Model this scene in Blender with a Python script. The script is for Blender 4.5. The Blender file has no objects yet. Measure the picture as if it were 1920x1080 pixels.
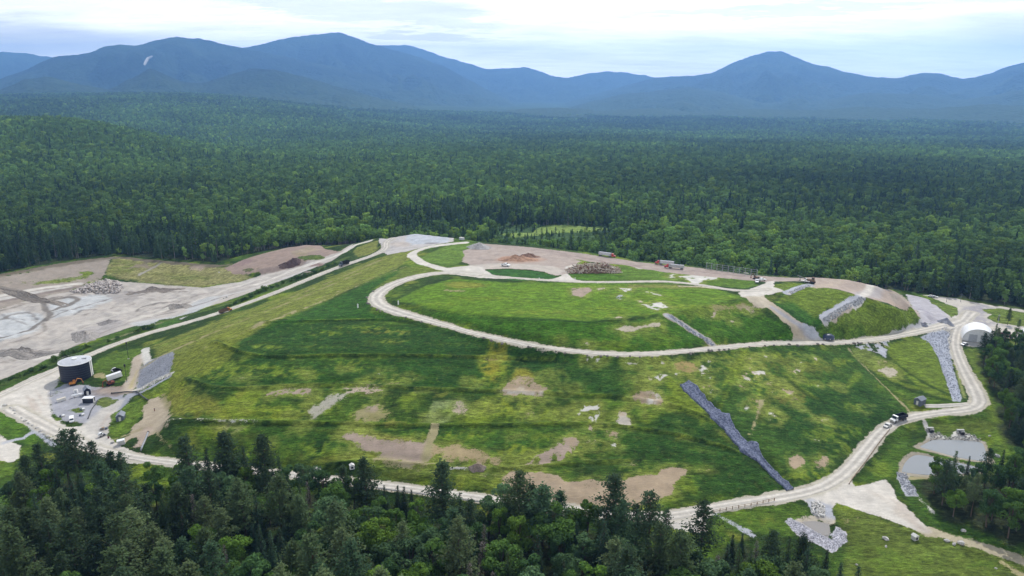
import bpy, bmesh, math, random
import numpy as np
from mathutils import Vector, Matrix
from mathutils.geometry import delaunay_2d_cdt

random.seed(7)
RNG = np.random.default_rng(7)
SC = bpy.context.scene
COL = SC.collection

# ------------------------------------------------------------------ camera model
IW, IH, FOC, CAMZ, HORIZON = 1920.0, 1080.0, 1371.0, 150.0, 165.0
PITCH = math.atan((540 - HORIZON) / FOC)
CP, SP = math.cos(PITCH), math.sin(PITCH)

def ray(px, py):
    x = (np.asarray(px, float) - 960) / FOC
    u = (540 - np.asarray(py, float)) / FOC
    return x, CP + SP * u, -SP + CP * u

def at(px, py, z):
    """world x, y where the sight line through a photo pixel meets height z"""
    dx, dy, dz = ray(px, py)
    t = (z - CAMZ) / dz
    return dx * t, dy * t

def project(x, y, z):
    zz = z - CAMZ
    f = y * CP - zz * SP
    u = y * SP + zz * CP
    return 960 + FOC * x / f, 540 - FOC * u / f

def sstep(a, b, x):
    t = np.clip((x - a) / (b - a), 0, 1)
    return t * t * (3 - 2 * t)

# ------------------------------------------------------------------ site grid
X0, X1, Y0, Y1, DX = -460.0, 440.0, 110.0, 700.0, 0.9
NX = int((X1 - X0) / DX) + 1
NY = int((Y1 - Y0) / DX) + 1
GX = X0 + np.arange(NX) * DX
GY = Y0 + np.arange(NY) * DX
MX, MY = np.meshgrid(GX, GY)

def upsample(a, ny, nx):
    h, w = a.shape
    yi = np.linspace(0, h - 1, ny); xi = np.linspace(0, w - 1, nx)
    y0 = np.clip(np.floor(yi).astype(int), 0, h - 2); x0 = np.clip(np.floor(xi).astype(int), 0, w - 2)
    fy = (yi - y0)[:, None]; fx = (xi - x0)[None, :]
    a00 = a[y0][:, x0]; a01 = a[y0][:, x0 + 1]; a10 = a[y0 + 1][:, x0]; a11 = a[y0 + 1][:, x0 + 1]
    return (a00 * (1 - fx) + a01 * fx) * (1 - fy) + (a10 * (1 - fx) + a11 * fx) * fy

def value_noise(shape_m, ext_x, ext_y, xs, ys, seed):
    """smooth value noise sampled at arrays xs, ys (metres), lattice shape_m metres"""
    r = np.random.default_rng(seed)
    n = 256
    lat = r.random((n, n)) * 2 - 1
    u = np.asarray(xs) / shape_m; v = np.asarray(ys) / (shape_m if ext_y is None else ext_y)
    i = np.floor(u).astype(int); j = np.floor(v).astype(int)
    fu = u - i; fv = v - j
    fu = fu * fu * (3 - 2 * fu); fv = fv * fv * (3 - 2 * fv)
    i0 = i % n; i1 = (i + 1) % n; j0 = j % n; j1 = (j + 1) % n
    return (lat[j0, i0] * (1 - fu) + lat[j0, i1] * fu) * (1 - fv) + (lat[j1, i0] * (1 - fu) + lat[j1, i1] * fu) * fv

def fbm(scale, xs, ys, seed, octv=3, gain=0.55):
    a, tot, out = 1.0, 0.0, 0.0
    for k in range(octv):
        s = scale / 2 ** k
        ca, sa = math.cos(0.7 * k + seed), math.sin(0.7 * k + seed)
        out = out + a * value_noise(s, None, None, xs * ca - ys * sa + 31.7 * k, xs * sa + ys * ca + 11.3 * k, seed * 13 + k)
        tot += a; a *= gain
    return out / tot

# ------------------------------------------------------------------ control lines (photo x, photo y, height)
ROAD_FRONT = [(20,765,0.3),(60,787,0),(110,812,0),(180,843,0),(250,858,0),(330,868,0),(420,878,0),(560,891,0),(700,908,0),(800,920,0),(900,934,0),(1000,948,0),(1100,960,0),(1200,968,0),(1262,968,0),(1340,952,0),(1450,935,0),(1520,922,0),(1560,905,0.2),(1592,880,0.6),(1622,845,1),(1652,808,1.8),(1682,790,2.2),(1725,778,3),(1780,772,3.6),(1818,768,4),(1838,757,4.1),(1833,738,4.3),(1814,705,4.7),(1797,670,5.4),(1790,645,6),(1795,620,7),(1808,600,8),(1822,585,8.5)]
ROAD_WEST = [(-160,815,0),(-80,775,0),(0,741,0.3),(60,713,1),(110,690,1.7),(160,668,3),(250,632,5),(350,605,8),(420,584,10),(500,555,13.5),(560,531,17),(620,506,20.5),(660,492,22.5),(700,479,25),(725,466,27.5),(722,455,29.5),(735,447,31.5)]
ROAD_TOP = [(900,516,35.5),(850,510,35),(800,514,34.3),(760,524,33.6),(725,538,33),(703,555,32.4),(708,570,32),(735,582,31.6),(800,600,30.8),(850,614,30),(900,628,29.2),(1000,648,28),(1060,656,27.4),(1120,663,26.8),(1190,664.5,26),(1260,661,24.8),(1330,654,23.4),(1400,647,21.6),(1450,643,20),(1520,643,17.8),(1600,641,15),(1660,634,12.8),(1720,622,10.8),(1770,611,9.4),(1808,600,8.4)]
ROAD_MID = [(850,510,35),(900,515,35.8),(950,520,36.4),(1000,524,37),(1060,527.5,37.4),(1100,529,37.4),(1160,529,37.4),(1220,527.5,37.4),(1260,528,37.3),(1320,535,37),(1370,544,36.8),(1415,546,36.6),(1440,542,36.6)]
TERRACE = [
 [(480,602,28.6),(560,601,29),(640,599,29.3),(720,597,29.6),(790,602,30)],
 [(395,636,22),(430,652,22.3),(470,664,22.6),(510,668,22.9),(580,666,23.3),(660,664,23.7),(760,665,23.9),(860,667,23.7),(960,669,23.2),(1040,672,22.7)],
 [(345,706,15),(375,718,15.6),(410,727,16),(470,726,16.4),(560,722,16.8),(660,721,17),(720,723,17),(800,728,16.8),(900,731,16.6),(1000,735,16.3),(1080,739,15.9),(1160,743,15.3),(1230,752,14.4),(1290,766,13),(1335,787,11.2)],
 [(310,786,8.6),(370,788,9.4),(450,789,10),(550,791,10.4),(640,793,10.5),(720,795,10.5),(800,796,10.5),(900,797,10.5),(1000,795,10.5),(1080,793,10.3),(1150,797,9.8),(1220,805,9),(1290,817,7.9),(1350,834,6.6),(1395,850,5.4)],
 [(560,872,3.2),(620,869,3.8),(690,862,4.2),(760,868,4),(830,876,3.8),(940,880,3.8),(1010,874,4),(1080,868,4.1),(1150,864,4.2),(1200,862,4.2)],
]
CHANNEL = [(1282,732,14.2),(1300,743,13.3),(1320,757,12.3),(1345,779,10.8),(1365,800,9),(1385,826,7),(1402,840,5.8),(1425,862,4),(1455,893,1.6),(1482,918,0.3)]
CTRL = [ROAD_FRONT, ROAD_WEST, ROAD_TOP, ROAD_MID] + TERRACE + [
 [(300,845,0.8),(420,862,0.8),(560,880,0.8),(700,897,0.8)],
 # summit flat and its rim
 [(742,560,33.4),(780,566,34.4),(850,580,35.2),(960,595,36),(1040,602,36.2),(1100,603,36.2),(1180,598,36.2),(1250,588,36.3),(1320,575,36.5),(1385,562,36.7),(1420,556,36.7)],
 [(800,535,35),(900,540,36.3),(1050,550,37.2),(1200,550,37.4),(1330,552,37)],
 [(770,482,33.8),(800,496,34.2),(850,508,35)],
 # crest at the back
 [(735,446,32),(780,438.5,33.2),(850,446.5,34.6),(900,453,35.6),(1000,461,36.6),(1100,473,37.2),(1200,489.5,37),(1300,498,36.6),(1400,512.5,36.2),(1470,518,36.2),(1530,520,36.3),(1580,523,35.6),(1640,534,33),(1680,549,28.5),(1705,568,23.5),(1720,588,17.5)],
 [(900,470,36),(1000,490,37),(1120,505,37.3),(1250,513,37),(1350,524,36.8),(1440,530,36.6),(1510,530,36.4)],
 [(1440,548,36.4),(1490,545,36.2),(1540,541,35.9),(1590,548,34.6),(1640,564,30.5),(1690,581,24.5),(1725,597,17.5)],
 [(1420,560,36.4),(1440,580,33.2),(1465,598,29.2),(1495,618,24.4),(1522,640,18.2)],
 [(1450,566,34.8),(1480,587,30.8),(1510,603,27),(1545,625,21),(1560,636,17.6)],
 [(1520,628,20.4),(1545,598,27.5),(1600,567,31.2)],
 [(1560,637,17),(1620,634,15.3),(1680,623,13),(1724,609,11.6)],
 [(1727,607,11.5),(1735,595,12),(1740,580,12)],
 # west flank
 [(330,660,14),(400,640,19),(470,612,24.5),(560,578,27.5),(640,550,30),(700,530,32.6),(760,500,33.4)],
 [(300,720,8),(310,765,6.5),(300,800,4),(280,830,1.6)],
 [(335,665,13),(322,690,10.6),(300,712,8)],
 # tank yard
 [(95,700,1.2),(120,720,0.9),(180,715,1.4),(240,710,2.4),(262,735,2.2)],
 [(90,740,0.5),(130,765,0.4),(200,765,0.8),(240,775,0.9)],
 [(110,790,0.2),(180,815,0.2),(240,830,0.3)],
 # east flank
 [(1590,655,13.6),(1640,700,8.2),(1690,755,4.4),(1712,772,3.4)],
 [(1660,650,11.4),(1700,700,7.6),(1760,745,5.2),(1785,756,4.6)],
 [(1738,640,9.4),(1752,690,7.2),(1775,735,5.4),(1800,756,4.4)],
 [(1560,900,0.6),(1600,850,2),(1640,800,3.2),(1680,772,4)],
 # south of the road and beyond the frame
 [(-200,960,-3),(0,905,-2.5),(150,915,-2.5),(400,930,-3),(700,960,-3),(1000,1010,-3),(1250,1030,-3)],
 [(-300,1250,-4.5),(300,1250,-4.5),(960,1270,-4.5),(1500,1250,-4.5),(2200,1260,-5)],
 [(-100,870,-2),(30,860,-1.6),(50,830,-1),(80,838,-1)],
 [(1400,1000,-1.5),(1480,1020,-2.2),(1560,1040,-2.4),(1620,1010,-1.6),(1700,1010,-1.8),(1800,1040,-2.6),(1920,1090,-3.4),(2100,1180,-4)],
 [(1700,1080,-2.6),(1800,1120,-3.2)],
 [(1620,905,-0.2),(1680,915,-0.4),(1740,990,-1.2),(1830,1015,-1.8),(1930,1055,-2.6)],
 [(1640,850,0),(1660,905,-0.4)],
 [(1690,830,-0.2),(1720,800,0.8),(1780,785,1.6),(1840,800,1.8),(1880,840,0.6),(1900,880,-0.4),(2000,930,-1)],
 [(1850,740,4),(1880,780,3),(1900,840,1),(2100,900,0)],
 [(1820,660,5.6),(1850,690,5.2),(1900,650,6.8),(2100,700,5)],
 # the yard to the east
 [(1740,580,8.4),(1785,590,8.6),(1850,590,8.6),(1920,605,8.6),(2100,640,8.6)],
 [(1720,556,8.4),(1780,562,8.4),(1850,575,8.3),(1920,588,8.2),(2100,625,8)],
 [(1850,625,8.2),(1920,640,8),(2050,670,7)],
 # the pit to the west
 [(-150,740,-1),(0,712,-0.2),(60,690,0.4),(130,655,1.6),(200,632,2.6),(260,612,3.6),(330,597,5.5),(420,569,8)],
 [(-150,720,-6),(0,693,-5.5),(60,672,-4.5),(130,640,-3.5),(190,618,-2.5),(260,597,-1),(350,578,1.5),(440,552,5),(520,526,10),(600,497,16),(640,480,19.5),(670,460,23)],
 [(-150,680,-8),(0,655,-8),(100,630,-8),(200,600,-7.6),(330,570,-5.4),(430,542,-1.5),(500,523,3.4),(560,505,9),(610,487,14.5),(645,466,19)],
 [(-200,610,-9),(0,600,-9),(100,585,-9),(220,565,-8.5),(330,555,-7)],
 [(-200,620,-7),(0,580,-7),(60,562,-6.8),(130,548,-6.6),(210,528,-6.5),(300,535,-6.3),(380,540,-4.4),(450,530,-0.5),(520,510,5.5),(570,497,9.5)],
 [(-250,560,4),(-60,528,4),(0,514,4),(60,504,4.4),(110,494,4.6),(215,480,4.6),(260,487,4.4),(330,492,4.2),(400,500,4.4),(430,496,5.2)],
 [(430,497,6),(465,485,9.5),(520,470,13.5),(573,459,16.8),(610,468,16.8),(640,473,17.5)],
 [(440,512,3.5),(480,506,6.5),(540,494,10.5),(600,480,15.4)],
 [(660,480,20.5),(668,470,22.5),(690,455,25),(706,450,27.6)],
 [(652,466,20),(664,458,21.5),(690,449,22.5),(712,447,29)],
]

def dens(line, step=0.7):
    """photo polyline -> world samples x, y, z"""
    out = []
    P = [tuple(float(v) for v in at(a, b, c)) + (c,) for a, b, c in line]
    for (xa, ya, za), (xb, yb, zb) in zip(P, P[1:]):
        n = max(2, int(math.hypot(xb - xa, yb - ya) / step))
        for k in range(n):
            t = k / n
            out.append((xa + (xb - xa) * t, ya + (yb - ya) * t, za + (zb - za) * t))
    out.append(P[-1])
    return np.array(out)

def smooth_line(P, step=1.5, it=3):
    """Chaikin then resample; P is (n,2 or 3) world array"""
    P = np.asarray(P, float)
    for _ in range(it):
        A = P[:-1] * 0.75 + P[1:] * 0.25; B = P[:-1] * 0.25 + P[1:] * 0.75
        Q = np.empty((2 * len(A), P.shape[1])); Q[0::2] = A; Q[1::2] = B
        P = np.vstack([P[:1], Q, P[-1:]])
    s = np.concatenate([[0], np.cumsum(np.hypot(*(np.diff(P[:, :2], axis=0).T)))])
    n = max(3, int(s[-1] / step))
    u = np.linspace(0, s[-1], n)
    return np.stack([np.interp(u, s, P[:, k]) for k in range(P.shape[1])], 1)

# back slope: from the crest outwards down to the forest floor
_crest = dens([l for l in CTRL if l[0] == (735,446,32)][0], 2.0)
_back = []
for x, y, z in _crest[::2]:
    nx_, ny_ = 0.5, 0.866
    run = min(2.6 * (z - 3), 90)
    if x > 175: nx_, ny_ = 0.85, 0.53; run = 2.1 * max(0, z - 9)
    _back.append((x + nx_ * run, y + ny_ * run, 3.0 if x < 175 else 8.6))
BACK = np.array(_back)
_far = np.array([(x, Y1 - 2, 3.0) for x in np.arange(X0, X1, 3)] + [(X0 + 2, y, -2) for y in np.arange(Y0, 420, 3)])

def membrane():
    dx = 1.8
    nx, ny = int((X1 - X0) / dx) + 1, int((Y1 - Y0) / dx) + 1
    S = np.zeros((ny, nx)); C = np.zeros((ny, nx))
    for arr in [dens(l) for l in CTRL] + [BACK, _far]:
        i = np.round((arr[:, 0] - X0) / dx).astype(int); j = np.round((arr[:, 1] - Y0) / dx).astype(int)
        ok = (i >= 0) & (i < nx) & (j >= 0) & (j < ny)
        np.add.at(S, (j[ok], i[ok]), arr[ok, 2]); np.add.at(C, (j[ok], i[ok]), 1)
    levels = [(S, C)]
    while min(levels[-1][0].shape) > 12:
        s, c = levels[-1]
        h, w = (s.shape[0] + 1) // 2, (s.shape[1] + 1) // 2
        sp = np.zeros((h * 2, w * 2)); cp = np.zeros((h * 2, w * 2))
        m = np.where(c > 0, s / np.maximum(c, 1), 0); k = (c > 0).astype(float)
        sp[:s.shape[0], :s.shape[1]] = m; cp[:s.shape[0], :s.shape[1]] = k
        levels.append((sp.reshape(h, 2, w, 2).sum((1, 3)), cp.reshape(h, 2, w, 2).sum((1, 3))))
    H = None
    for li, (s, c) in enumerate(reversed(levels)):
        fix = c > 0; val = np.where(fix, s / np.maximum(c, 1), 0)
        H = np.full(s.shape, val[fix].mean()) if H is None else upsample(H, *s.shape)
        H[fix] = val[fix]
        for _ in range(400 if s.size < 30000 else 160):
            p = np.pad(H, 1, mode='edge')
            H = 0.25 * (p[:-2, 1:-1] + p[2:, 1:-1] + p[1:-1, :-2] + p[1:-1, 2:])
            H[fix] = val[fix]
    for _ in range(2):
        p = np.pad(H, 1, mode='edge')
        H = 0.5 * H + 0.125 * (p[:-2, 1:-1] + p[2:, 1:-1] + p[1:-1, :-2] + p[1:-1, 2:])
    return upsample(H, NY, NX)

HG = membrane()

def Hs(x, y):
    """bilinear height of the site grid"""
    u = np.clip((np.asarray(x, float) - X0) / DX, 0, NX - 1.001); v = np.clip((np.asarray(y, float) - Y0) / DX, 0, NY - 1.001)
    i = u.astype(int); j = v.astype(int); fu = u - i; fv = v - j
    return (HG[j, i] * (1 - fu) + HG[j, i + 1] * fu) * (1 - fv) + (HG[j + 1, i] * (1 - fu) + HG[j + 1, i + 1] * fu) * fv

def hit(px, py):
    """world points where sight lines through photo pixels meet the site ground: arrays (n,3)"""
    px = np.atleast_1d(np.asarray(px, float)); py = np.atleast_1d(np.asarray(py, float))
    dx, dy, dz = ray(px, py)
    y = np.full(px.shape, 130.0); done = np.zeros(px.shape, bool); res = np.zeros((len(px), 3))
    prev = None
    for yy in np.arange(Y0 + 1, Y1 + 120, 0.8):
        t = yy / dy; x = dx * t; z = CAMZ + dz * t
        g = z - Hs(x, np.full_like(x, yy))
        new = (g <= 0) & ~done
        if new.any():
            if prev is None: f = np.zeros(px.shape)
            else: f = np.clip(g / np.where(np.abs(g - prev) < 1e-6, 1e-6, g - prev), 0, 1)
            yh = yy - 0.8 * f; t2 = yh / dy
            res[new, 0] = (dx * t2)[new]; res[new, 1] = yh[new]; done |= new
        prev = g
        if done.all(): break
    t2 = (Y1 - 5) / dy
    res[~done, 0] = (dx * t2)[~done]; res[~done, 1] = Y1 - 5
    res[:, 2] = Hs(res[:, 0], res[:, 1])
    return res

def hp(px, py):
    r = hit([px], [py])[0]
    return float(r[0]), float(r[1]), float(r[2])

def hline(pts):
    a = np.array(pts, float)
    return hit(a[:, 0], a[:, 1])

def box_idx(P, margin):
    x0, y0 = P[:, 0].min() - margin, P[:, 1].min() - margin; x1, y1 = P[:, 0].max() + margin, P[:, 1].max() + margin
    i0 = max(0, int((x0 - X0) / DX)); i1 = min(NX, int((x1 - X0) / DX) + 2)
    j0 = max(0, int((y0 - Y0) / DX)); j1 = min(NY, int((y1 - Y0) / DX) + 2)
    return slice(j0, max(j0 + 1, j1)), slice(i0, max(i0 + 1, i1))

def line_dist(P, xs, ys):
    """distance to polyline, and z (or position) along it; P (n,>=2)"""
    best = np.full(xs.shape, 1e9); bt = np.zeros(xs.shape)
    for k in range(len(P) - 1):
        ax, ay = P[k, 0], P[k, 1]; bx, by = P[k + 1, 0] - ax, P[k + 1, 1] - ay
        L2 = bx * bx + by * by + 1e-9
        t = np.clip(((xs - ax) * bx + (ys - ay) * by) / L2, 0, 1)
        d = np.hypot(xs - ax - bx * t, ys - ay - by * t)
        m = d < best
        best = np.where(m, d, best); bt = np.where(m, k + t, bt)
    return best, bt

def poly_sd(P, xs, ys):
    """signed distance to polygon (negative inside)"""
    n = len(P); inside = np.zeros(xs.shape, bool)
    Q = np.vstack([P[:, :2], P[:1, :2]])
    d, _ = line_dist(Q, xs, ys)
    for k in range(n):
        xa, ya = Q[k]; xb, yb = Q[k + 1]
        c = ((ya > ys) != (yb > ys))
        with np.errstate(divide='ignore', invalid='ignore'):
            xi = (xb - xa) * (ys - ya) / (yb - ya if yb != ya else 1e-9) + xa
        inside ^= c & (xs < xi)
    return np.where(inside, -d, d)

N1 = fbm(4.0, MX, MY, 3, 3)
N2 = fbm(13.0, MX, MY, 5, 4)
N3 = fbm(45.0, MX, MY, 9, 3)
NS = fbm(2.2, MX, MY, 21, 2)

# road beds: flatten the ground across each road
ROADS = {}
def road_bed(key, pts, half, blend=4.5, step=1.5):
    W = smooth_line(np.array([tuple(float(v) for v in at(a, b, c)) + (c,) for a, b, c in pts]), step)
    ROADS[key] = (W, half)
    Pd = W[::3] if len(W) > 12 else W
    sj, si = box_idx(W, float(np.max(half)) + blend + 2)
    d, t = line_dist(Pd, MX[sj, si], MY[sj, si])
    zc = np.interp(t, np.arange(len(Pd)), Pd[:, 2])
    hw = half if np.isscalar(half) else np.interp(t, np.linspace(0, len(Pd) - 1, len(half)), half)
    m = 1 - sstep(0.0, blend, d - hw)
    HG[sj, si] = HG[sj, si] * (1 - m) + zc * m

road_bed('mid', ROAD_MID, 1.9)
road_bed('west', ROAD_WEST, 2.5)
road_bed('top', ROAD_TOP, [3.4,3.4,3.5,3.7,4.2,4.6,4.2,3.0,2.5,2.4,2.3,2.3,2.3,2.3,2.3,2.4,2.4,2.4,2.5,2.7,3.0,3.3,3.6,4.0,4.5])
road_bed('front', ROAD_FRONT, [4.2,4.2,3.6,3.4,2.8,2.7,2.6,2.6,2.6,2.6,2.6,2.6,2.6,2.8,3.4,2.9,2.8,2.8,3.2,3.0,3.0,2.9,2.8,2.8,3.0,3.4,3.9,3.6,3.0,2.8,2.8,3.0,3.4,4.4])
# terraces: a low berm in front, a shallow swale behind
for ti, L in enumerate(TERRACE):
    W = smooth_line(np.array([tuple(float(v) for v in at(a, b, c)) + (c,) for a, b, c in L]), 2.0, 2)
    sj, si = box_idx(W, 9)
    xs, ys = MX[sj, si], MY[sj, si]
    d, t = line_dist(W, xs, ys)
    k = np.clip(t.astype(int), 0, len(W) - 2)
    side = np.sign((W[k + 1, 0] - W[k, 0]) * (ys - W[k, 1]) - (W[k + 1, 1] - W[k, 1]) * (xs - W[k, 0]))
    sd = d * side + 0.35 * N2[sj, si]                # + is uphill
    ends = sstep(0, 4, t) * (1 - sstep(len(W) - 5, len(W) - 1, t))
    amp = (1.0 if ti not in (0,) else 0.5) * ends * (0.9 + 0.35 * N3[sj, si])
    HG[sj, si] += amp * (1.0 * np.exp(-(sd / .95) ** 2) - 0.6 * np.exp(-((sd - 2.8) / 1.7) ** 2) - 0.4 * np.exp(-((sd + 2.0) / .9) ** 2))
# the lined channel is a trough
W = smooth_line(np.array([tuple(float(v) for v in at(a, b, c)) + (c,) for a, b, c in CHANNEL]), 1.5, 2)
CHW = W
sj, si = box_idx(W, 8)
d, t = line_dist(W, MX[sj, si], MY[sj, si])
zc = np.interp(t, np.arange(len(W)), W[:, 2])
m = (1 - sstep(2.0, 5.5, d)) * sstep(0, 9, t) * (1 - sstep(len(W) - 5, len(W) - 1, t))
HG[sj, si] = HG[sj, si] * (1 - m) + (zc - 0.3) * m
# gentle roughness everywhere off the roads
_rd = np.full(MX.shape, 30.0)
for W, half in ROADS.values():
    h = half if np.isscalar(half) else max(half)
    sj, si = box_idx(W, 14)
    dd, _ = line_dist(W[::4], MX[sj, si], MY[sj, si])
    _rd[sj, si] = np.minimum(_rd[sj, si], dd - h)
ROADD = _rd
HG += sstep(0.5, 6, ROADD) * (0.12 * N1 + 0.30 * N2)
# pits and ridges left by digging, west of the haul road
_pit = hline([(-150,740),(0,705),(60,682),(130,648),(200,622),(260,602),(330,587),(420,560),(500,530),(560,508),(520,507),(450,528),(380,539),(300,533),(210,526),(130,546),(60,560),(0,580),(-150,610)])
_sj, _si = box_idx(_pit, 4)
_m = 1 - sstep(-14, 0, poly_sd(_pit, MX[_sj, _si], MY[_sj, _si]))
_q = fbm(26, MX[_sj, _si], MY[_sj, _si], 71, 4)
HG[_sj, _si] += _m * (4.2 * (np.abs(_q) - .18) + .8 * N1[_sj, _si] * np.abs(_q))
# ------------------------------------------------------------------ ground cover (what grows or lies where), per vertex
G_DARK=(.030,.064,.012); G_DEEP=(.024,.056,.009); G_MID=(.064,.112,.015); G_LIME=(.155,.190,.022); G_YEL=(.20,.195,.038); OLIVE=(.095,.112,.022)
DRY=(.26,.235,.10); STRAW=(.33,.29,.15); OCHRE=(.23,.19,.025); SOIL=(.37,.285,.19); SOILP=(.36,.28,.22); SAND=(.47,.41,.31)
GRAVEL=(.52,.48,.41); LGRAV=(.58,.54,.47); GREY=(.30,.31,.34); LGREY=(.40,.41,.44); PALE=(.56,.54,.48); CHALK=(.465,.475,.465); CLAY=(.42,.24,.15); DUST=(.42,.33,.26); DIRT=(.20,.15,.115)
def mixc(a, b, t): return tuple(x * (1 - t) + y * t for x, y in zip(a, b))

def lerp3(A, c, m):
    A += (np.array(c)[None, None, :] - A) * m[..., None]

t1 = sstep(-0.25, 0.45, N3 + 0.5 * N2)
COV = np.empty((NY, NX, 3)); COV[:] = G_DARK
lerp3(COV, G_MID, t1)
lerp3(COV, G_LIME, 0.75 * sstep(0.18, 0.55, 0.7 * fbm(28, MX, MY, 14, 3) + 0.6 * N2))
lerp3(COV, G_YEL, 0.5 * sstep(0.38, 0.62, fbm(17, MX, MY, 15, 3) + 0.25 * N1))
BARE = np.empty((NY, NX, 3)); BARE[:] = SOIL
BM_ = np.zeros((NY, NX))

def W_(pts): return hline(pts)

RIM = [0]; RIMC = (.175, .195, .045)
def _is_bare(c): return c[1] < 1.12 * c[0] and c[2] > .42 * c[1]
def _apply(sj, si, m, color, veg):
    """living cover goes into COV, bare ground into BARE with its share in BM_; the material frays the edge between them"""
    if veg is None: bare = _is_bare(color)
    else: bare = veg < .5
    if bare:
        b0 = BM_[sj, si]
        lerp3(BARE[sj, si], color, np.where(b0 < .12, np.clip(4 * m, 0, 1), np.clip(m * 1.15, 0, 1)))
        BM_[sj, si] = b0 + (1 - b0) * m
    else:
        lerp3(COV[sj, si], color, m)
        BM_[sj, si] *= 1 - np.clip(m, 0, 1) * (1.0 if veg is not None else .35)

def blob(pts, color, op=1.0, edge=1.6, rough=1.0, veg=None, brk=None):
    P = W_(pts)
    sj, si = box_idx(P, 5 + 3 * rough)
    sd = poly_sd(P, MX[sj, si], MY[sj, si])
    sd = sd + rough * (1.7 * N1[sj, si] + 1.6 * N2[sj, si] + 1.0 * NS[sj, si])
    m = op * (1 - sstep(-edge, edge, sd))
    if brk is not None: m = m * sstep(brk - 0.22, brk + 0.22, 0.75 * N1[sj, si] + 0.55 * NS[sj, si] + 0.35 * N2[sj, si])
    bare = _is_bare(color) if veg is None else veg < .5
    if bare and RIM[0]:
        rim = RIM[0] * op * (1 - sstep(0, 4.5, sd - .5 + 2.2 * N2[sj, si])) * sstep(-.5, .35, N1[sj, si] + .8 * N3[sj, si] + .3)
        lerp3(COV[sj, si], RIMC, rim)
        m = m * (.74 + .26 * sstep(-.30, .35, .8 * N1[sj, si] + .6 * NS[sj, si] + .5 * N2[sj, si] + .15 * sstep(0, -6, sd)))
    _apply(sj, si, m, color, veg)

def ell(cx, cy, rx, ry, color, op=1.0, edge=2.0, rough=1.6, veg=None, brk=None, rot=0):
    c, s = math.cos(math.radians(rot)), math.sin(math.radians(rot))
    pts = []
    for k in range(18):
        a = k * math.tau / 18; u, v = rx * math.cos(a), ry * math.sin(a)
        pts.append((cx + u * c - v * s, cy + u * s + v * c))
    blob(pts, color, op, edge, rough, veg, brk)

def strip(pts, width, color, op=1.0, edge=1.0, rough=0.4, veg=None, brk=None, smooth=True):
    P = W_(pts)
    if smooth and len(P) > 2: P = smooth_line(P, 2.5, 2)
    sj, si = box_idx(P, width + 4 + rough * 3)
    d, t = line_dist(P, MX[sj, si], MY[sj, si])
    d = d + rough * (1.5 * N1[sj, si] + 0.8 * N2[sj, si])
    m = op * (1 - sstep(width / 2 - edge, width / 2 + edge, d))
    if brk is not None: m = m * sstep(brk - 0.25, brk + 0.25, N1[sj, si] + 0.4 * NS[sj, si])
    _apply(sj, si, m, color, veg)

# --- grass regions
TOPG=(.100,.172,.014); DEEPG=(.046,.114,.011)
blob([(745,562),(800,535),(850,522),(950,530),(1200,532),(1330,538),(1390,556),(1340,575),(1250,590),(1100,603),(960,597),(840,585)], TOPG, .85, 2, 1)
for cx,cy,rx,ry,op in [(900,560,60,5,.7),(1010,585,70,6,.7),(1140,580,50,5,.7),(1250,560,50,4,.5),(1350,560,40,5,.5),(830,570,30,4,.5),(980,545,50,3,.4),(1080,592,60,4,.6),(1180,590,50,5,.6),(1290,575,50,5,.7)]:
    ell(cx,cy,rx,ry,G_LIME,op,3,3.5,brk=-.1)
ell(870,535,38,6,(.17,.165,.03),.8,3,2); ell(850,545,25,3,STRAW,.6,2,2)
ell(1050,588,25,8,OLIVE,.4,2,3,brk=0)
blob([(765,580),(860,592),(960,599),(1100,606),(1180,602),(1250,594),(1300,612),(1345,642),(1260,657),(1180,660),(1100,655),(1000,640),(900,616),(820,594)], DEEPG, .9, 1.5, .8)
blob([(960,594),(1100,603),(1180,599),(1180,601),(1100,606),(960,598)], (.02,.07,.008), .8, 1, .3)
blob([(1255,592),(1330,580),(1400,566),(1440,595),(1500,640),(1420,640),(1345,643)], DEEPG, .85, 1.5, .8)
blob([(1250,590),(1320,572),(1400,562),(1440,580),(1400,582),(1340,590),(1290,598)], (.11,.15,.02), .75, 2, 2)
blob([(1330,575),(1400,565),(1405,575),(1360,582)], DRY, .6, 2, 2)
ell(1150,645,30,6,G_LIME,.5,3,3); ell(1060,640,60,8,G_MID,.6,3,3); ell(1240,635,40,8,G_LIME,.35,3,3)
# back meadow of the summit
blob([(1065,500),(1120,508),(1170,495),(1250,503),(1330,513),(1410,522),(1420,535),(1390,541),(1300,531),(1220,524),(1100,526),(1070,522)], (.085,.145,.02), .9, 1.5, 1)
blob([(1065,512),(1120,510),(1180,518),(1150,526),(1080,526)], DEEPG, .7, 2, 1)
blob([(900,507),(960,505),(1010,509),(1045,519),(1030,527),(960,526),(925,518)], (.03,.10,.02), .95, 1.2, .5)
blob([(785,487),(805,475),(840,460),(890,456),(893,470),(868,488),(850,497),(815,493)], (.105,.165,.03), .9, 1.5, .8)
ell(862,502,16,3,OLIVE,.8,1.2,.5)
blob([(1065,493),(1140,499),(1110,503),(1068,502)], (.085,.145,.02), .8, 1.5,.6)
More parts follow.
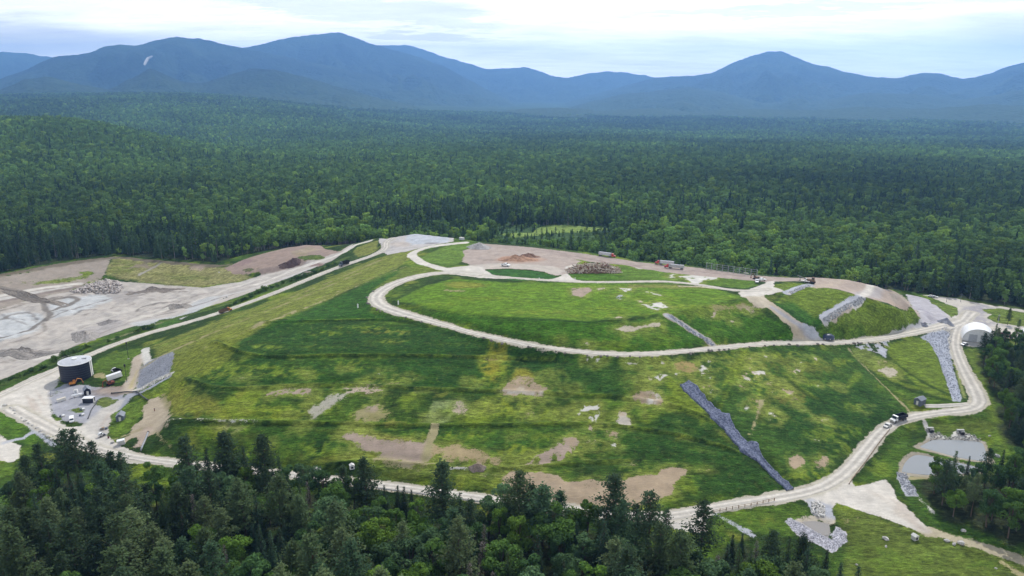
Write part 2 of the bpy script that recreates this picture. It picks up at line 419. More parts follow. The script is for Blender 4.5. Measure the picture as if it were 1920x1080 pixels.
# north-east faces
FACE=(.115,.155,.022)
blob([(1452,566),(1478,547),(1515,538),(1560,541),(1605,555),(1560,572),(1525,607),(1495,590)], FACE, .95, 1.2, .5)
blob([(1445,572),(1480,565),(1520,590),(1550,600),(1535,625),(1500,605)], (.03,.098,.014), .85, 2.5, 1)
blob([(1530,625),(1560,597),(1622,563),(1665,572),(1726,590),(1725,607),(1660,628),(1590,637),(1560,637)], FACE, .95, 1.2, .5)
blob([(1525,628),(1545,600),(1575,615),(1620,628),(1570,638)], (.04,.098,.014), .7, 3, 1.5)
blob([(1660,648),(1735,630),(1752,650),(1770,700),(1785,752),(1745,742),(1700,705),(1668,672)], FACE, .95, 1.2, .5)
blob([(1440,536),(1480,528),(1510,533),(1495,541),(1470,551),(1445,548)], FACE, .9, 1.2, .6)
blob([(1430,555),(1460,552),(1458,562),(1440,568)], OLIVE, .8, 1.2, .6)
# west flank: yellowish streaks along the road, dark green over the hip
blob([(285,648),(420,598),(560,545),(700,487),(770,466),(790,470),(770,487),(730,510),(660,540),(560,585),(480,625),(400,655),(330,690),(300,690)], (.155,.165,.04), .9, 2, 1.5)
for a,b,w,c,op in [((330,655),(700,500),5,DRY,.8),((420,628),(740,497),4,G_LIME,.7),((300,650),(560,552),4,G_MID,.6),((480,612),(760,500),4,STRAW,.55),((540,560),(720,485),5,DRY,.7),((620,530),(760,474),4,G_LIME,.6),((380,655),(560,580),6,STRAW,.5),((580,565),(700,520),4,STRAW,.5)]:
    strip([a,((a[0]+b[0])/2,(a[1]+b[1])/2+2),b], w, c, op, 1.8, 1.2, brk=-.15)
blob([(430,655),(490,622),(560,590),(640,555),(700,527),(760,505),(800,505),(720,535),(694,560),(700,585),(800,603),(690,600),(560,604),(470,640)], (.030,.090,.012), .92, 2.5, 1.2)
blob([(395,640),(480,622),(560,604),(790,605),(930,640),(1000,655),(960,668),(760,664),(560,665),(470,664)], (.030,.080,.016), .85, 2.5, 1.5)
blob([(760,500),(830,498),(855,505),(780,517),(720,537),(695,545),(740,515)], (.14,.16,.035), .7, 2, 1.2)
blob([(320,690),(380,640),(430,620),(480,612),(430,660),(400,700),(350,740),(318,780),(316,730)], (.15,.165,.028), .85, 3, 2)
blob([(310,740),(380,740),(430,760),(420,782),(350,780),(318,785)], (.19,.18,.035), .75, 3, 2.5)
# dark bands between terraces, with lighter mottling
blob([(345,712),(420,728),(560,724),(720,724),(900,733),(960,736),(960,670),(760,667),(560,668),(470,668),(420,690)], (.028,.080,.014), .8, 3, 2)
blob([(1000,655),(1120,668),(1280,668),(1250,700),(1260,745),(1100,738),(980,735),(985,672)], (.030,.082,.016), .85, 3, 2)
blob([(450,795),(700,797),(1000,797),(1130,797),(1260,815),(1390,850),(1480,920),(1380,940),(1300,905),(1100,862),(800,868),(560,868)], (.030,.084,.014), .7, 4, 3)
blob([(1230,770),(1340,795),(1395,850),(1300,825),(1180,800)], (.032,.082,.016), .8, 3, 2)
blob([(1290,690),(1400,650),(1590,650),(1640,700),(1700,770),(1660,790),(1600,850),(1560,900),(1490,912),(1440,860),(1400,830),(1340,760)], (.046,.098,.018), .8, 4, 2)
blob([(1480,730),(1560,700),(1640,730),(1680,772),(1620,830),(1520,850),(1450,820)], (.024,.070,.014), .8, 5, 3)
for cx,cy,rx,ry,c,op in [(1430,680,60,14,OLIVE,.8),(1520,690,50,14,OLIVE,.8),(1480,745,40,16,(.13,.11,.03),.7),(1400,700,30,18,G_LIME,.6),(1560,810,60,18,G_LIME,.4),(1530,890,60,10,G_LIME,.6),(1640,690,25,20,(.045,.095,.02),.6),(1440,730,25,14,G_LIME,.5),(1370,735,25,12,G_DEEP,.7),(1600,760,25,10,G_LIME,.4),
    (560,700,60,10,G_LIME,.6),(660,680,30,5,G_LIME,.8),(480,690,40,8,G_LIME,.6),(760,690,60,10,(.03,.08,.014),.5),(700,715,55,6,G_LIME,.55),(880,690,30,10,(.03,.08,.012),.6),(925,690,26,30,G_LIME,.7),
    (520,770,50,16,G_LIME,.8),(600,765,50,15,G_LIME,.5),(700,775,35,14,DRY,.6),(560,750,50,10,G_DARK,.8),(740,760,60,12,G_MID,.8),(930,765,40,18,G_LIME,.8),(1000,770,60,14,G_LIME,.7),(1060,760,40,8,G_DARK,.7),(1180,765,30,8,G_MID,.6),(1250,770,40,6,G_LIME,.4),
    (980,845,50,14,G_LIME,.9),(1020,820,30,12,G_LIME,.6),(1120,835,50,15,OLIVE,.7),(860,820,60,10,G_LIME,.55),(560,840,70,14,G_LIME,.45),(620,850,40,10,G_LIME,.5),(780,822,30,8,G_LIME,.7),(1200,880,40,8,G_LIME,.5),(450,820,50,14,OLIVE,.5),(380,810,40,10,G_LIME,.5),(560,870,60,10,OLIVE,.6),
    (610,625,40,4,G_LIME,.6),(680,615,50,4,G_LIME,.7),(740,640,30,6,OLIVE,.7),(745,622,22,5,G_YEL,.7),(690,622,40,3,G_YEL,.7),(640,645,60,6,G_DARK,.6),(1310,720,22,10,G_MID,.6),(1250,690,30,5,G_MID,.6),(1180,715,20,10,OLIVE,.4),(1040,710,40,8,(.030,.078,.016),.8),(500,650,30,6,G_LIME,.7),(430,690,25,15,G_LIME,.5),
    (1390,935,60,6,G_LIME,.4),(1300,925,40,6,G_DEEP,.7),(1440,905,40,8,G_DEEP,.8),(1230,850,50,12,G_DEEP,.8),(1320,880,60,14,G_DEEP,.8),(1150,885,40,6,G_MID,.6),(880,805,40,5,G_DEEP,.7),(1090,800,60,4,G_DEEP,.7),(640,803,80,4,G_DARK,.7),(420,740,25,8,G_DEEP,.6)]:
    ell(cx,cy,rx,ry,c,min(1,op*1.25),2.2,3.2,brk=-.12)
for cx,cy,rx,ry,op in [(330,720,20,12,.8),(365,765,40,10,.8),(395,700,30,14,.7),(450,700,40,8,.7),(520,780,45,12,.9),(470,775,30,10,.8),(570,792,30,4,.8),(690,690,30,4,.8),(640,690,40,6,.6),(760,712,50,5,.7),(890,715,30,8,.8),(935,640,22,10,.9),(955,760,30,14,.8),(1000,790,60,5,.7),(870,815,40,8,.7),(960,850,30,14,.9),(1010,860,30,8,.7),(1140,790,20,8,.6),(1220,720,30,5,.5),(1350,690,40,8,.8),(1390,670,40,8,.9),(1470,665,40,7,.8),(1560,680,40,8,.7),(1510,720,30,10,.7),(1430,740,20,18,.5),(1575,840,40,14,.6),(1500,895,60,9,.7),(730,805,40,5,.6),(600,815,50,8,.5),(480,850,40,10,.7),(420,845,40,8,.6),(720,640,40,4,.5),(600,650,40,4,.5),(850,645,40,4,.4)]:
    ell(cx,cy,rx,ry,(.16,.185,.022),op,2.2,3.5,brk=-.02)
# terrace lines: shade below each berm painted dark, thin lime line along its crest
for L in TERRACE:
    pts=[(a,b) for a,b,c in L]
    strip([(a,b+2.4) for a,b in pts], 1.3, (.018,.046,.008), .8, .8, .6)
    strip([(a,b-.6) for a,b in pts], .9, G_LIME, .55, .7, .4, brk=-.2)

# --- bare soil and stone on the front slope
RIM[0] = .8
V0=dict(veg=0)
blob([(645,819),(662,812),(690,818),(720,825),(780,830),(803,828),(806,838),(800,862),(770,866),(720,852),(680,836)], SOILP, .95, 1.5, 1.3, **V0)
blob([(803,836),(850,833),(900,845),(932,858),(930,870),(880,866),(830,856),(805,850)], mixc(SOIL,(.36,.28,.10),.4), .8, 2, 1.6, veg=.2)
blob([(660,812),(720,817),(770,825),(740,828),(690,820)], (.28,.24,.07), .7, 2,1.2)
strip([(815,797),(808,820),(798,860)], 3.6, STRAW, .9, 1, .5, **V0); strip([(813,800),(804,830),(797,858)], 1.2, OLIVE, .5, .8, .3)
blob([(700,855),(790,868),(830,862),(810,874),(740,872),(690,864)], STRAW, .8, 2, 1.4, veg=.3)
blob([(942,900),(955,886),(985,884),(1010,885),(1045,890),(1068,902),(1085,903),(1100,898),(1130,905),(1170,900),(1210,891),(1233,890),(1238,880),(1262,877),(1292,880),(1284,892),(1268,902),(1262,926),(1230,942),(1180,952),(1090,950),(1030,950),(950,945)], SOIL, .97, .9, .8, **V0)
blob([(985,872),(1008,852),(1035,838),(1058,820),(1080,818),(1086,832),(1062,860),(1022,873)], SOILP, .9, 1.2, 1.6, veg=.1, brk=-.35)
ell(1072,825,12,8,SOIL,.85,1.5,1.2,**V0)
blob([(1078,778),(1085,760),(1100,757),(1126,755),(1130,762),(1120,792),(1105,788),(1085,784)], PALE, .95, 1, 1.5, veg=0, brk=-.02)
blob([(1152,788),(1160,770),(1172,774),(1190,790),(1184,799),(1160,797)], mixc(PALE,SOIL,.4), .9, 1.2, 1.2, veg=0, brk=-.3); ell(1166,778,9,6,SOIL,.8,1.5,1,**V0)
blob([(944,730),(958,717),(975,706),(990,708),(1000,716),(1022,730),(1015,740),(950,738)], SOIL, .9, 1.5, 1.4, veg=.1); strip([(940,735),(1020,737)],1.5,PALE,.6,.8,.6,brk=0); ell(980,706,14,12,(.24,.2,.03),.7,2,1.5)
blob([(1185,736),(1210,733),(1230,740),(1250,752),(1235,758),(1205,752),(1190,745)], SOIL, .85, 1.5, 1.4, veg=.1); blob([(1208,752),(1230,746),(1228,758),(1212,758)], PALE, .85, 1, 1.2, veg=0, brk=-.15)
blob([(1225,708),(1240,699),(1262,701),(1274,699),(1270,704),(1250,706),(1238,715)], PALE, .9, 1, 1, veg=0, brk=-.2)
blob([(1262,682),(1280,676),(1305,680),(1308,692),(1290,697),(1270,692)], (.33,.25,.10), .8, 1.5, 1.2, veg=.1)
blob([(1312,682),(1330,674),(1336,684),(1325,700),(1312,706)], PALE, .75, 1.5, 1.5, veg=.1, brk=-.15)
for cx,cy,rx,ry in [(1115,675,20,3.5),(1188,681,15,2.6),(1240,679,6,2.4)]: ell(cx,cy,rx,ry,PALE,.9,1,1,veg=0,brk=-.2)
for cx,cy,rx,ry,c in [(1325,725,9,6,SOIL),(1335,734,7,5,PALE),(1408,703,20,8,DUST),(1425,700,12,8,PALE),(1400,712,12,5,PALE),(1410,755,12,9,SOIL),(1400,765,8,6,PALE),(1448,735,5,8,PALE),(1478,735,15,10,SOIL),(1490,750,10,8,DIRT),(1497,698,8,6,PALE),(1535,722,6,4,PALE),(1615,762,4,5,PALE),(1447,782,5,8,PALE),(1525,826,16,3,PALE)]:
    ell(cx,cy,rx,ry,c,.75,1.5,1.8,veg=.2,brk=-.1)
ell(1492,867,15,15,SOIL,.9,2,2.2,veg=.1); ell(1543,866,12,10,SOIL,.85,2,1.8,veg=.1)
blob([(910,700),(908,672),(922,658),(930,648),(942,655),(944,668),(938,690),(926,710),(916,710)], OCHRE, .8, 2.5, 2.6, veg=.6, brk=-.35); ell(926,674,13,3,(.28,.2,.1),.6,1.2,1)
blob([(492,736),(530,730),(583,727),(582,740),(545,741),(500,743)], SOILP, .8, 1.5, 1.4, veg=.2, brk=-.4)
blob([(645,728),(700,724),(725,730),(710,738),(655,738)], DUST, .75, 1.8, 1.6, veg=.3, brk=-.4)
strip([(588,775),(612,758),(645,737)], 7, mixc(STRAW,LGREY,.4), .7, 2, 1.6, veg=.4, brk=-.2)
ell(698,765,14,8,SOILP,.7,1.5,2,veg=.3,brk=-.2); ell(675,780,14,14,STRAW,.7,2,2.5,brk=-.15); ell(745,790,18,5,(.26,.23,.06),.7,2,2)
ell(715,702,14,5,PALE,.5,1.5,1.5,brk=-.1); ell(720,718,45,3,STRAW,.7,1.5,1.2,brk=-.2); ell(567,708,9,3,PALE,.5,1.5,1.5,brk=-.1); ell(780,710,8,3,PALE,.4,1.5,1.5,brk=-.1)
PG=(.21,.24,.12)
blob([(797,792),(803,772),(815,755),(840,751),(868,753),(876,768),(850,782),(830,793)], PG, .8, 1.5, 1.2, veg=.6); ell(840,772,14,7,G_MID,.8,2,1.2); blob([(846,770),(862,752),(874,765),(878,775),(850,782)], DUST, .6, 1.5, 1.4, veg=.3)
blob([(1135,805),(1150,800),(1165,815),(1155,830),(1140,825)], SOIL, .6, 2, 2, veg=.2, brk=-.2); ell(1150,835,14,12,PALE,.55,1.5,2.2,veg=.2,brk=0); ell(1120,828,22,6,DUST,.55,2,2,brk=-.2); ell(1180,870,25,6,STRAW,.5,2,2,brk=-.1); ell(1320,880,15,4,SOIL,.75,1.5,1.2,veg=.2)
ell(1105,802,10,8,DUST,.6,2,2,brk=-.2); ell(1145,812,10,10,SOIL,.6,2,2,brk=-.2); ell(985,775,10,5,SOIL,.6,1.5,1.5); ell(1000,770,8,4,PALE,.6,1.2,1.5,brk=0)
blob([(390,800),(430,792),(470,800),(450,812),(400,810)], STRAW, .6, 2, 2, veg=.5, brk=-.1); strip([(320,786),(400,788),(480,790)],2,PALE,.5,1,.6,brk=-.2)
blob([(880,875),(895,868),(905,874),(890,880)], DUST, .8, 1, .6, veg=0); strip([(845,878),(890,878),(910,877)],1.0,PALE,.8,.6,.2,veg=0)
strip([(590,866),(640,858),(700,856)],2.5,G_YEL,.6,1.2,.8); ell(690,886,60,8,G_DARK,.6,2,2); ell(800,890,60,6,OLIVE,.7,2,2); ell(780,884,60,4,DRY,.6,2,2,brk=-.1); ell(905,890,40,6,STRAW,.5,2,2,brk=0); ell(880,905,60,6,G_LIME,.5,2,2)
_r = np.random.default_rng(404)
for _ in range(64):                                  # scattered washouts and thin spots on the upper east slope
    cx, cy = _r.uniform(1180, 1570), _r.uniform(668, 800)
    if cy > 735 and 1260 < cx < 1420: continue
    ell(cx, cy, _r.uniform(3, 13), _r.uniform(2, 5), [PALE, SOIL, STRAW, SAND][_r.integers(4)], .8, 1, 1.5, veg=0, brk=_r.uniform(-.1, .2), rot=_r.uniform(-25, 25))
for _ in range(40):
    cx, cy = _r.uniform(430, 1130), _r.uniform(690, 870)
    ell(cx, cy, _r.uniform(4, 16), _r.uniform(1.5, 4), [STRAW, DUST, SAND, SOIL][_r.integers(4)], .75, 1, 1.5, veg=0, brk=_r.uniform(0, .25), rot=_r.uniform(-10, 10))
# diagonals on the east flank
strip([(1592,655),(1650,715),(1712,778)], 1.3, STRAW, .7, .7, .4, veg=.3)
strip([(1665,650),(1620,640)],1.5,STRAW,.4); strip([(1662,665),(1720,712),(1790,745)], 2.2, G_DEEP, .8, 1.2, .6); strip([(1600,665),(1660,712),(1720,735),(1780,752)], 3.0, G_DEEP, .8, 1.6, .8); strip([(1605,668),(1660,708),(1720,728)], 2.5, G_LIME, .6, 1.4, .8)
blob([(1595,660),(1625,650),(1660,680),(1695,712),(1660,706),(1620,685)], (.15,.17,.05), .7, 2, 1.5); ell(1668,697,12,8,SAND,.9,1.5,1.6,veg=0); ell(1652,680,14,7,STRAW,.6,1.5,1.8,brk=-.1)
strip([(1395,680),(1360,745),(1335,790)],2,G_LIME,.5,1,1); strip([(1432,745),(1415,790),(1402,828)],2.2,STRAW,.6,1,.9,brk=-.2); strip([(1400,652),(1378,690),(1355,725)],2.2,G_LIME,.7,1,1); strip([(1460,690),(1445,740),(1420,790)],2.0,OLIVE,.6,1,.8)
strip([(1470,700),(1500,725),(1525,745)],3,G_LIME,.6,1.5,1.2); strip([(1475,708),(1505,735),(1530,750)],2.5,G_DEEP,.7,1.2,1)
strip([(1610,700),(1590,725)],3,G_LIME,.5,1.5,1)
# --- summit bare patches
blob([(1070,540),(1110,538),(1112,545),(1092,558),(1072,554)], SOILP, .85, 1.2, 1, veg=.1, brk=-.5); blob([(1115,540),(1135,538),(1140,543),(1120,545)], SAND, .6, 1,.8, brk=-.2)
blob([(1162,540),(1185,541),(1185,547),(1170,547)], PALE, .8, 1, .8, veg=.1, brk=-.3); blob([(1208,546),(1225,548),(1247,555),(1230,555),(1215,551)], PALE, .75, 1, .8, veg=.1, brk=-.3); ell(1164,557,9,5,LGREY,.7,1.2,.8,veg=.2,brk=-.3)
blob([(1203,571),(1213,570),(1216,572),(1226,568),(1240,567),(1247,573),(1254,576),(1240,578),(1232,582),(1215,577)], PALE, .95, .9, .7, veg=0, brk=-.4)
blob([(1143,617),(1160,612),(1172,611),(1190,612),(1200,610),(1215,606),(1225,603),(1238,603),(1239,611),(1220,614),(1205,616),(1190,620),(1178,624),(1165,622)], SAND, .95, 1, .9, veg=0, brk=-.4)
for cx,cy,rx,ry in [(1095,643,10,3),(1105,645,6,2),(1062,638,5,2),(1160,595,12,2),(1335,591,8,5),(1375,602,6,2.5),(1407,585,5,2),(1200,565,8,2)]: ell(cx,cy,rx,ry,SAND,.75,1,.9,veg=.1,brk=-.2)
blob([(1270,518),(1300,516),(1345,520),(1345,524),(1318,526),(1312,532),(1298,532),(1288,525)], PALE, .9, 1, .8, veg=0, brk=-.4); ell(1262,516,10,3,PALE,.6,1,1,brk=-.1); ell(1260,521,8,3,PALE,.6,1,1,brk=-.1); ell(1200,502,8,2,PALE,.7,1,1)
strip([(1275,536.5),(1310,537),(1345,541)],2.2,SAND,.9,1,.4,veg=0); blob([(1180,534),(1275,534),(1330,540),(1260,541),(1180,540)], (.2,.17,.07), .6,1.5,1)
blob([(1380,575),(1410,568),(1425,580),(1400,585)], DUST, .5, 2, 1.5); ell(1335,588,14,7,DUST,.5,1.5,1.5,brk=-.1)
RIM[0] = 0
# bare work area on the summit
BAREP=(.38,.315,.265)
blob([(870,470),(890,463),(905,460),(1000,470),(1065,483),(1090,490),(1080,497),(1060,505),(1060,513),(1045,517),(1010,507),(960,503),(905,505),(885,497),(868,490)], BAREP, .97, 1.5, .7, veg=0)
blob([(880,497),(950,493),(1040,500),(1060,507),(1045,517),(1000,505),(940,503),(900,505)], mixc(GRAVEL,BAREP,.4), .9, 2, .8, veg=0); ell(975,487,45,6,mixc(CLAY,BAREP,.45),.8,3,1.5,veg=0); ell(960,484,24,4,CLAY,.8,2.5,1.2,veg=0); ell(990,480,10,3,(.25,.12,.08),.6,2,1,veg=0); ell(915,488,10,2,DIRT,.4,2,1)
blob([(895,456),(1000,464),(1100,476),(1200,492),(1300,501),(1400,515),(1470,520),(1530,522),(1530,528),(1440,529),(1350,521),(1250,511),(1170,497),(1100,490),(1060,482),(980,471),(900,462)], (.36,.295,.25), .97, 1.2, .5, veg=0)
strip([(905,461),(960,468),(1000,472),(1065,484)],2.5,(.13,.13,.05),.85,1,.5); strip([(780,437.5),(850,446),(900,452),(1000,460),(1100,472.5),(1200,488.5),(1300,497.5),(1400,512)],3,LGRAV,.85,1,.3,veg=0)
for a,b,op in [((1060,478),(1130,490),.6),((1130,492),(1200,499),.5),((1000,468),(1060,475),.4),((1300,508),(1390,518),.5),((1220,496),(1290,503),.4)]: strip([a,b],2.5,(.27,.21,.18),op,1.2,.6)
# brown cap on the east end
CAP=(.40,.325,.265)
blob([(1510,522),(1535,519),(1585,521),(1640,532),(1680,547),(1705,566),(1723,588),(1727,596),(1690,580),(1650,565),(1605,553),(1570,542),(1535,538)], CAP, .97, 1.2, .4, veg=0)
blob([(1600,548),(1640,538),(1665,545),(1650,560),(1620,557),(1605,553)], (.40,.365,.345), .8, 2, .7, veg=0); strip([(1525,538),(1580,532),(1620,528)],6,(.44,.36,.28),.7,2.5,.8); blob([(1665,545),(1690,553),(1700,562),(1675,560)], (.30,.29,.22), .6, 3, 1)
blob([(1640,562),(1670,565),(1715,585),(1722,595),(1690,580)], (.44,.34,.25), .7, 2, 1)
strip([(1545,600),(1590,572),(1620,560),(1660,543)], 4.0, LGRAV, .95, 1.2, .5, veg=0); strip([(1545,596),(1580,572),(1612,557)], 5, LGREY, .8, 1.2, .8, veg=0); strip([(1560,597),(1595,575)],3,DUST,.7,1.5,.8)
strip([(1475,549),(1495,540),(1518,534)], 4.5, LGREY, .9, 1.5, .6, veg=0); strip([(1480,551),(1518,536)],1.6,LGRAV,.9,.8,.3,veg=0)
# steep brown track beside the stone gutter
strip([(1415,556),(1440,570),(1465,590),(1495,614),(1526,642)], 7.5, mixc(SAND,SOIL,.35), .95, 1.2, .5, veg=0); strip([(1440,572),(1470,592),(1500,612),(1530,636)], 3.0, (.33,.32,.33), .9, 1, .4, veg=0); blob([(1390,555),(1432,550),(1445,575),(1430,580),(1405,566)], SAND, .9, 1.2, .6, veg=0)
strip([(1510,613),(1530,628),(1542,640)],3.0,LGREY,.9,1,.5,veg=0)
strip([(1250,591),(1275,605),(1305,625),(1340,648)], 4.2, STRAW, .75, 1, .7, veg=.2); strip([(1250,591),(1275,605),(1305,625),(1338,647)], 2.8, LGREY, .95, .8, .4, veg=0)
# --- east: grey stone aprons and the yard
blob([(1698,551),(1722,556),(1740,561),(1770,580),(1783,600),(1760,607),(1735,607),(1726,612),(1724,590)], (.43,.41,.42), .95, 1.2, .4, veg=0); strip([(1726,580),(1742,597),(1752,606)],4,(.33,.31,.33),.6,2,.7)
blob([(1714,607),(1726,600),(1740,607),(1800,600),(1795,608),(1740,618),(1650,637),(1600,645),(1595,640),(1660,630)], mixc(LGREY,GRAVEL,.35), .95, 1.2, .5, veg=0)
blob([(1595,652),(1650,643),(1665,640),(1662,672),(1640,660)], LGREY, .8, 1.2, 1, veg=0, brk=-.2)
blob([(1725,632),(1795,606),(1790,625),(1781,650),(1782,665),(1790,700),(1803,745),(1800,753),(1788,752),(1775,715),(1764,685),(1752,655),(1740,640)], (.39,.41,.46), .96, 1, .35, veg=0)
for a,b in [((1745,635),(1752,660)),((1768,630),(1762,665)),((1765,690),(1780,725)),((1772,695),(1785,735)),((1780,730),(1795,750)),((1750,645),(1775,700))]: strip([a,b],1.0,(.2,.21,.25),.6,.6,.5,brk=-.1)
blob([(1730,553),(1790,559),(1850,569),(1920,580),(1990,590),(1990,600),(1920,592),(1890,590),(1860,590),(1850,597),(1870,603),(1920,612),(1990,625),(1990,660),(1930,645),(1880,640),(1845,650),(1825,650),(1805,648),(1800,612),(1785,604),(1775,590),(1780,578),(1770,567)], GRAVEL, .96, 1.2, .4, veg=0)
blob([(1805,575),(1840,570),(1880,582),(1840,595),(1870,608),(1850,610),(1810,600),(1800,590)], (.30,.285,.30), .75, 3, 1.5, veg=0, brk=-.3); strip([(1790,605),(1820,590),(1850,598),(1890,612)],4,(.26,.25,.27),.6,2,.8,brk=-.2)
blob([(1740,564),(1780,571),(1796,577),(1796,590),(1783,595),(1768,583)], (.105,.14,.03), .95, 1, .4, veg=1)
blob([(1840,580),(1875,578),(1990,598),(1990,607),(1920,600),(1850,588)], (.105,.14,.03), .95, 1, .4, veg=1); blob([(1850,595),(1880,592),(1990,612),(1990,622),(1920,612),(1868,605)], (.115,.14,.03), .95, 1, .4, veg=1)
blob([(1790,556),(1850,564),(1990,583),(1990,592),(1920,581),(1850,571),(1800,562)], (.07,.10,.025), .95, 1, .5, veg=1)
blob([(1862,632),(1990,645),(1990,690),(1920,660),(1880,650),(1850,650)], (.115,.14,.025), .9, 1.5, .6, veg=1)
strip([(1788,640),(1795,700),(1808,745)],1.6,(.24,.25,.10),.85,.7,.3,veg=1); 
blob([(1806,655),(1830,655),(1850,720),(1880,800),(1900,870),(1880,880),(1855,800),(1850,770),(1848,745),(1835,710)], (.105,.145,.022), .9, 1.5, 1, veg=1)
# grass around the ponds
blob([(1660,850),(1700,800),(1780,785),(1850,775),(1890,860),(1800,900),(1690,900),(1640,905),(1610,900)], (.060,.110,.016), .9, 2.5, 1, veg=1)
blob([(1690,800),(1730,790),(1745,800),(1740,825),(1715,835)], G_DEEP, .7, 3, 1.5); ell(1800,800,60,10,OLIVE,.7,3,2); ell(1850,830,20,20,G_LIME,.5,3,2); ell(1650,880,25,15,G_LIME,.5,3,2); ell(1690,860,20,10,G_MID,.6,3,2)
# lower corner meadow
blob([(1345,965),(1480,943),(1510,950),(1520,965),(1490,1000),(1380,1000)], (.075,.125,.018), .9, 2, 1, veg=1)
blob([(1560,952),(1600,955),(1660,975),(1750,1000),(1850,1020),(1990,1080),(1990,1180),(1500,1180),(1580,1060),(1590,1010)], (.095,.120,.026), .9, 2, 1, veg=1)
for cx,cy,rx,ry,c,op in [(1670,985,50,10,(.13,.15,.04),.7),(1640,1040,60,20,(.10,.16,.025),.6),(1760,1040,60,14,(.11,.15,.03),.7),(1700,1060,80,18,(.105,.155,.02),.6),(1840,1060,40,14,G_MID,.6),(1600,975,20,10,DRY,.5),(1420,975,30,8,(.16,.17,.03),.7),(1400,960,30,5,G_MID,.6),(1480,955,30,6,G_DEEP,.7),(1720,975,50,10,G_MID,.5)]: ell(cx,cy,rx,ry,c,op,2,3,brk=-.1)
blob([(1665,904),(1690,925),(1720,960),(1780,1005),(1870,1035),(1990,1080),(1990,1040),(1850,990),(1740,940),(1700,905)], (.055,.11,.016), .85, 2, 1, veg=1)
strip([(1735,995),(1790,1008),(1860,1030),(1930,1055),(2000,1085)], 5, mixc(SAND,STRAW,.4), .85, 1.5, 1, veg=.1); strip([(1880,1055),(1925,1085)],2.5,STRAW,.7,1.2,.8)
# --- junction and aprons
blob([(1440,930),(1505,921),(1560,903),(1594,898),(1604,912),(1640,905),(1660,897),(1672,912),(1686,938),(1715,968),(1745,996),(1735,998),(1690,985),(1650,968),(1600,953),(1568,944),(1560,950),(1530,948),(1500,936)], LGRAV, .97, 1, .5, veg=0)
blob([(1660,925),(1690,945),(1720,980),(1740,996),(1700,980),(1680,960)], DUST, .5, 2, 1.2); strip([(1640,925),(1680,950),(1700,975)],3,(.5,.45,.38),.7,1.5,.8); strip([(1505,931),(1525,943),(1535,950)],4,LGREY,.7,1.5,.6)
blob([(1235,985),(1262,958),(1340,946),(1345,960),(1320,975),(1330,1000),(1290,1000)], LGRAV, .97, 1, .4, veg=0); strip([(1340,962),(1380,985),(1410,1003)],3,LGREY,.6,1.5,1)
blob([(1515,948),(1535,940),(1560,950),(1562,970),(1555,978),(1525,965)], LGREY, .9, 1, .6, veg=0)
# v-shaped stone wing below the junction
blob([(1474,978),(1482,972),(1496,977),(1560,1012),(1562,995),(1570,988),(1585,1000),(1588,1014),(1562,1036),(1540,1024),(1490,998)], (.50,.49,.52), .95, .7, .35, veg=0); blob([(1496,976),(1520,972),(1556,980),(1558,998),(1552,1010),(1530,998)], (.27,.26,.25), .95, 1, .4, veg=0); strip([(1500,973),(1540,968),(1560,978)],3,SAND,.7,1.2,.6,veg=0)
blob([(1680,884),(1702,889),(1702,900),(1715,915),(1722,930),(1700,930),(1690,910)], LGREY, .95, .9, .5, veg=0); strip([(1704,897),(1740,896)],2,STRAW,.8,1,.3); strip([(1722,935),(1740,948),(1750,960)],2.5,PALE,.6,1,.8,brk=-.1)
strip([(1735,792),(1742,810),(1750,818)],3,mixc(SAND,LGREY,.5),.8,1,.7,veg=0); blob([(1742,814),(1765,816),(1785,822),(1792,812),(1805,808),(1815,814),(1845,825),(1842,830),(1800,826),(1742,828)], PALE, .9, 1, .8, veg=0)
for loop in ([(1723,838),(1738,830),(1748,824),(1790,824),(1842,828),(1848,842),(1854,866),(1835,865),(1795,859),(1760,849),(1723,838)],[(1690,886),(1695,870),(1705,858),(1718,852),(1745,856),(1790,866),(1836,877),(1836,885),(1790,891),(1735,892),(1690,886)]): strip(loop,3.6,(.33,.29,.22),.8,1.1,.8,veg=0,smooth=False)
# --- tank yard
blob([(0,736),(60,706),(112,688),(128,698),(118,715),(96,733),(92,760),(98,782),(125,800),(170,800),(205,818),(228,838),(262,852),(330,864),(330,876),(250,868),(180,852),(110,820),(60,796),(20,772),(-60,775)], LGRAV, .97, 1.2, .5, veg=0)
YARD=(.33,.33,.35)
blob([(96,735),(120,718),(160,722),(240,735),(215,765),(205,785),(180,792),(150,792),(115,788),(98,775)], YARD, .95, 1.2, .8, veg=0)
blob([(112,722),(120,735),(140,738),(120,742),(98,742)], G_MID, .6, 1.2, .8); ell(112,736,14,3,OLIVE,.7,1.5,1); ell(145,770,16,5,(.11,.14,.03),.8,1.2,1,veg=1); ell(108,772,10,5,OLIVE,.6,1.5,1); ell(205,755,22,11,(.13,.15,.05),.85,1.5,1.2,veg=.8); ell(195,768,18,5,(.11,.14,.03),.7,1.2,1)
blob([(100,720),(112,702),(122,705),(122,716),(130,722)], OLIVE, .7, 1.2, .8,veg=.8)
blob([(170,690),(185,672),(240,655),(280,650),(265,685),(240,712),(215,718),(185,712)], (.085,.13,.022), .9, 1.5, .8, veg=1); ell(190,705,16,6,STRAW,.8,1.5,1.2,veg=.3); blob([(170,728),(240,722),(242,738),(215,745),(175,742)], DIRT, .6, 1.5, 1.2, veg=0, brk=-.3); ell(215,732,30,6,(.33,.27,.22),.8,2,1.2,veg=0)
strip([(262,668),(255,690),(245,718),(238,735)], 6.5, mixc(SAND,DUST,.4), .85, 1.5, .8, veg=0); strip([(257,695),(250,712),(244,728)],1.4,(.45,.38,.2),.9,.7,.4,veg=0); strip([(272,655),(277,680)],4.5,PALE,.8,1,.6,veg=0)
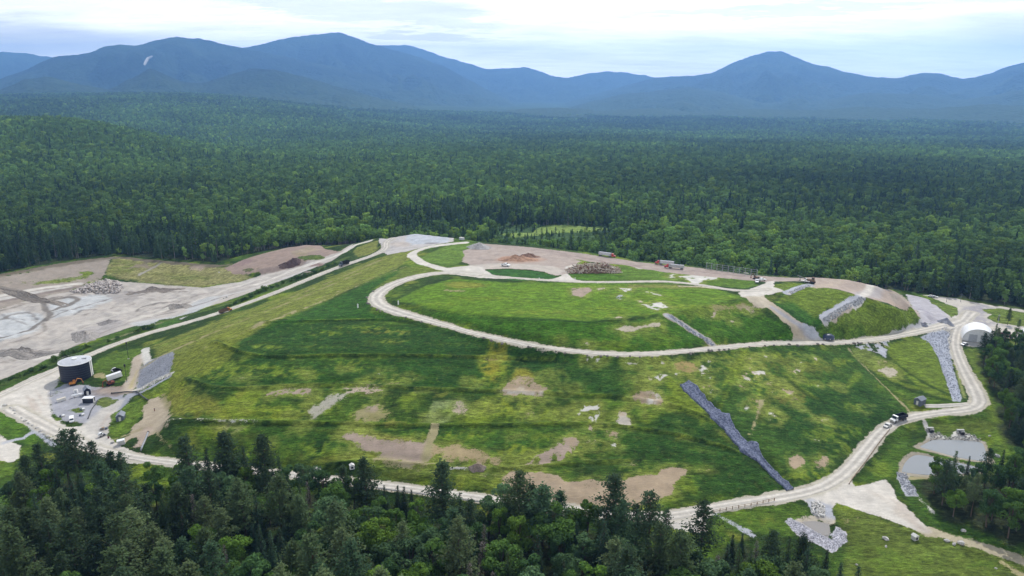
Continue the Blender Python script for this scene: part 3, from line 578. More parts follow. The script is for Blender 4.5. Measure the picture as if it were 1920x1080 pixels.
blob([(262,690),(290,672),(323,660),(326,672),(318,700),(290,715),(262,727),(255,730)], (.265,.275,.30), .95, .9, .5, veg=0); strip([(255,731),(285,716),(322,700)],3.0,PALE,.85,1,.6,veg=0); strip([(264,692),(300,668),(340,650)],1.4,STRAW,.8,.8,.3); strip([(258,738),(285,725),(318,706)],3.5,GREY,.8,1.2,.6,veg=0)
strip([(245,740),(225,762),(205,790)], 6, GREY, .8, 1.6, .8, veg=0); blob([(190,768),(225,750),(235,748),(222,770),(212,790),(200,830),(170,810),(160,795)], mixc(GRAVEL,GREY,.2), .85, 1.5, .8, veg=0); strip([(205,775),(190,800)],1,DUST,.5); strip([(215,775),(200,805)],1,DUST,.5)
blob([(205,800),(210,775),(240,757),(272,745),(270,775),(250,800),(225,825),(208,822)], (.10,.15,.022), .9, 1.2, .8, veg=1); ell(262,752,10,8,G_MID,.6,2,1); blob([(245,745),(275,738),(300,735),(300,742),(270,752)], G_LIME, .7, 1.5, 1.2)
blob([(272,760),(280,748),(298,742),(314,756),(322,780),(316,798),(300,806),(285,815),(255,822),(215,832),(250,806),(268,785)], (.42,.35,.25), .92, 1.5, 1.2, veg=0); ell(298,765,12,8,(.25,.2,.06),.6,2,1.4,brk=0); strip([(214,824),(250,810),(280,800)],2,STRAW,.7,1,.6); strip([(318,765),(305,740)],2,DRY,.7,1,.7); strip([(260,835),(270,815),(275,805)],4,DUST,.7,1.5,.8); strip([(290,812),(310,830),(320,838)],2,STRAW,.5,1,.8)
blob([(-60,765),(12,768),(30,780),(60,805),(80,830),(60,838),(40,828),(20,826),(0,814),(-60,800)], (.065,.125,.014), .92, 1.5, .6, veg=1); blob([(-80,812),(0,815),(20,828),(40,835),(38,858),(20,868),(-80,850)], LGRAV, .97, 1, .4, veg=0); strip([(8,830),(20,824),(38,826),(58,812)],2.5,LGREY,.8,1,.5,veg=0); blob([(36,838),(60,835),(75,830),(70,845),(45,860),(38,858)], G_MID, .9, 1.2, .8, veg=1); blob([(-80,852),(20,870),(40,880),(0,900),(-80,900)],(.09,.14,.02),.9,1.5,.8,veg=1)
strip([(5,765),(24,772),(45,790),(75,815),(100,835)],2.2,LGREY,.7,1,.5,veg=0)
for cx,cy in [(65,755),(75,760),(70,770),(82,745)]: strip([(cx-15,cy-14),(cx+2,cy+14)],.8,DUST,.45,.6,.3)
# --- the pit
PIT=(.44,.40,.35)
blob([(-150,740),(0,712),(60,688),(130,653),(200,628),(260,608),(330,593),(420,566),(500,536),(560,512),(620,490),(652,470),(664,457),(640,470),(560,494),(520,507),(450,528),(380,539),(300,533),(210,526),(130,546),(60,560),(0,580),(-150,610)], PIT, .98, 1.5, .6, veg=0)
blob([(-150,600),(0,520),(60,508),(110,496),(213,482),(205,500),(190,520),(130,545),(60,560),(0,580),(-150,612)], (.31,.265,.215), .93, 3, 2.2, veg=0)
blob([(110,522),(160,514),(175,520),(130,530),(60,535),(70,528)], (.15,.16,.05), .7, 2.5, 1.6, veg=.6); ell(160,512,14,4,G_LIME,.7,2,1.4,veg=1); ell(175,525,14,4,OLIVE,.6,2,1.4)
blob([(215,480),(260,486),(330,492),(420,500),(445,510),(470,520),(450,528),(380,538),(300,532),(220,520),(200,515),(205,498)], (.235,.205,.105), .9, 2.5, 1.2, veg=.5); blob([(212,484),(255,488),(265,500),(245,512),(205,515)], (.13,.145,.04), .75, 3.5, 2.6, veg=.9, brk=-.2); ell(320,515,50,6,(.15,.15,.05),.6,3,2.6,veg=.9,brk=-.05); ell(400,520,30,5,(.14,.14,.05),.5,3,2.6,veg=.9,brk=0); ell(60,530,50,6,(.16,.15,.06),.5,3,2.6,veg=.9,brk=.05)
strip([(-60,530),(0,516),(60,506),(110,496),(215,481),(260,487),(330,493),(405,500),(430,496)], 7, (.15,.125,.085), .75, 2.5, 1.6, veg=0); ell(350,522,40,5,(.12,.14,.04),.6,2.5,2,veg=.8); ell(270,500,30,4,(.26,.21,.15),.6,2,1.5); strip([(262,515),(285,503),(302,493)],4,(.36,.33,.27),.7,1.5,.8); ell(370,503,14,5,DUST,.5,2,1.2)
CHK=CHALK
blob([(-150,640),(0,578+15),(40,582),(75,590),(85,600),(60,625),(0,640),(-150,670)], CHK, .8, 2.5, 1, veg=0); blob([(90,572),(120,560),(180,553),(230,555),(190,570),(140,590),(100,597)], CHK, .75, 2.5, 1, veg=0); blob([(330,592),(370,575),(400,570),(340,600),(260,612),(240,606)], CHK,.6,2,.8); blob([(360,565),(420,555),(390,575),(350,582)], CHK,.6,2,.8)
TRK=(.20,.18,.155)
for pts,w,c,op in [([(0,634),(50,622),(85,600),(98,590),(80,575),(85,566),(125,556),(150,560),(135,570),(100,582)],3.2,TRK,.8),([(-60,575),(0,562),(70,548),(130,540)],5,(.5,.47,.42),.8),([(0,566),(50,556),(100,546),(150,538)],3,(.24,.2,.17),.85),([(0,555),(60,543),(120,535),(150,532)],3.5,LGRAV,.7),([(95,596),(150,575),(200,560),(260,550)],1.6,TRK,.6),([(100,585),(140,582),(180,567)],1.2,TRK,.5),([(0,600),(30,588),(55,582),(70,600)],1.4,TRK,.5),([(10,595),(45,600)],1.2,TRK,.5),([(5,590),(60,612)],1.2,TRK,.4),
    ([(150,610),(230,585),(330,560),(430,535),(520,512)],4,(.5,.46,.4),.7),([(120,625),(200,598),(280,575)],1.6,(.38,.35,.31),.6),([(140,590),(150,582),(180,580)],1.6,TRK,.5),([(0,650),(60,635),(110,630),(160,612)],3,(.42,.38,.33),.5),([(250,592),(270,598),(300,590),(330,585)],1.6,TRK,.5),([(255,585),(262,575),(320,567),(350,560)],1.4,TRK,.6),([(310,556),(330,548),(352,545)],1.5,(.5,.46,.4),.6)]:
    strip(pts,w*1.25,c,min(1,op*1.25),.8,.6,veg=0)
blob([(300,578),(330,570),(358,565),(350,576),(325,583),(305,588)], (.30,.27,.23), .8, 1.5, 1, veg=0); blob([(138,625),(170,612),(225,600),(240,608),(200,628),(160,645),(138,640)], (.37,.34,.31), .8, 1.5, 1.2, veg=0); ell(205,604,12,4,(.29,.27,.25),.8,1.2,.8); blob([(0,657),(60,640),(110,632),(90,655),(40,672),(0,680)], (.38,.35,.31), .7, 2, 1.2, veg=0); ell(60,665,50,10,LGRAV,.7,2,1)
blob([(200,555),(260,545),(262,560),(240,568),(215,566)], (.34,.31,.28), .7, 1.8, 1.2, veg=0); blob([(262,540),(320,537),(315,545),(275,548)],(.33,.29,.25),.7,1.8,1.2,brk=-.3)
blob([(290,610),(300,600),(330,597),(345,602),(320,610),(296,617)], (.05,.11,.02), .9, 1.5, .8, veg=1)
for pts,w,op in [([(0,583),(60,567),(110,556),(150,551)],3.0,.85),([(60,600),(90,612),(70,630),(20,642)],2.2,.6),([(235,560),(262,553),(300,548),(350,547)],2.6,.7),([(140,648),(200,620),(240,606)],3.0,.6),([(270,585),(300,576),(350,560),(400,548)],2.0,.6),([(360,575),(400,562),(450,548),(520,528)],2.2,.7),([(160,590),(210,578),(250,570)],1.8,.6),([(-40,690),(20,678),(90,655)],4.0,.55)]: strip(pts,w,(.235,.205,.17),op,1.1,.9,veg=0,brk=-.3)
# spoil mound by the pit
SPO=(.31,.235,.19)
blob([(420,503),(440,494),(465,484),(520,469),(572,458),(610,467),(640,472),(600,484),(560,494),(520,507),(470,514),(440,514)], SPO, .95, 1.5, .8, veg=0); blob([(545,472),(580,463),(600,468),(570,476)], (.36,.30,.2), .6, 2, 1); ell(585,483,26,5,(.085,.115,.03),.85,2,1.2,veg=1); blob([(430,500),(460,488),(480,484),(465,496)], (.27,.19,.17), .7,1.5,.8); ell(565,477,16,3,(.28,.23,.14),.6,2,1)
ell(550,492,12,6,(.18,.125,.11),.9,1.5,1,veg=0); ell(590,496,16,4,(.22,.15,.125),.8,1.5,1,veg=0); ell(465,507,10,4,(.13,.115,.07),.8,1.5,1,veg=.5); ell(490,506,12,4,(.15,.12,.08),.7,1.5,1,veg=.5); blob([(480,505),(540,497),(570,495),(530,507),(490,514)],(.27,.21,.175),.8,1.5,1)
strip([(480,533),(540,508),(600,490),(645,474),(660,462),(676,456),(692,452)], 8, LGRAV, .95, 1.5, .5, veg=0); strip([(250,600),(340,572),(430,540),(500,522)], 6, LGRAV, .7, 2, 1, veg=0); strip([(440,540),(500,522),(560,505)],2.2,(.34,.31,.28),.7,1,.9,brk=-.1); strip([(420,555),(480,540),(540,520),(590,500)],5,(.5,.48,.45),.7,1.5,.8)
blob([(662,473),(668,464),(690,456),(708,450),(709,468),(690,478),(672,482)], (.16,.165,.045), .95, 1, .5, veg=1)
# verge with shrubs west of the haul road
strip([(0,722),(60,699),(130,667),(200,638)], 5, (.06,.09,.02), .85, 1.5, 1.2, veg=1); strip([(300,604),(420,572),(500,543),(560,520),(620,496),(650,483)], 6, (.075,.11,.025), .9, 1.6, 1, veg=1); strip([(200,640),(250,622),(300,606)],3,(.2,.2,.1),.6,1.4,1)
# pad at the north-west corner of the summit
blob([(710,452),(738,444),(780,437),(855,446),(850,453),(800,462),(760,472),(726,478),(716,470)], (.47,.44,.41), .96, 1.2, .4, veg=0); blob([(778,438),(858,447),(840,455),(800,457),(770,460),(760,455)], (.44,.46,.48), .9, 1.2, .6, veg=0); ell(750,458,22,5,(.46,.40,.34),.7,2,1); ell(810,456,14,1.5,(.2,.19,.18),.7,1,.5)
strip([(872,455),(820,460),(785,468),(768,478),(785,492),(820,502),(855,509)], 7, LGRAV, .96, 1.2, .4, veg=0)
blob([(835,503),(880,498),(900,500),(925,516),(960,523),(900,521),(860,516),(840,514)], LGRAV, .96, 1.2, .5, veg=0); blob([(1043,521),(1062,512),(1060,500),(1085,494),(1068,505),(1066,515),(1078,524),(1100,528),(1020,526)], LGRAV, .96, 1, .4, veg=0)
blob([(1385,549),(1420,538),(1440,528),(1455,525),(1450,538),(1470,545),(1455,550),(1420,556),(1390,556)], LGRAV, .96, 1, .5, veg=0)
# road shoulders: loose gravel on both sides
for key, wd, op in [('mid', 1.0, .7), ('west', 1.2, .7), ('top', 1.3, .75), ('front', 1.1, .75)]:
    Wl, half = ROADS[key]
    sj, si = box_idx(Wl, 12)
    d, t = line_dist(Wl[::3], MX[sj, si], MY[sj, si])
    hw = half if np.isscalar(half) else np.interp(t, np.linspace(0, len(Wl[::3]) - 1, len(half)), half)
    e = d - hw + 0.9 * N1[sj, si] + 0.6 * N2[sj, si]
    mm = op * (1 - sstep(wd * .2, wd * 1.3, e))
    _apply(sj, si, mm, mixc(GRAVEL, DRY, .25), 0)
# rock edging along the outer side of the summit road
Wl, half = ROADS['top']
ROCKEDGE = Wl
COV *= np.clip((COV[..., 1:2] / .088) ** .6, .45, 1.25); COV[..., 2] *= .78; COV[..., 0] *= .93
COV *= (1 + 0.16 * N1 + 0.10 * NS)[..., None]; BARE *= (1 + .07 * N1 + .05 * NS)[..., None]
COV[:] = np.clip(COV, 0.004, 0.8)
# ------------------------------------------------------------------ materials
def nmat(name):
    m = bpy.data.materials.new(name); m.use_nodes = True
    nt = m.node_tree; nt.nodes.clear()
    return m, nt
def node(nt, t, **kw):
    n = nt.nodes.new(t)
    for k, v in kw.items(): setattr(n, k, v)
    return n
def setin(n, **kw):
    for k, v in kw.items(): n.inputs[k.replace('_', ' ')].default_value = v
def math_n(nt, op, a, b=None, clamp=False):
    n = node(nt, 'ShaderNodeMath', operation=op, use_clamp=clamp)
    for i, v in enumerate((a, b)):
        if v is None: continue
        if hasattr(v, 'is_linked'): nt.links.new(v, n.inputs[i])
        else: n.inputs[i].default_value = v
    return n.outputs[0]
def noise_n(nt, vec, scale, detail=4, rough=.6):
    n = node(nt, 'ShaderNodeTexNoise'); n.inputs['Scale'].default_value = scale; n.inputs['Detail'].default_value = detail; n.inputs['Roughness'].default_value = rough
    nt.links.new(vec, n.inputs['Vector']); return n.outputs['Fac']
def remap(nt, v, a, b, c, d):
    n = node(nt, 'ShaderNodeMapRange'); nt.links.new(v, n.inputs[0])
    for i, q in enumerate((a, b, c, d)): n.inputs[i + 1].default_value = q
    return n.outputs[0]
def scale_col(nt, col, f):
    n = node(nt, 'ShaderNodeVectorMath', operation='SCALE'); nt.links.new(col, n.inputs[0]); nt.links.new(f, n.inputs['Scale']); return n.outputs[0]
def mixcol(nt, a, b, f):
    n = node(nt, 'ShaderNodeMix', data_type='RGBA')
    for s, v in ((n.inputs[6], a), (n.inputs[7], b)):
        if hasattr(v, 'is_linked'): nt.links.new(v, s)
        else: s.default_value = (*v, 1)
    if hasattr(f, 'is_linked'): nt.links.new(f, n.inputs[0])
    else: n.inputs[0].default_value = f
    return n.outputs[2]

def plain(name, col, rough=.6, metal=0.0, grime=.25, scale=2.0, spec=.4):
    """paint, metal, cloth... with uneven wear"""
    m, nt = nmat(name)
    tc = node(nt, 'ShaderNodeTexCoord'); g = node(nt, 'ShaderNodeNewGeometry')
    f = remap(nt, noise_n(nt, g.outputs['Position'], scale, 5, .65), .3, .7, 1 - grime, 1 + grime * .35)
    rgb = node(nt, 'ShaderNodeRGB'); rgb.outputs[0].default_value = (*col, 1)
    b = node(nt, 'ShaderNodeBsdfPrincipled'); o = node(nt, 'ShaderNodeOutputMaterial')
    nt.links.new(scale_col(nt, rgb.outputs[0], f), b.inputs['Base Color'])
    b.inputs['Roughness'].default_value = rough; b.inputs['Metallic'].default_value = metal; b.inputs['Specular IOR Level'].default_value = spec
    nt.links.new(b.outputs[0], o.inputs[0])
    return m

def ground_mat():
    m, nt = nmat('ground_cover')
    g = node(nt, 'ShaderNodeNewGeometry'); P = g.outputs['Position']
    a = node(nt, 'ShaderNodeAttribute', attribute_name='cover'); bc = node(nt, 'ShaderNodeAttribute', attribute_name='bare'); bm_ = node(nt, 'ShaderNodeAttribute', attribute_name='bareness')
    fray = math_n(nt, 'ADD', bm_.outputs['Fac'], math_n(nt, 'MULTIPLY', math_n(nt, 'SUBTRACT', math_n(nt, 'ADD', math_n(nt, 'MULTIPLY', noise_n(nt, P, .55, 6, .72), .65), math_n(nt, 'MULTIPLY', noise_n(nt, P, 2.2, 3, .7), .35)), .5), 2.1))
    bare = remap(nt, fray, .34, .60, 0, 1); bare_n = bare.node; bare_n.interpolation_type = 'SMOOTHSTEP'
    vegf = math_n(nt, 'SUBTRACT', 1.0, bare)
    colmix = mixcol(nt, a.outputs['Color'], bc.outputs['Color'], bare)
    st_ = node(nt, 'ShaderNodeMapping'); st_.inputs['Scale'].default_value = (.45, 1.25, 1.25); nt.links.new(P, st_.inputs['Vector'])
    n1 = noise_n(nt, st_.outputs[0], .9, 6, .72); n2 = noise_n(nt, P, .16, 4, .6); n3 = noise_n(nt, P, 2.6, 3, .7)
    grass = math_n(nt, 'MULTIPLY', math_n(nt, 'MULTIPLY', remap(nt, n1, .3, .7, .38, 1.66), remap(nt, n3, .3, .7, .7, 1.3)), remap(nt, noise_n(nt, st_.outputs[0], .33, 5, .75), .36, .64, .66, 1.34))
    stone = math_n(nt, 'MULTIPLY', remap(nt, n1, .3, .7, .86, 1.10), remap(nt, n3, .3, .7, .9, 1.08))
    f = node(nt, 'ShaderNodeMix', data_type='FLOAT')
    nt.links.new(vegf, f.inputs[0]); nt.links.new(stone, f.inputs[2]); nt.links.new(grass, f.inputs[3])
    f2 = math_n(nt, 'MULTIPLY', f.outputs[0], remap(nt, n2, .3, .7, .86, 1.12))
    col = scale_col(nt, colmix, f2)
    # yellowish heads and darker leaves scattered through the grass
    yl = mixcol(nt, col, scale_col(nt, mixcol(nt, col, (.30, .30, .07), .35), f2), math_n(nt, 'MULTIPLY', vegf, remap(nt, noise_n(nt, P, .45, 5, .7), .54, .70, 0, .5)))
    b = node(nt, 'ShaderNodeBsdfPrincipled'); b.inputs['Roughness'].default_value = .95; b.inputs['Specular IOR Level'].default_value = .12
    nt.links.new(yl, b.inputs['Base Color'])
    bp = node(nt, 'ShaderNodeBump'); bp.inputs['Distance'].default_value = 1.0
    st = node(nt, 'ShaderNodeMix', data_type='FLOAT'); nt.links.new(vegf, st.inputs[0]); st.inputs[2].default_value = .25; st.inputs[3].default_value = .8
    nt.links.new(st.outputs[0], bp.inputs['Strength'])
    nt.links.new(math_n(nt, 'ADD', n1, math_n(nt, 'MULTIPLY', n3, .5)), bp.inputs['Height']); nt.links.new(bp.outputs[0], b.inputs['Normal'])
    o = node(nt, 'ShaderNodeOutputMaterial'); nt.links.new(b.outputs[0], o.inputs[0])
    return m

def road_mat():
    m, nt = nmat('packed_gravel')
    g = node(nt, 'ShaderNodeNewGeometry'); P = g.outputs['Position']
    u = node(nt, 'ShaderNodeAttribute', attribute_name='across')
    # two paler wheel tracks, loose darker gravel between and beside them
    au = math_n(nt, 'ABSOLUTE', u.outputs['Fac'])
    tr = remap(nt, math_n(nt, 'ABSOLUTE', math_n(nt, 'SUBTRACT', au, .45)), .08, .32, 1.08, .80)
    n = math_n(nt, 'MULTIPLY', remap(nt, noise_n(nt, P, .30, 6, .68), .3, .7, .74, 1.14), remap(nt, noise_n(nt, P, 3, 3, .7), .3, .7, .9, 1.08))
    rgb = node(nt, 'ShaderNodeRGB'); rgb.outputs[0].default_value = (.56, .52, .45, 1)
    col = scale_col(nt, rgb.outputs[0], math_n(nt, 'MULTIPLY', tr, n))
    ed = remap(nt, math_n(nt, 'ADD', au, math_n(nt, 'MULTIPLY', noise_n(nt, P, .5, 4, .7), .5)), 1.02, 1.35, 0, .8)
    col = mixcol(nt, col, (.34, .31, .24), ed)
    b = node(nt, 'ShaderNodeBsdfPrincipled'); b.inputs['Roughness'].default_value = .95; b.inputs['Specular IOR Level'].default_value = .1
    nt.links.new(col, b.inputs['Base Color'])
    o = node(nt, 'ShaderNodeOutputMaterial'); nt.links.new(b.outputs[0], o.inputs[0])
    return m

def forest_floor_mat(name, scale, c1, c2, c3, high=None):
    m, nt = nmat(name)
    g = node(nt, 'ShaderNodeNewGeometry'); P = g.outputs['Position']
    v = node(nt, 'ShaderNodeTexVoronoi'); v.inputs['Scale'].default_value = scale; nt.links.new(P, v.inputs['Vector'])
    big = noise_n(nt, P, .0016, 6, .62); mid = noise_n(nt, P, .012, 5, .65)
    col = mixcol(nt, mixcol(nt, c1, c2, remap(nt, big, .38, .62, 0, 1)), c3, remap(nt, mid, .5, .72, 0, .8))
    if high:                                   # hardwoods on the low slopes, spruce and fir above
        sp_ = node(nt, 'ShaderNodeSeparateXYZ'); nt.links.new(P, sp_.inputs[0])
        col = mixcol(nt, high, col, remap(nt, math_n(nt, 'ADD', sp_.outputs['Z'], math_n(nt, 'MULTIPLY', mid, 260)), 130, 430, 0, 1))
    col = scale_col(nt, col, remap(nt, v.outputs['Distance'], 0, .8, 1.12, .75))
    b = node(nt, 'ShaderNodeBsdfPrincipled'); b.inputs['Roughness'].default_value = 1; b.inputs['Specular IOR Level'].default_value = .05
    nt.links.new(col, b.inputs['Base Color'])
    bp = node(nt, 'ShaderNodeBump'); bp.invert = True; bp.inputs['Strength'].default_value = .8; bp.inputs['Distance'].default_value = .5 / scale
    nt.links.new(v.outputs['Distance'], bp.inputs['Height']); nt.links.new(bp.outputs[0], b.inputs['Normal'])
    o = node(nt, 'ShaderNodeOutputMaterial'); nt.links.new(b.outputs[0], o.inputs[0])
    return m

# ------------------------------------------------------------------ mesh helpers
def mesh_np(name, V, F, mat, smooth=False, parent=None):
    me = bpy.data.meshes.new(name)
    V = np.asarray(V, np.float32); F = np.asarray(F, np.int32)
    me.vertices.add(len(V)); me.vertices.foreach_set('co', V.ravel())
    k = F.shape[1]
    me.loops.add(F.size); me.loops.foreach_set('vertex_index', F.ravel())
    me.polygons.add(len(F)); me.polygons.foreach_set('loop_start', np.arange(len(F), dtype=np.int32) * k); me.polygons.foreach_set('loop_total', np.full(len(F), k, np.int32))
    if smooth: me.polygons.foreach_set('use_smooth', np.ones(len(F), bool))
    me.update(calc_edges=True); me.validate()
    if mat: me.materials.append(mat)
    o = bpy.data.objects.new(name, me); COL.objects.link(o)
    if parent: o.parent = parent
    return o

def grid_faces(ny, nx, flip=False):
    j, i = np.meshgrid(np.arange(ny - 1), np.arange(nx - 1), indexing='ij')
    a = (j * nx + i).ravel()
    f = np.stack([a, a + 1, a + nx + 1, a + nx], 1)
    return f[:, ::-1] if flip else f

def fattr(me, name, arr, dom='POINT'):
    a = me.attributes.new(name, 'FLOAT', dom); a.data.foreach_set('value', np.asarray(arr, np.float32).ravel())
def cattr(me, name, arr):
    a = me.attributes.new(name, 'FLOAT_COLOR', 'POINT'); c = np.ones((len(arr), 4), np.float32); c[:, :3] = arr; a.data.foreach_set('color', c.ravel())

def tag(o, label=None, cat=None, group=None, kind=None):
    if label: o['label'] = label
    if cat: o['category'] = cat
    if group: o['group'] = group
    if kind: o['kind'] = kind
    return o

M_GROUND = ground_mat(); M_ROAD = road_mat()
g = mesh_np('ground', np.stack([MX.ravel(), MY.ravel(), HG.ravel()], 1), grid_faces(NY, NX), M_GROUND, True)
tag(g, kind='structure')

def ribbon(name, key, lift=.12, half=None, W=None, mat=None, nc=9, rag=.2):
    if W is None: W, half = ROADS[key]
    n = len(W)
    T = np.gradient(W[:, :2], axis=0); T /= np.linalg.norm(T, axis=1)[:, None] + 1e-9
    Nn = np.stack([-T[:, 1], T[:, 0]], 1)
    hw = np.full(n, half) if np.isscalar(half) else np.interp(np.linspace(0, 1, n), np.linspace(0, 1, len(half)), half)
    us = np.linspace(-1, 1, nc); V = []; A = []
    s = np.arange(n) * 1.5
    for u in us:
        off = u * hw
        if abs(u) > .99: off = off * (1 + rag * fbm(7, s, s * 0 + u * 50, 33, 3) * 1.8)
        x = W[:, 0] + Nn[:, 0] * off; y = W[:, 1] + Nn[:, 1] * off
        z = Hs(x, y) + (lift if abs(u) < .99 else -.10)
        V.append(np.stack([x, y, z], 1)); A.append(np.full(n, u))
    V = np.stack(V, 1).reshape(-1, 3); A = np.stack(A, 1).ravel()
    o = mesh_np(name, V, grid_faces(n, nc, True), mat or M_ROAD, True)
    fattr(o.data, 'across', A)
    return o
for k in ('west', 'front', 'mid', 'top'):
    tag(ribbon('road', k, {'west': .12, 'front': .13, 'mid': .11, 'top': .14}[k]), kind='structure')
# short access drive to the hut
Wd = smooth_line(hline([(1733, 761), (1760, 761.5), (1790, 760), (1815, 757)]), 1.5, 2)
tag(ribbon('road', None, .10, 1.6, Wd), kind='structure')

def pad(name, pts, mat, z=None, lift=.1, step=2.0, attr=True):
    P = hline(pts)[:, :2] if z is None else np.array([at(a, b, z) for a, b in pts], float)
    P = smooth_line(np.vstack([P, P[:1]]), 1.2, 2)[:-1]
    xs, ys = np.meshgrid(np.arange(P[:, 0].min(), P[:, 0].max(), step), np.arange(P[:, 1].min(), P[:, 1].max(), step))
    sd = poly_sd(P, xs, ys); ins = sd < -step * .5
    pts2 = [Vector(p) for p in P] + [Vector((a, b)) for a, b in zip(xs[ins], ys[ins])]
    n = len(P)
    vs, es, fs, *_ = delaunay_2d_cdt(pts2, [(i, (i + 1) % n) for i in range(n)], [], 1, 1e-4)
    XY = np.array([(v.x, v.y) for v in vs])
    Z = np.full(len(XY), z) if z is not None else Hs(XY[:, 0], XY[:, 1]) + lift
    o = mesh_np(name, np.column_stack([XY, Z]), np.array([f for f in fs if len(f) == 3]), mat, True)
    if attr: fattr(o.data, 'across', np.zeros(len(XY)))
    return o

# ponds
def water_mat(col):
    m, nt = nmat('pond_water')
    g = node(nt, 'ShaderNodeNewGeometry')
    b = node(nt, 'ShaderNodeBsdfPrincipled'); b.inputs['Base Color'].default_value = (*col, 1); b.inputs['Roughness'].default_value = .22; b.inputs['IOR'].default_value = 1.33
    bp = node(nt, 'ShaderNodeBump'); bp.inputs['Strength'].default_value = .08; bp.inputs['Distance'].default_value = .1
    nt.links.new(noise_n(nt, g.outputs['Position'], 1.5, 3), bp.inputs['Height']); nt.links.new(bp.outputs[0], b.inputs['Normal'])
    o = node(nt, 'ShaderNodeOutputMaterial'); nt.links.new(b.outputs[0], o.inputs[0]); return m
PONDS = [([(1723,838),(1738,830),(1748,824),(1790,824),(1842,828),(1847,840),(1853,865),(1835,864),(1795,858),(1760,848)], (.235,.25,.25)),
         ([(1690,885),(1695,870),(1705,858),(1718,852),(1745,856),(1790,866),(1835,876),(1838,884),(1790,890),(1735,891)], (.225,.24,.245)),
         ([(1500,978),(1528,976),(1555,982),(1557,995),(1551,1008),(1530,997)], (.20,.185,.165))]
def sink_ponds():
    out = []
    for pts, c in PONDS:
        P = hline(pts); out.append(float(np.min(P[:, 2]) - .1))
    return out
PZ = sink_ponds()
Vg = np.stack([MX.ravel(), MY.ravel(), HG.ravel()], 1)
for (pts, c), z in zip(PONDS, PZ):
    P = np.array([at(a, b, z) for a, b in pts], float)
    sj, si = box_idx(P, 9)
    sd = poly_sd(P, MX[sj, si], MY[sj, si])
    m = 1 - sstep(-1.0, 5.0, sd)
    HG[sj, si] = np.where(sd < 6, HG[sj, si] * (1 - m) + np.minimum(HG[sj, si], z + .35 * sd) * m, HG[sj, si])
    HG[sj, si] = np.where((sd > 0) & (sd < 5), np.maximum(HG[sj, si], z + .05), HG[sj, si])
g.data.vertices.foreach_set('co', np.stack([MX.ravel(), MY.ravel(), HG.ravel()], 1).astype(np.float32).ravel()); g.data.update()
for (pts, c), z in zip(PONDS, PZ):
    P = np.array([at(a, b, z) for a, b in pts], float); ctr = P.mean(0)
    o = pad('water', pts, water_mat(c), z=z + .02, step=4, attr=False); tag(o, kind='structure')

# ------------------------------------------------------------------ the valley beyond
def az_of(px): return np.arctan2((np.asarray(px, float) - 960) / FOC, 1 / CP)          # bearing of a photo column near the horizon
def z_at(px, py, r):
    dx, dy, dz = ray(px, py); return CAMZ + r * dz / np.hypot(dx, dy)
BACKY = None
def Hv(x, y):
    x = np.asarray(x, float); y = np.asarray(y, float)
    r = np.hypot(x, y); az = np.degrees(np.arctan2(x, y))
    z = 2.0 + sstep(700, 2500, r) * (8 * fbm(620, x, y, 41, 4) + 4 * fbm(210, x, y, 44, 2))
    z = z - 88 * sstep(900, 4600, r)
    z = z + 92 * np.exp(-((r - 2150) / 620) ** 2) * (1 - sstep(-33, -20, az + 2.5 * fbm(500, x, y, 45, 2)))
    z = z + sstep(2300, 4700, r) * (170 * np.exp(-((az + 24) / 13) ** 2) + 70 * np.exp(-((az + 37) / 8) ** 2))
    z = z + sstep(3400, 6400, r) * 40 * (.5 + .5 * fbm(1500, x, y, 47, 3))
    return z
nr, na = 190, 420
rr = 560 * (12500 / 560) ** (np.linspace(0, 1, nr)); aa = np.radians(np.linspace(-62, 62, na))
RR, AA = np.meshgrid(rr, aa, indexing='ij')
VX, VY = RR * np.sin(AA), RR * np.cos(AA)
VZ = Hv(VX, VY)
inside = (VX > X0 - 4) & (VX < X1 + 4) & (VY < Y1 + 4)
VZ = np.where(inside, np.minimum(VZ, -14), VZ)
M_FLOOR = forest_floor_mat('forest_canopy_floor', .11, (.054,.100,.036), (.078,.136,.046), (.044,.080,.034))
v = mesh_np('valley_ground', np.stack([VX.ravel(), VY.ravel(), VZ.ravel()], 1), grid_faces(nr, na, True), M_FLOOR, True)
tag(v, kind='structure')
# ground to either side and under the viewer
ox = np.array([-9000, X0 + 1, X1 - 1, 9000]); 
sk = mesh_np('ground', [(-9000,-700,-16),(9000,-700,-16),(9000,900,-16),(-9000,900,-16)], [(0,1,2,3)], M_FLOOR); tag(sk, kind='structure')

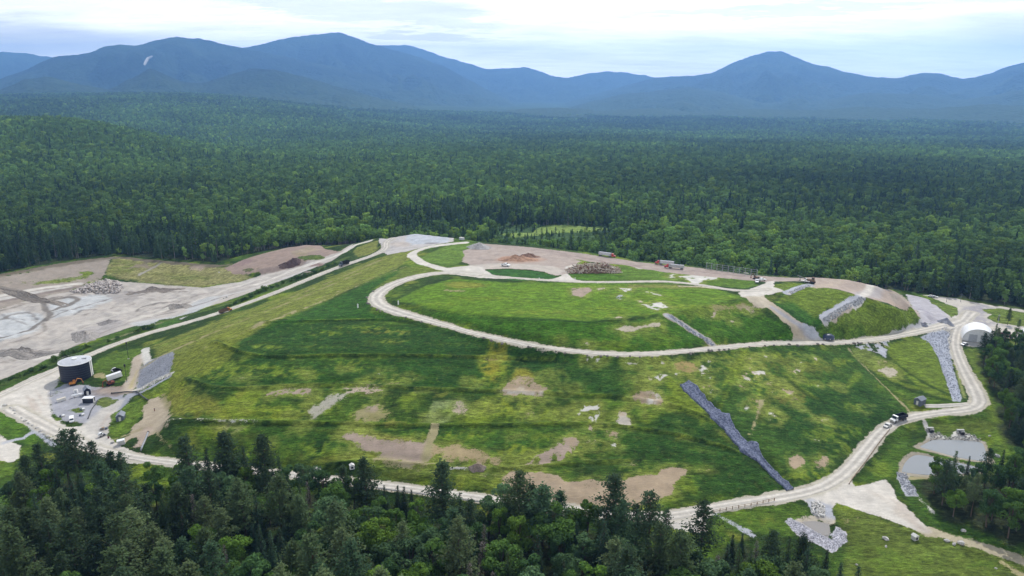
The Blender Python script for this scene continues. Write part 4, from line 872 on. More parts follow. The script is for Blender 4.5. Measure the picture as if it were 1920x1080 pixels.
# ------------------------------------------------------------------ mountains
M_MOUNT = forest_floor_mat('mountain_forest', .028, (.010,.022,.012), (.038,.066,.028), (.018,.034,.020), (.060,.100,.040))
def ridge(Dc, Df, Db, prof, zf=40, seed=1, spur=.16, power=1.25, pxa=None, pxb=None):
    pr = np.array(prof, float)
    a0, a1 = (pr[0, 0], pr[-1, 0])
    n = int((a1 - a0) / 2.2); px = np.linspace(a0, a1, n)
    # rounded ridge line through the traced points
    py = np.interp(px, pr[:, 0], pr[:, 1])
    ker = np.hanning(9); ker /= ker.sum(); py = np.convolve(np.pad(py, 4, 'edge'), ker, 'valid')
    py = py + 1.0 * fbm(9, px, px * 0 + seed * 7, seed, 3) + 2.6 * fbm(46, px, px * 0 + seed * 5, seed + 2, 3)
    az = az_of(px)
    t = np.linspace(0, 1.35, 110)
    T, A = np.meshgrid(t, az, indexing='ij')
    PYc = np.broadcast_to(py, T.shape)
    r = np.where(T <= 1, Df + (Dc - Df) * T, Dc + (Db - Dc) * (T - 1) / .35)
    x, y = r * np.sin(A), r * np.cos(A)
    zc = np.array([z_at(p, q, Dc) for p, q in zip(px, py)]); zc = np.broadcast_to(zc, T.shape)
    h = zc - zf
    f = np.where(T <= 1, np.clip(T, 0, 1) ** power, 1 - ((T - 1) / .35) ** 1.3)
    s = np.abs(fbm(1500, x, y, seed, 5)) * 2
    s2 = fbm(480, x, y, seed + 3, 4); s = s * .8 + np.abs(fbm(700, x, y, seed + 9, 4)) * 1.1 + .9 * np.abs(fbm(520, A * Dc, r * .22 + 900 * seed, seed + 17, 4))
    win = np.sin(np.clip(T, 0, 1) * np.pi) ** .8
    z = zf + h * f * (1 - .0 * win) + np.maximum(h, 60) * win * (spur * (s - .85) + .16 * s2) + (1 - win) * 0 + 5 * fbm(150, x, y, seed + 5, 2) * (T < 1.01)
    o = mesh_np('mountain', np.stack([x.ravel(), y.ravel(), z.ravel()], 1), grid_faces(len(t), n, True), M_MOUNT, True)
    tag(o, kind='structure'); return o
ridge(14600, 12000, 15300, [(-330,120),(-120,92),(0,97),(40,99),(70,101),(102,106),(160,120),(260,150),(340,180)], -100, 2, 0.19)
ridge(13600, 11000, 14500, [(560,140),(640,100),(700,86),(735,85),(770,84),(790,90),(840,109),(870,117),(915,129),(960,127),(985,126),(1010,133),(1040,144),(1065,146),(1100,137),(1140,133),(1165,134),(1195,140),(1207,138),(1222,144),(1260,143),(1310,145),(1380,155),(1450,175)], -100, 4, 0.19)
ridge(10600, 7600, 11600, [(300,150),(380,104),(440,92),(475,88),(520,75),(560,69),(600,64),(640,61),(665,68),(695,80),(740,92),(790,107),(830,122),(870,145),(920,170),(960,190),(1010,208),(1070,225),(1130,238)], -100, 6, 0.32)
ridge(9300, 6300, 10300, [(-340,210),(-200,185),(-60,165),(0,149),(60,128),(110,107),(160,101),(185,96),(205,86),(240,82),(265,84),(300,74),(345,68),(385,73),(430,82),(475,91),(540,105),(620,124),(700,142),(780,165),(860,190),(950,215)], -100, 8, 0.34)
ridge(11000, 7200, 12000, [(960,222),(1040,200),(1120,176),(1222,147),(1265,143),(1300,143),(1330,138),(1350,128),(1380,114),(1410,103),(1436,96),(1462,97),(1490,106),(1520,120),(1560,129),(1600,137),(1640,145),(1680,147),(1700,141),(1725,136),(1760,138),(1780,142),(1802,147),(1825,145),(1860,135),(1890,124),(1920,114),(1980,95),(2050,78),(2140,86),(2260,110)], -100, 10, 0.32)
ridge(8400, 5300, 9300, [(900,228),(1000,214),(1090,195),(1160,178),(1230,170),(1290,163),(1350,172),(1430,190),(1500,196),(1570,182),(1640,172),(1720,178),(1800,188),(1880,176),(1960,160),(2100,150),(2260,170)], -100, 12, 0.38)
ridge(6700, 4700, 7600, [(-340,190),(-100,178),(0,168),(50,146),(90,142),(130,154),(200,168),(240,151),(265,139),(285,127),(305,135),(340,152),(380,156),(430,141),(475,128),(520,131),(570,143),(620,158),(700,180),(800,206),(900,226),(1010,240)], -100, 14, 0.30)
# low wooded foothills between the valley floor and the massifs
ridge(6500, 4700, 7400, [(560,226),(680,214),(780,208),(870,212),(960,206),(1040,201),(1130,207),(1220,203),(1320,209),(1420,204),(1520,208),(1620,200),(1740,205),(1860,196),(1980,200),(2200,190),(2300,205)], -100, 21, .05)
ridge(5700, 4400, 6600, [(-340,182),(-200,176),(-60,180),(60,176),(160,181),(260,175),(360,178),(460,176),(560,184),(660,197),(760,211),(860,226)], -100, 23, .05)
# pale slide scar high on the western massif is bare rock lying on the slope (built with the things)

# ------------------------------------------------------------------ light
SUN_EL, SUN_AZ = 48.0, 24.0
w = bpy.data.worlds.new('World'); SC.world = w; w.use_nodes = True
nt = w.node_tree; nt.nodes.clear()
sky = node(nt, 'ShaderNodeTexSky', sky_type='NISHITA', sun_disc=False)
sky.sun_elevation = math.radians(SUN_EL); sky.sun_rotation = math.radians(SUN_AZ); sky.altitude = 400; sky.air_density = 1.2; sky.dust_density = 2.2
tc = node(nt, 'ShaderNodeTexCoord')
sep = node(nt, 'ShaderNodeSeparateXYZ'); nt.links.new(tc.outputs['Generated'], sep.inputs[0])
zz = math_n(nt, 'ADD', math_n(nt, 'MAXIMUM', sep.outputs['Z'], 0.0), .085)
cx = math_n(nt, 'DIVIDE', sep.outputs['X'], zz); cy = math_n(nt, 'DIVIDE', sep.outputs['Y'], zz)
cmb = node(nt, 'ShaderNodeCombineXYZ'); nt.links.new(cx, cmb.inputs[0]); nt.links.new(math_n(nt, 'MULTIPLY', cy, .8), cmb.inputs[1]); cmb.inputs[2].default_value = 3.7
mp = node(nt, 'ShaderNodeMapping'); mp.inputs['Rotation'].default_value = (0, 0, math.radians(-18)); mp.inputs['Scale'].default_value = (.55, 1.25, 1); nt.links.new(cmb.outputs[0], mp.inputs['Vector'])
n1 = noise_n(nt, mp.outputs[0], .55, 8, .58); n2 = noise_n(nt, mp.outputs[0], 2.3, 8, .66)
# thin overcast with a few clearer lanes, given as bearing (x/y) and height (z/y)
yy_ = math_n(nt, 'MAXIMUM', sep.outputs['Y'], .05)
ux = math_n(nt, 'DIVIDE', sep.outputs['X'], yy_); vz = math_n(nt, 'DIVIDE', sep.outputs['Z'], yy_)
ux = math_n(nt, 'ADD', ux, math_n(nt, 'MULTIPLY', math_n(nt, 'SUBTRACT', n1, .5), .5)); vz2 = math_n(nt, 'ADD', vz, math_n(nt, 'MULTIPLY', math_n(nt, 'SUBTRACT', n2, .5), .06))
tot = None
for u0, v0, ru, rv, sl in [(-.68,.062,.20,.030,-.02),(-.26,.104,.20,.011,-.05),(-.12,.088,.16,.010,-.06),(-.42,.118,.12,.008,-.03),(.70,.075,.14,.030,.05),(.62,.115,.12,.010,.04),(-.10,.066,.10,.006,-.05),(.36,.098,.22,.006,.02)]:
    du = math_n(nt, 'SUBTRACT', ux, u0); dv = math_n(nt, 'SUBTRACT', math_n(nt, 'SUBTRACT', vz2, v0), math_n(nt, 'MULTIPLY', du, sl))
    e = math_n(nt, 'ADD', math_n(nt, 'POWER', math_n(nt, 'DIVIDE', math_n(nt, 'ABSOLUTE', du), ru), 2.0), math_n(nt, 'POWER', math_n(nt, 'DIVIDE', math_n(nt, 'ABSOLUTE', dv), rv), 2.0))
    gq = math_n(nt, 'EXPONENT', math_n(nt, 'MULTIPLY', e, -1.0)); tot = gq if tot is None else math_n(nt, 'MAXIMUM', tot, gq)
lane = remap(nt, math_n(nt, 'ADD', tot, math_n(nt, 'MULTIPLY', math_n(nt, 'SUBTRACT', n2, .5), .9)), .22, .62, 1.0, .60)
low = remap(nt, sep.outputs['Z'], .14, .55, 1, .12)
cover = math_n(nt, 'MULTIPLY', math_n(nt, 'MULTIPLY', lane, remap(nt, n1, .35, .6, .86, 1.0)), low)
bright = math_n(nt, 'MULTIPLY', remap(nt, n2, .36, .62, .84, 1.03), remap(nt, n1, .38, .6, .90, 1.03))
ccol = node(nt, 'ShaderNodeRGB'); ccol.outputs[0].default_value = (1.0, .965, .92, 1)
skyb = node(nt, 'ShaderNodeBackground'); skyb.inputs[1].default_value = .10; nt.links.new(sky.outputs[0], skyb.inputs[0])
clb = node(nt, 'ShaderNodeBackground'); nt.links.new(scale_col(nt, ccol.outputs[0], bright), clb.inputs[0]); clb.inputs[1].default_value = 2.35
ms = node(nt, 'ShaderNodeMixShader'); nt.links.new(cover, ms.inputs[0]); nt.links.new(skyb.outputs[0], ms.inputs[1]); nt.links.new(clb.outputs[0], ms.inputs[2])
wo = node(nt, 'ShaderNodeOutputWorld'); nt.links.new(ms.outputs[0], wo.inputs[0])
sd = bpy.data.lights.new('sun', 'SUN'); sd.energy = 3.2; sd.angle = math.radians(.5); sd.color = (1, .97, .92)
so = bpy.data.objects.new('sun', sd); COL.objects.link(so)
el, az_ = math.radians(SUN_EL), math.radians(SUN_AZ)
S = Vector((math.sin(az_) * math.cos(el), math.cos(az_) * math.cos(el), math.sin(el)))
so.rotation_euler = S.to_track_quat('Z', 'Y').to_euler(); so.location = S * 900

# air
def haze():
    m, nt = nmat('air')
    p = node(nt, 'ShaderNodeVolumePrincipled'); p.inputs['Color'].default_value = (.225, .485, .97, 1); p.inputs['Density'].default_value = HAZE; p.inputs['Anisotropy'].default_value = 0.42
    o = node(nt, 'ShaderNodeOutputMaterial'); nt.links.new(p.outputs[0], o.inputs['Volume'])
    a, b = (-13500, -850, -130), (13500, 16200, 1000)
    V = [(x, y, z) for z in (a[2], b[2]) for y in (a[1], b[1]) for x in (a[0], b[0])]
    F = [(0,2,3,1),(4,5,7,6),(0,1,5,4),(2,6,7,3),(0,4,6,2),(1,3,7,5)]
    h = mesh_np('haze', V, F, m); tag(h, kind='stuff'); h['label'] = 'thin blue haze filling the air over the valley'; return h
HAZE = 9.6e-5
haze()

cam = bpy.data.cameras.new('camera'); co = bpy.data.objects.new('camera', cam); COL.objects.link(co)
cam.sensor_width = 36; cam.lens = 36 * FOC / IW; cam.clip_start = 1; cam.clip_end = 60000
co.location = (0, 0, CAMZ); co.rotation_euler = (math.pi / 2 - PITCH, 0, 0)
SC.camera = co
SC.view_settings.view_transform = 'Standard'; SC.view_settings.look = 'None'; SC.view_settings.gamma = 1; SC.view_settings.exposure = 0.17
SC.cycles.use_denoising = True; SC.cycles.max_bounces = 5; SC.cycles.diffuse_bounces = 2; SC.cycles.glossy_bounces = 2; SC.cycles.transmission_bounces = 2; SC.cycles.volume_bounces = 0; SC.cycles.transparent_max_bounces = 16
SC.cycles.use_adaptive_sampling = True; SC.cycles.adaptive_threshold = .02; SC.cycles.caustics_reflective = False; SC.cycles.caustics_refractive = False
# ------------------------------------------------------------------ trees
def leaf_mat(name, translucent=.35, inst=False):
    m, nt = nmat(name)
    g = node(nt, 'ShaderNodeNewGeometry'); oi = node(nt, 'ShaderNodeObjectInfo')
    if inst:
        a = node(nt, 'ShaderNodeAttribute', attribute_type='INSTANCER', attribute_name='tint')
        base = a.outputs['Color']
    else:
        base = oi.outputs['Color']
    f = math_n(nt, 'MULTIPLY', remap(nt, oi.outputs['Random'], 0, 1, .80, 1.18), remap(nt, noise_n(nt, g.outputs['Position'], .9, 3, .6), .3, .7, .72, 1.28))
    col = scale_col(nt, base, f)
    d = node(nt, 'ShaderNodeBsdfDiffuse'); nt.links.new(col, d.inputs[0])
    t = node(nt, 'ShaderNodeBsdfTranslucent'); nt.links.new(scale_col(nt, col, remap(nt, oi.outputs['Random'], 0, 1, 1.1, 1.2)), t.inputs[0])
    ms = node(nt, 'ShaderNodeMixShader'); ms.inputs[0].default_value = translucent
    nt.links.new(d.outputs[0], ms.inputs[1]); nt.links.new(t.outputs[0], ms.inputs[2])
    o = node(nt, 'ShaderNodeOutputMaterial'); nt.links.new(ms.outputs[0], o.inputs[0]); return m
M_LEAF = leaf_mat('foliage'); M_LEAF_I = leaf_mat('forest_foliage', .3, True)
M_BARK = plain('bark', (.13, .10, .08), .95, 0, .4, 3, .1)
M_BARK_G = plain('grey_bark', (.22, .20, .19), .95, 0, .4, 3, .1)

def cards(C, size, nrm=None, jitter=.7, asp=.6, rng=RNG, up=None):
    """small leaf-cluster quads at points C; returns verts, faces"""
    n = len(C)
    N = rng.normal(size=(n, 3)) * jitter
    if nrm is not None: N = N + nrm
    N /= np.linalg.norm(N, axis=1)[:, None] + 1e-9
    R = rng.normal(size=(n, 3)) if up is None else up + rng.normal(size=(n, 3)) * .35
    U = np.cross(N, R); U /= np.linalg.norm(U, axis=1)[:, None] + 1e-9
    Vv = np.cross(N, U)
    s = (np.asarray(size) * rng.uniform(.7, 1.3, n))[:, None]
    a = U * s * .5; b = Vv * s * .5 * asp
    V = np.stack([C - a - b * .7, C + a * .15 - b, C + a, C + a * .1 + b], 1).reshape(-1, 3)
    F = np.arange(n * 4).reshape(n, 4)
    return V, F

def tube_np(P, R, k=5):
    P = np.asarray(P, float); n = len(P); V = []; F = []
    for i in range(n):
        t = P[min(i + 1, n - 1)] - P[max(i - 1, 0)]; t /= np.linalg.norm(t) + 1e-9
        r = np.array([1, 0, 0]) if abs(t[0]) < .8 else np.array([0, 1, 0]); u = np.cross(t, r); u /= np.linalg.norm(u); v = np.cross(t, u)
        for j in range(k):
            a = math.tau * j / k; V.append(P[i] + (u * math.cos(a) + v * math.sin(a)) * R[i])
    for i in range(n - 1):
        for j in range(k):
            F.append((i * k + j, i * k + (j + 1) % k, (i + 1) * k + (j + 1) % k, (i + 1) * k + j))
    return np.array(V), np.array(F)

def join(parts):
    V, F, o = [], [], 0
    for v, f in parts:
        V.append(v); F.append(np.asarray(f) + o); o += len(v)
    return np.vstack(V), np.vstack(F)

def pine_np(seed, h=20.0, maxr=3.9, lo=.30, dens=1.0, leaf=.62, layer=1.15, limbs=None):
    """white pine: plumed tiers on long, rising limbs, ragged outline"""
    rng = np.random.default_rng(seed); C, N, S, wood = [], [], [], []
    lean = rng.normal(size=2) * .3
    tp = [np.array([lean[0] * (t ** 2), lean[1] * (t ** 2), h * t]) for t in np.linspace(0, 1, 9)]
    wood.append(tube_np(tp, np.linspace(.30, .03, 9), 6))
    z = h * lo
    while z < h * .985:
        t = (z - h * lo) / (h * (1 - lo)); prof = (1 - t) ** .75 * (.55 + .45 * min(1, t * 5 + .35)) * maxr + .35
        n = rng.integers(4, 7)
        a0 = rng.uniform(0, math.tau)
        for k in range(n):
            if rng.random() < .12: continue
            a = a0 + math.tau * k / n + rng.normal() * .25; L = prof * rng.uniform(.55, 1.2); rise = rng.uniform(.10, .32) + .5 * t
            d = np.array([math.cos(a), math.sin(a), 0]); base = np.array([lean[0] * (z / h) ** 2, lean[1] * (z / h) ** 2, z])
            pts = [base + d * L * s + np.array([0, 0, L * rise * s ** 1.6]) for s in (0, .5, 1)]
            wood.append(tube_np(pts, (.07, .045, .015), 3))
            m = max(2, int(L / .55))
            for q in range(m):
                s = .30 + .72 * (q + rng.random()) / m
                c = base + d * L * s + np.array([0, 0, L * rise * s ** 1.6])
                w = .30 + .26 * L * (1 - abs(s - .75))
                cnt = max(2, int(9 * dens))
                p = c + rng.normal(size=(cnt, 3)) * np.array([w * .62, w * .62, .17])
                C.append(p); N.append(np.tile(d * .25 + np.array([0, 0, .9]), (cnt, 1))); S.append(np.full(cnt, leaf))
        z += layer * rng.uniform(.75, 1.2) * (1 - .45 * t)
    c = np.array([0, 0, h]) + rng.normal(size=(14, 3)) * np.array([.2, .2, .5]); C.append(c); N.append(np.tile([0, 0, .3], (14, 1))); S.append(np.full(14, leaf * .8))
    return join([cards(np.vstack(C), np.concatenate(S), np.vstack(N), .55, .55, rng)]), join(wood)

def spruce_np(seed, h=17.0, maxr=2.6, lo=.10, dens=1.0, leaf=.60):
    """spruce or fir: a dense spire, drooping boughs"""
    rng = np.random.default_rng(seed); C, N, S = [], [], []
    wood = [tube_np([(0, 0, 0), (0, 0, h * .5), (0, 0, h)], (.22, .13, .02), 6)]
    z = h * lo
    while z < h * .99:
        t = (z - h * lo) / (h * (1 - lo)); r = maxr * (1 - t) ** .9 * rng.uniform(.82, 1.12) + .10
        n = max(4, int(5 + 4 * (1 - t))); a0 = rng.uniform(0, math.tau)
        for k in range(n):
            a = a0 + math.tau * k / n + rng.normal() * .15; L = r * rng.uniform(.75, 1.15); d = np.array([math.cos(a), math.sin(a), 0])
            wood.append(tube_np([(0, 0, z), tuple(d * L * .9 + np.array([0, 0, z - L * .22]))], (.035, .01), 3))
            m = max(1, int(L / .42 * dens))
            for q in range(m):
                s = .2 + .85 * (q + rng.random()) / m
                c = d * L * s + np.array([0, 0, z - L * .26 * s + .12 * s ** 3])
                p = c + rng.normal(size=(3, 3)) * np.array([.17 + .10 * L * s, .17 + .10 * L * s, .10])
                C.append(p); N.append(np.tile(d * .55 + np.array([0, 0, .7]), (3, 1))); S.append(np.full(3, leaf * (.65 + .35 * (1 - t))))
        z += .55 * rng.uniform(.8, 1.2) * (1 - .4 * t)
    return join([cards(np.vstack(C), np.concatenate(S), np.vstack(N), .5, .6, rng)]), join(wood)

def broad_np(seed, h=14.0, rx=4.0, lobes=20, per=170, leaf=.55, trunk=.42, pointy=.0):
    """maple or birch: many uneven leaf clumps round a forked trunk"""
    rng = np.random.default_rng(seed); C, N = [], []
    wood = [tube_np([(0, 0, 0), (rng.normal() * .2, rng.normal() * .2, h * trunk), (rng.normal() * .5, rng.normal() * .5, h * .8)], (.26, .18, .04), 6)]
    cz, rz = h * (.5 + trunk * .35), h * (.5 - trunk * .28)
    for k in range(lobes):
        v = rng.normal(size=3); v /= np.linalg.norm(v); v[2] = v[2] * .9 + .12
        rad = rng.uniform(.5, .92); sh = 1 - pointy * max(0, v[2])
        c = np.array([v[0] * rx * rad * sh, v[1] * rx * rad * sh, cz + v[2] * rz * rad])
        lr = rng.uniform(.26, .44) * rx * (.8 + .3 * (v[2] < .3))
        wood.append(tube_np([(0, 0, h * trunk * rng.uniform(.7, 1.1)), tuple(c * np.array([.6, .6, 1]) - np.array([0, 0, lr * .4])), tuple(c)], (.09, .05, .015), 3))
        q = rng.normal(size=(per, 3)); q /= np.linalg.norm(q, axis=1)[:, None]
        q = q[(q[:, 2] > -.75)]
        f = rng.uniform(.72, 1.1, len(q))[:, None]
        C.append(c + q * lr * f * np.array([1, 1, .82])); N.append(q)
    return join([cards(np.vstack(C), leaf, np.vstack(N), .55, .75, rng)]), join(wood)

def dead_np(seed, h=15):
    rng = np.random.default_rng(seed); C, N = [], []
    wood = [tube_np([(0, 0, 0), (.1, 0, h * .5), (0, .1, h)], (.2, .12, .02), 6)]
    for z in np.arange(h * .3, h, .35):
        L = 1.7 * (1 - z / h) + .35
        for k in range(4):
            a = rng.uniform(0, math.tau); d = np.array([math.cos(a), math.sin(a), -.15])
            wood.append(tube_np([(0, 0, z), tuple(np.array([0, 0, z]) + d * L)], (.03, .012), 3))
            p = np.array([0, 0, z]) + d * L * rng.uniform(.4, 1, (4, 1)) + rng.normal(size=(4, 3)) * .12; C.append(p); N.append(np.tile(d, (4, 1)))
    return join([cards(np.vstack(C), .3, np.vstack(N), .8, .5, rng)]), join(wood)

def proto(nm, gen):
    (lv, lf), (wv, wf) = gen
    r = []
    for suffix, v, f, mt in (('crown', lv, lf, M_LEAF), ('trunk', wv, wf, M_BARK)):
        me = bpy.data.meshes.new(nm + '_' + suffix)
        me.vertices.add(len(v)); me.vertices.foreach_set('co', np.asarray(v, np.float32).ravel())
        me.loops.add(f.size); me.loops.foreach_set('vertex_index', np.asarray(f, np.int32).ravel())
        me.polygons.add(len(f)); me.polygons.foreach_set('loop_start', np.arange(len(f), dtype=np.int32) * 4); me.polygons.foreach_set('loop_total', np.full(len(f), 4, np.int32))
        me.update(calc_edges=True); me.materials.append(mt); r.append(me)
    return r
PROTO = {
 'pine': [proto('pine', pine_np(s, 20, r, lo, d)) for s, r, lo, d in ((1, 3.7, .28, 1), (2, 4.3, .34, 1), (3, 3.3, .22, 1.05), (4, 4.0, .42, .95), (5, 3.6, .18, 1.1), (6, 4.6, .30, 1))],
 'spruce': [proto('spruce', spruce_np(s, 17, r)) for s, r in ((11, 2.5), (12, 2.2), (13, 2.9), (14, 2.0))],
 'broad': [proto('broad', broad_np(s, 14, r, n, 165, .55, tk, pt)) for s, r, n, tk, pt in ((21, 3.9, 20, .40, 0), (22, 3.4, 17, .36, .35), (23, 4.3, 24, .42, 0), (24, 3.1, 15, .45, .2), (25, 3.7, 19, .34, .5), (26, 4.0, 22, .38, .15))],
 'dead': [proto('dead', dead_np(31)), proto('dead', dead_np(32, 13))],
}
PH = {'pine': 20.0, 'spruce': 17.0, 'broad': 14.0, 'dead': 14.0}
TNAME = {'pine': ('pine_tree', 'pine tree', 'white pine'), 'spruce': ('spruce_tree', 'spruce tree', 'spruce'), 'broad': ('broadleaf_tree', 'broadleaf tree', 'broadleaf tree'), 'dead': ('dead_tree', 'dead tree', 'dead grey spruce')}
TINT = {'pine': [((.052,.078,.034), 'dull green'), ((.034,.055,.028), 'dark green'), ((.072,.098,.044), 'pale green'), ((.040,.072,.036), 'deep green')],
        'spruce': [((.026,.046,.026), 'blackish green'), ((.034,.062,.036), 'bluish green'), ((.042,.072,.026), 'mid green')],
        'broad': [((.060,.110,.026), 'mid green'), ((.090,.150,.026), 'bright yellow-green'), ((.042,.082,.028), 'dark green'), ((.058,.100,.044), 'soft grey-green'), ((.070,.125,.022), 'fresh green')],
        'dead': [((.13,.12,.11), 'bare grey')]}
BR = 1.75
def tree(kind, x, y, z, h, label, group, tint=None, width=1.0, var=None):
    v = RNG.integers(len(PROTO[kind])) if var is None else var
    cm, tm = PROTO[kind][v]
    nm, cat, _ = TNAME[kind]
    r = bpy.data.objects.new(nm, None); COL.objects.link(r)
    s = h / PH[kind]; r.location = (x, y, z - .3); r.scale = (s * width, s * width, s); r.rotation_euler = (0, 0, RNG.uniform(0, math.tau)); r.empty_display_size = .5
    tag(r, label, cat, group)
    for n2, me in (('crown', cm), ('trunk', tm)):
        c = bpy.data.objects.new(n2, me); COL.objects.link(c); c.parent = r
        if n2 == 'crown':
            t = tint if tint is not None else TINT[kind][RNG.integers(len(TINT[kind]))][0]
            j = RNG.uniform(.85, 1.15); c.color = (t[0] * j * BR, t[1] * j * BR, t[2] * j * BR, 1)
    return r

# skyline of the near forest: highest photo row its tops may reach, by photo column
SKY_X = [-60, 0, 50, 100, 125, 160, 185, 215, 300, 340, 380, 430, 480, 510, 540, 600, 640, 690, 740, 790, 860, 900, 950, 1010, 1060, 1110, 1160, 1200, 1250, 1300, 1350, 1400, 1440, 1500, 1560, 1600, 1625, 1700]
SKY_Y = [900, 900, 870, 850, 860, 845, 850, 860, 856, 842, 840, 842, 848, 864, 884, 898, 896, 902, 925, 922, 930, 932, 914, 912, 935, 940, 930, 938, 970, 990, 1010, 1005, 1000, 1005, 1022, 1050, 1085, 1200]
def where_words(px, py):
    bands = [(110, 'wood below the gravel loop'), (250, 'wood below the black tank yard'), (400, 'wood below the dirt tracks'), (520, 'wood below the grassy bank foot'), (660, 'wood where the road first shows'), (780, 'wood below the white hatch box'), (900, 'wood below the guard rail'), (1040, 'wood below the big bare patch'), (1180, 'wood below the tall lone pine'), (1320, 'wood below the gravel apron'), (1460, 'wood below the rail fence'), (1700, 'wood below the V-shaped stone wing')]
    return next(w for b, w in bands if px < b or b == 1700)
def depth_words(py, sky):
    d = py - sky
    return 'front-row' if py > 1040 else ('road-side' if d < 45 else 'mid-forest')
PLACED = []
def free(x, y, d):
    return all((x - a) ** 2 + (y - b) ** 2 > (d * .5 + c * .5) ** 2 for a, b, c in PLACED)

# the trees that stand out against the road, each placed by itself: (kind, top x, top y, height, tint, label)
HERO = [
 ('pine',112,806,18,1,'tall dark pine, first of the slim pair standing below the tank yard'),
 ('pine',135,804,20,1,'slim open pine with bare lower trunk below the tank yard, tallest there',.85,3),
 ('pine',170,828,14,1,'short dark pine beside the slim pair, against the pale gravel'),
 ('pine',72,828,15,1,'dark bushy pine between the gravel loop and the slim pine pair'),
 ('pine',42,852,15,1,'dark pine rising beside the end of the pale gravel loop'),
 ('pine',203,846,13,1,'small dark pine in front of the gravel below the parked skid loader'),
 ('pine',224,848,12,1,'small dark pine below the white box by the gravel'),
 ('pine',350,813,20,1,'big dark pine standing highest in front of the cut dirt tracks',1.1,2),
 ('pine',422,808,21,1,'big dark pine in front of the pale straw strip on the bank',1.1,4),
 ('pine',490,812,20,1,'big dark pine where the bank meets the near forest, nearest the lower road',1.0,4),
 ('spruce',385,838,14,0,'dark spruce squeezed between the two biggest pines of the bank foot'),
 ('spruce',455,834,15,0,'dark spruce behind the big pine by the straw strip'),
 ('spruce',522,852,12,2,'slender green spruce at the edge of the open lower road'),
 ('broad',535,872,12,2,'dark rounded tree covering the start of the lower road'),
 ('broad',575,868,12,3,'grey-green tree in front of the lower road beside the pale stone patch'),
 ('pine',640,874,15,1,'dark pine hiding the lower road beside the white hatch box',1.0,2),
 ('pine',683,858,18,1,'tall dark pine just beside the white hatch box',1.0,4),
 ('spruce',720,908,9,0,'thin dark spruce spire below the guard rail'),
 ('spruce',745,908,10,0,'dark spruce pair member below the guard rail, nearer the tall dark pine'),
 ('spruce',757,911,10,0,'dark spruce pair member below the guard rail, nearer the lone round pine'),
 ('spruce',771,916,7,0,'little dark spruce below the guard rail'),
 ('pine',826,864,20,1,'dense dark pine standing alone across the lower road, midway along the guard rail',1.05,4),
 ('spruce',862,922,8,0,'thin bare-topped spruce at the guard rail end'),
 ('pine',883,936,14,1,'dark pine below the end of the guard rail'),
 ('broad',915,925,13,3,'grey-green tree below the narrow end of the bare soil patch'),
 ('pine',975,884,19,0,'spreading pine in front of the bare soil patch, with a flat ragged top',1.1,1),
 ('pine',1018,906,18,3,'pine with rounded green top in front of the bare soil patch',1.2,5),
 ('pine',1000,905,15,1,'dark pine squeezed behind the rounded green one by the bare soil'),
 ('broad',1102,930,13,0,'bright round tree against the bare soil patch',.8,1),
 ('broad',1078,948,10,4,'low bright tree against the bare soil, beside the round one'),
 ('pine',1152,886,21,1,'tall lone pine with layered boughs in front of the bare soil patch',1.05,0),
 ('pine',1222,922,20,1,'tall dark pine with long boughs where the lower road meets the gravel apron',1.0,3),
 ('pine',1195,945,13,1,'dark pine behind the long-boughed one at the gravel apron'),
 ('pine',1252,955,13,1,'thin ragged pine across the pale gravel apron',.7,3),
 ('pine',1322,938,20,1,'open pine with clumped boughs standing across the gravel apron by the rail fence',.95,3),
 ('spruce',1375,1000,8,0,'small dark spruce below the rail fence'),
 ('spruce',1393,998,6,0,'tiny spruce below the rail fence, away from the open pine'),
 ('pine',1452,996,15,1,'dark pine below the V-shaped stone wing, at the near forest end'),
 ('pine',1512,1004,13,1,'dark pine under the point of the V-shaped stone wing'),
 ('spruce',1552,1028,10,0,'dark spruce under the V-shaped stone wing, outermost of the forest tongue'),
 ('broad',604,878,12,2,'dark rounded tree over the lower road, left of the white hatch box'.replace('left of','before')),
 ('broad',660,892,11,0,'mid green tree over the lower road, right under the white hatch box'.replace('right under','straight under')),
 ('broad',945,905,12,3,'grey-green tree beside the flat-topped spreading pine'),
 ('pine',1050,918,14,3,'small green pine over the middle of the bare soil patch'),
 ('pine',242,954,17,2,'pale star-shaped pine with wide bare boughs deep in the near forest',1.25,1),
 ('pine',450,900,17,0,'pale soft pine among dark ones below the straw strip',1.1,5),
]
for row in HERO:
    kind, px, py, h, ti, lab = row[:6]; h *= 1.38
    z = -2.5
    for _ in range(6):
        x, y = at(px, py, z + h); z = float(Hs(x, y))
    tree(kind, float(x), float(y), z, h, lab, None, TINT[kind][ti][0], (row[6] if len(row) > 6 else 1.0) * 1.25, **({'var': row[7]} if len(row) > 7 else {}))
    PLACED.append((float(x), float(y), 4.5))

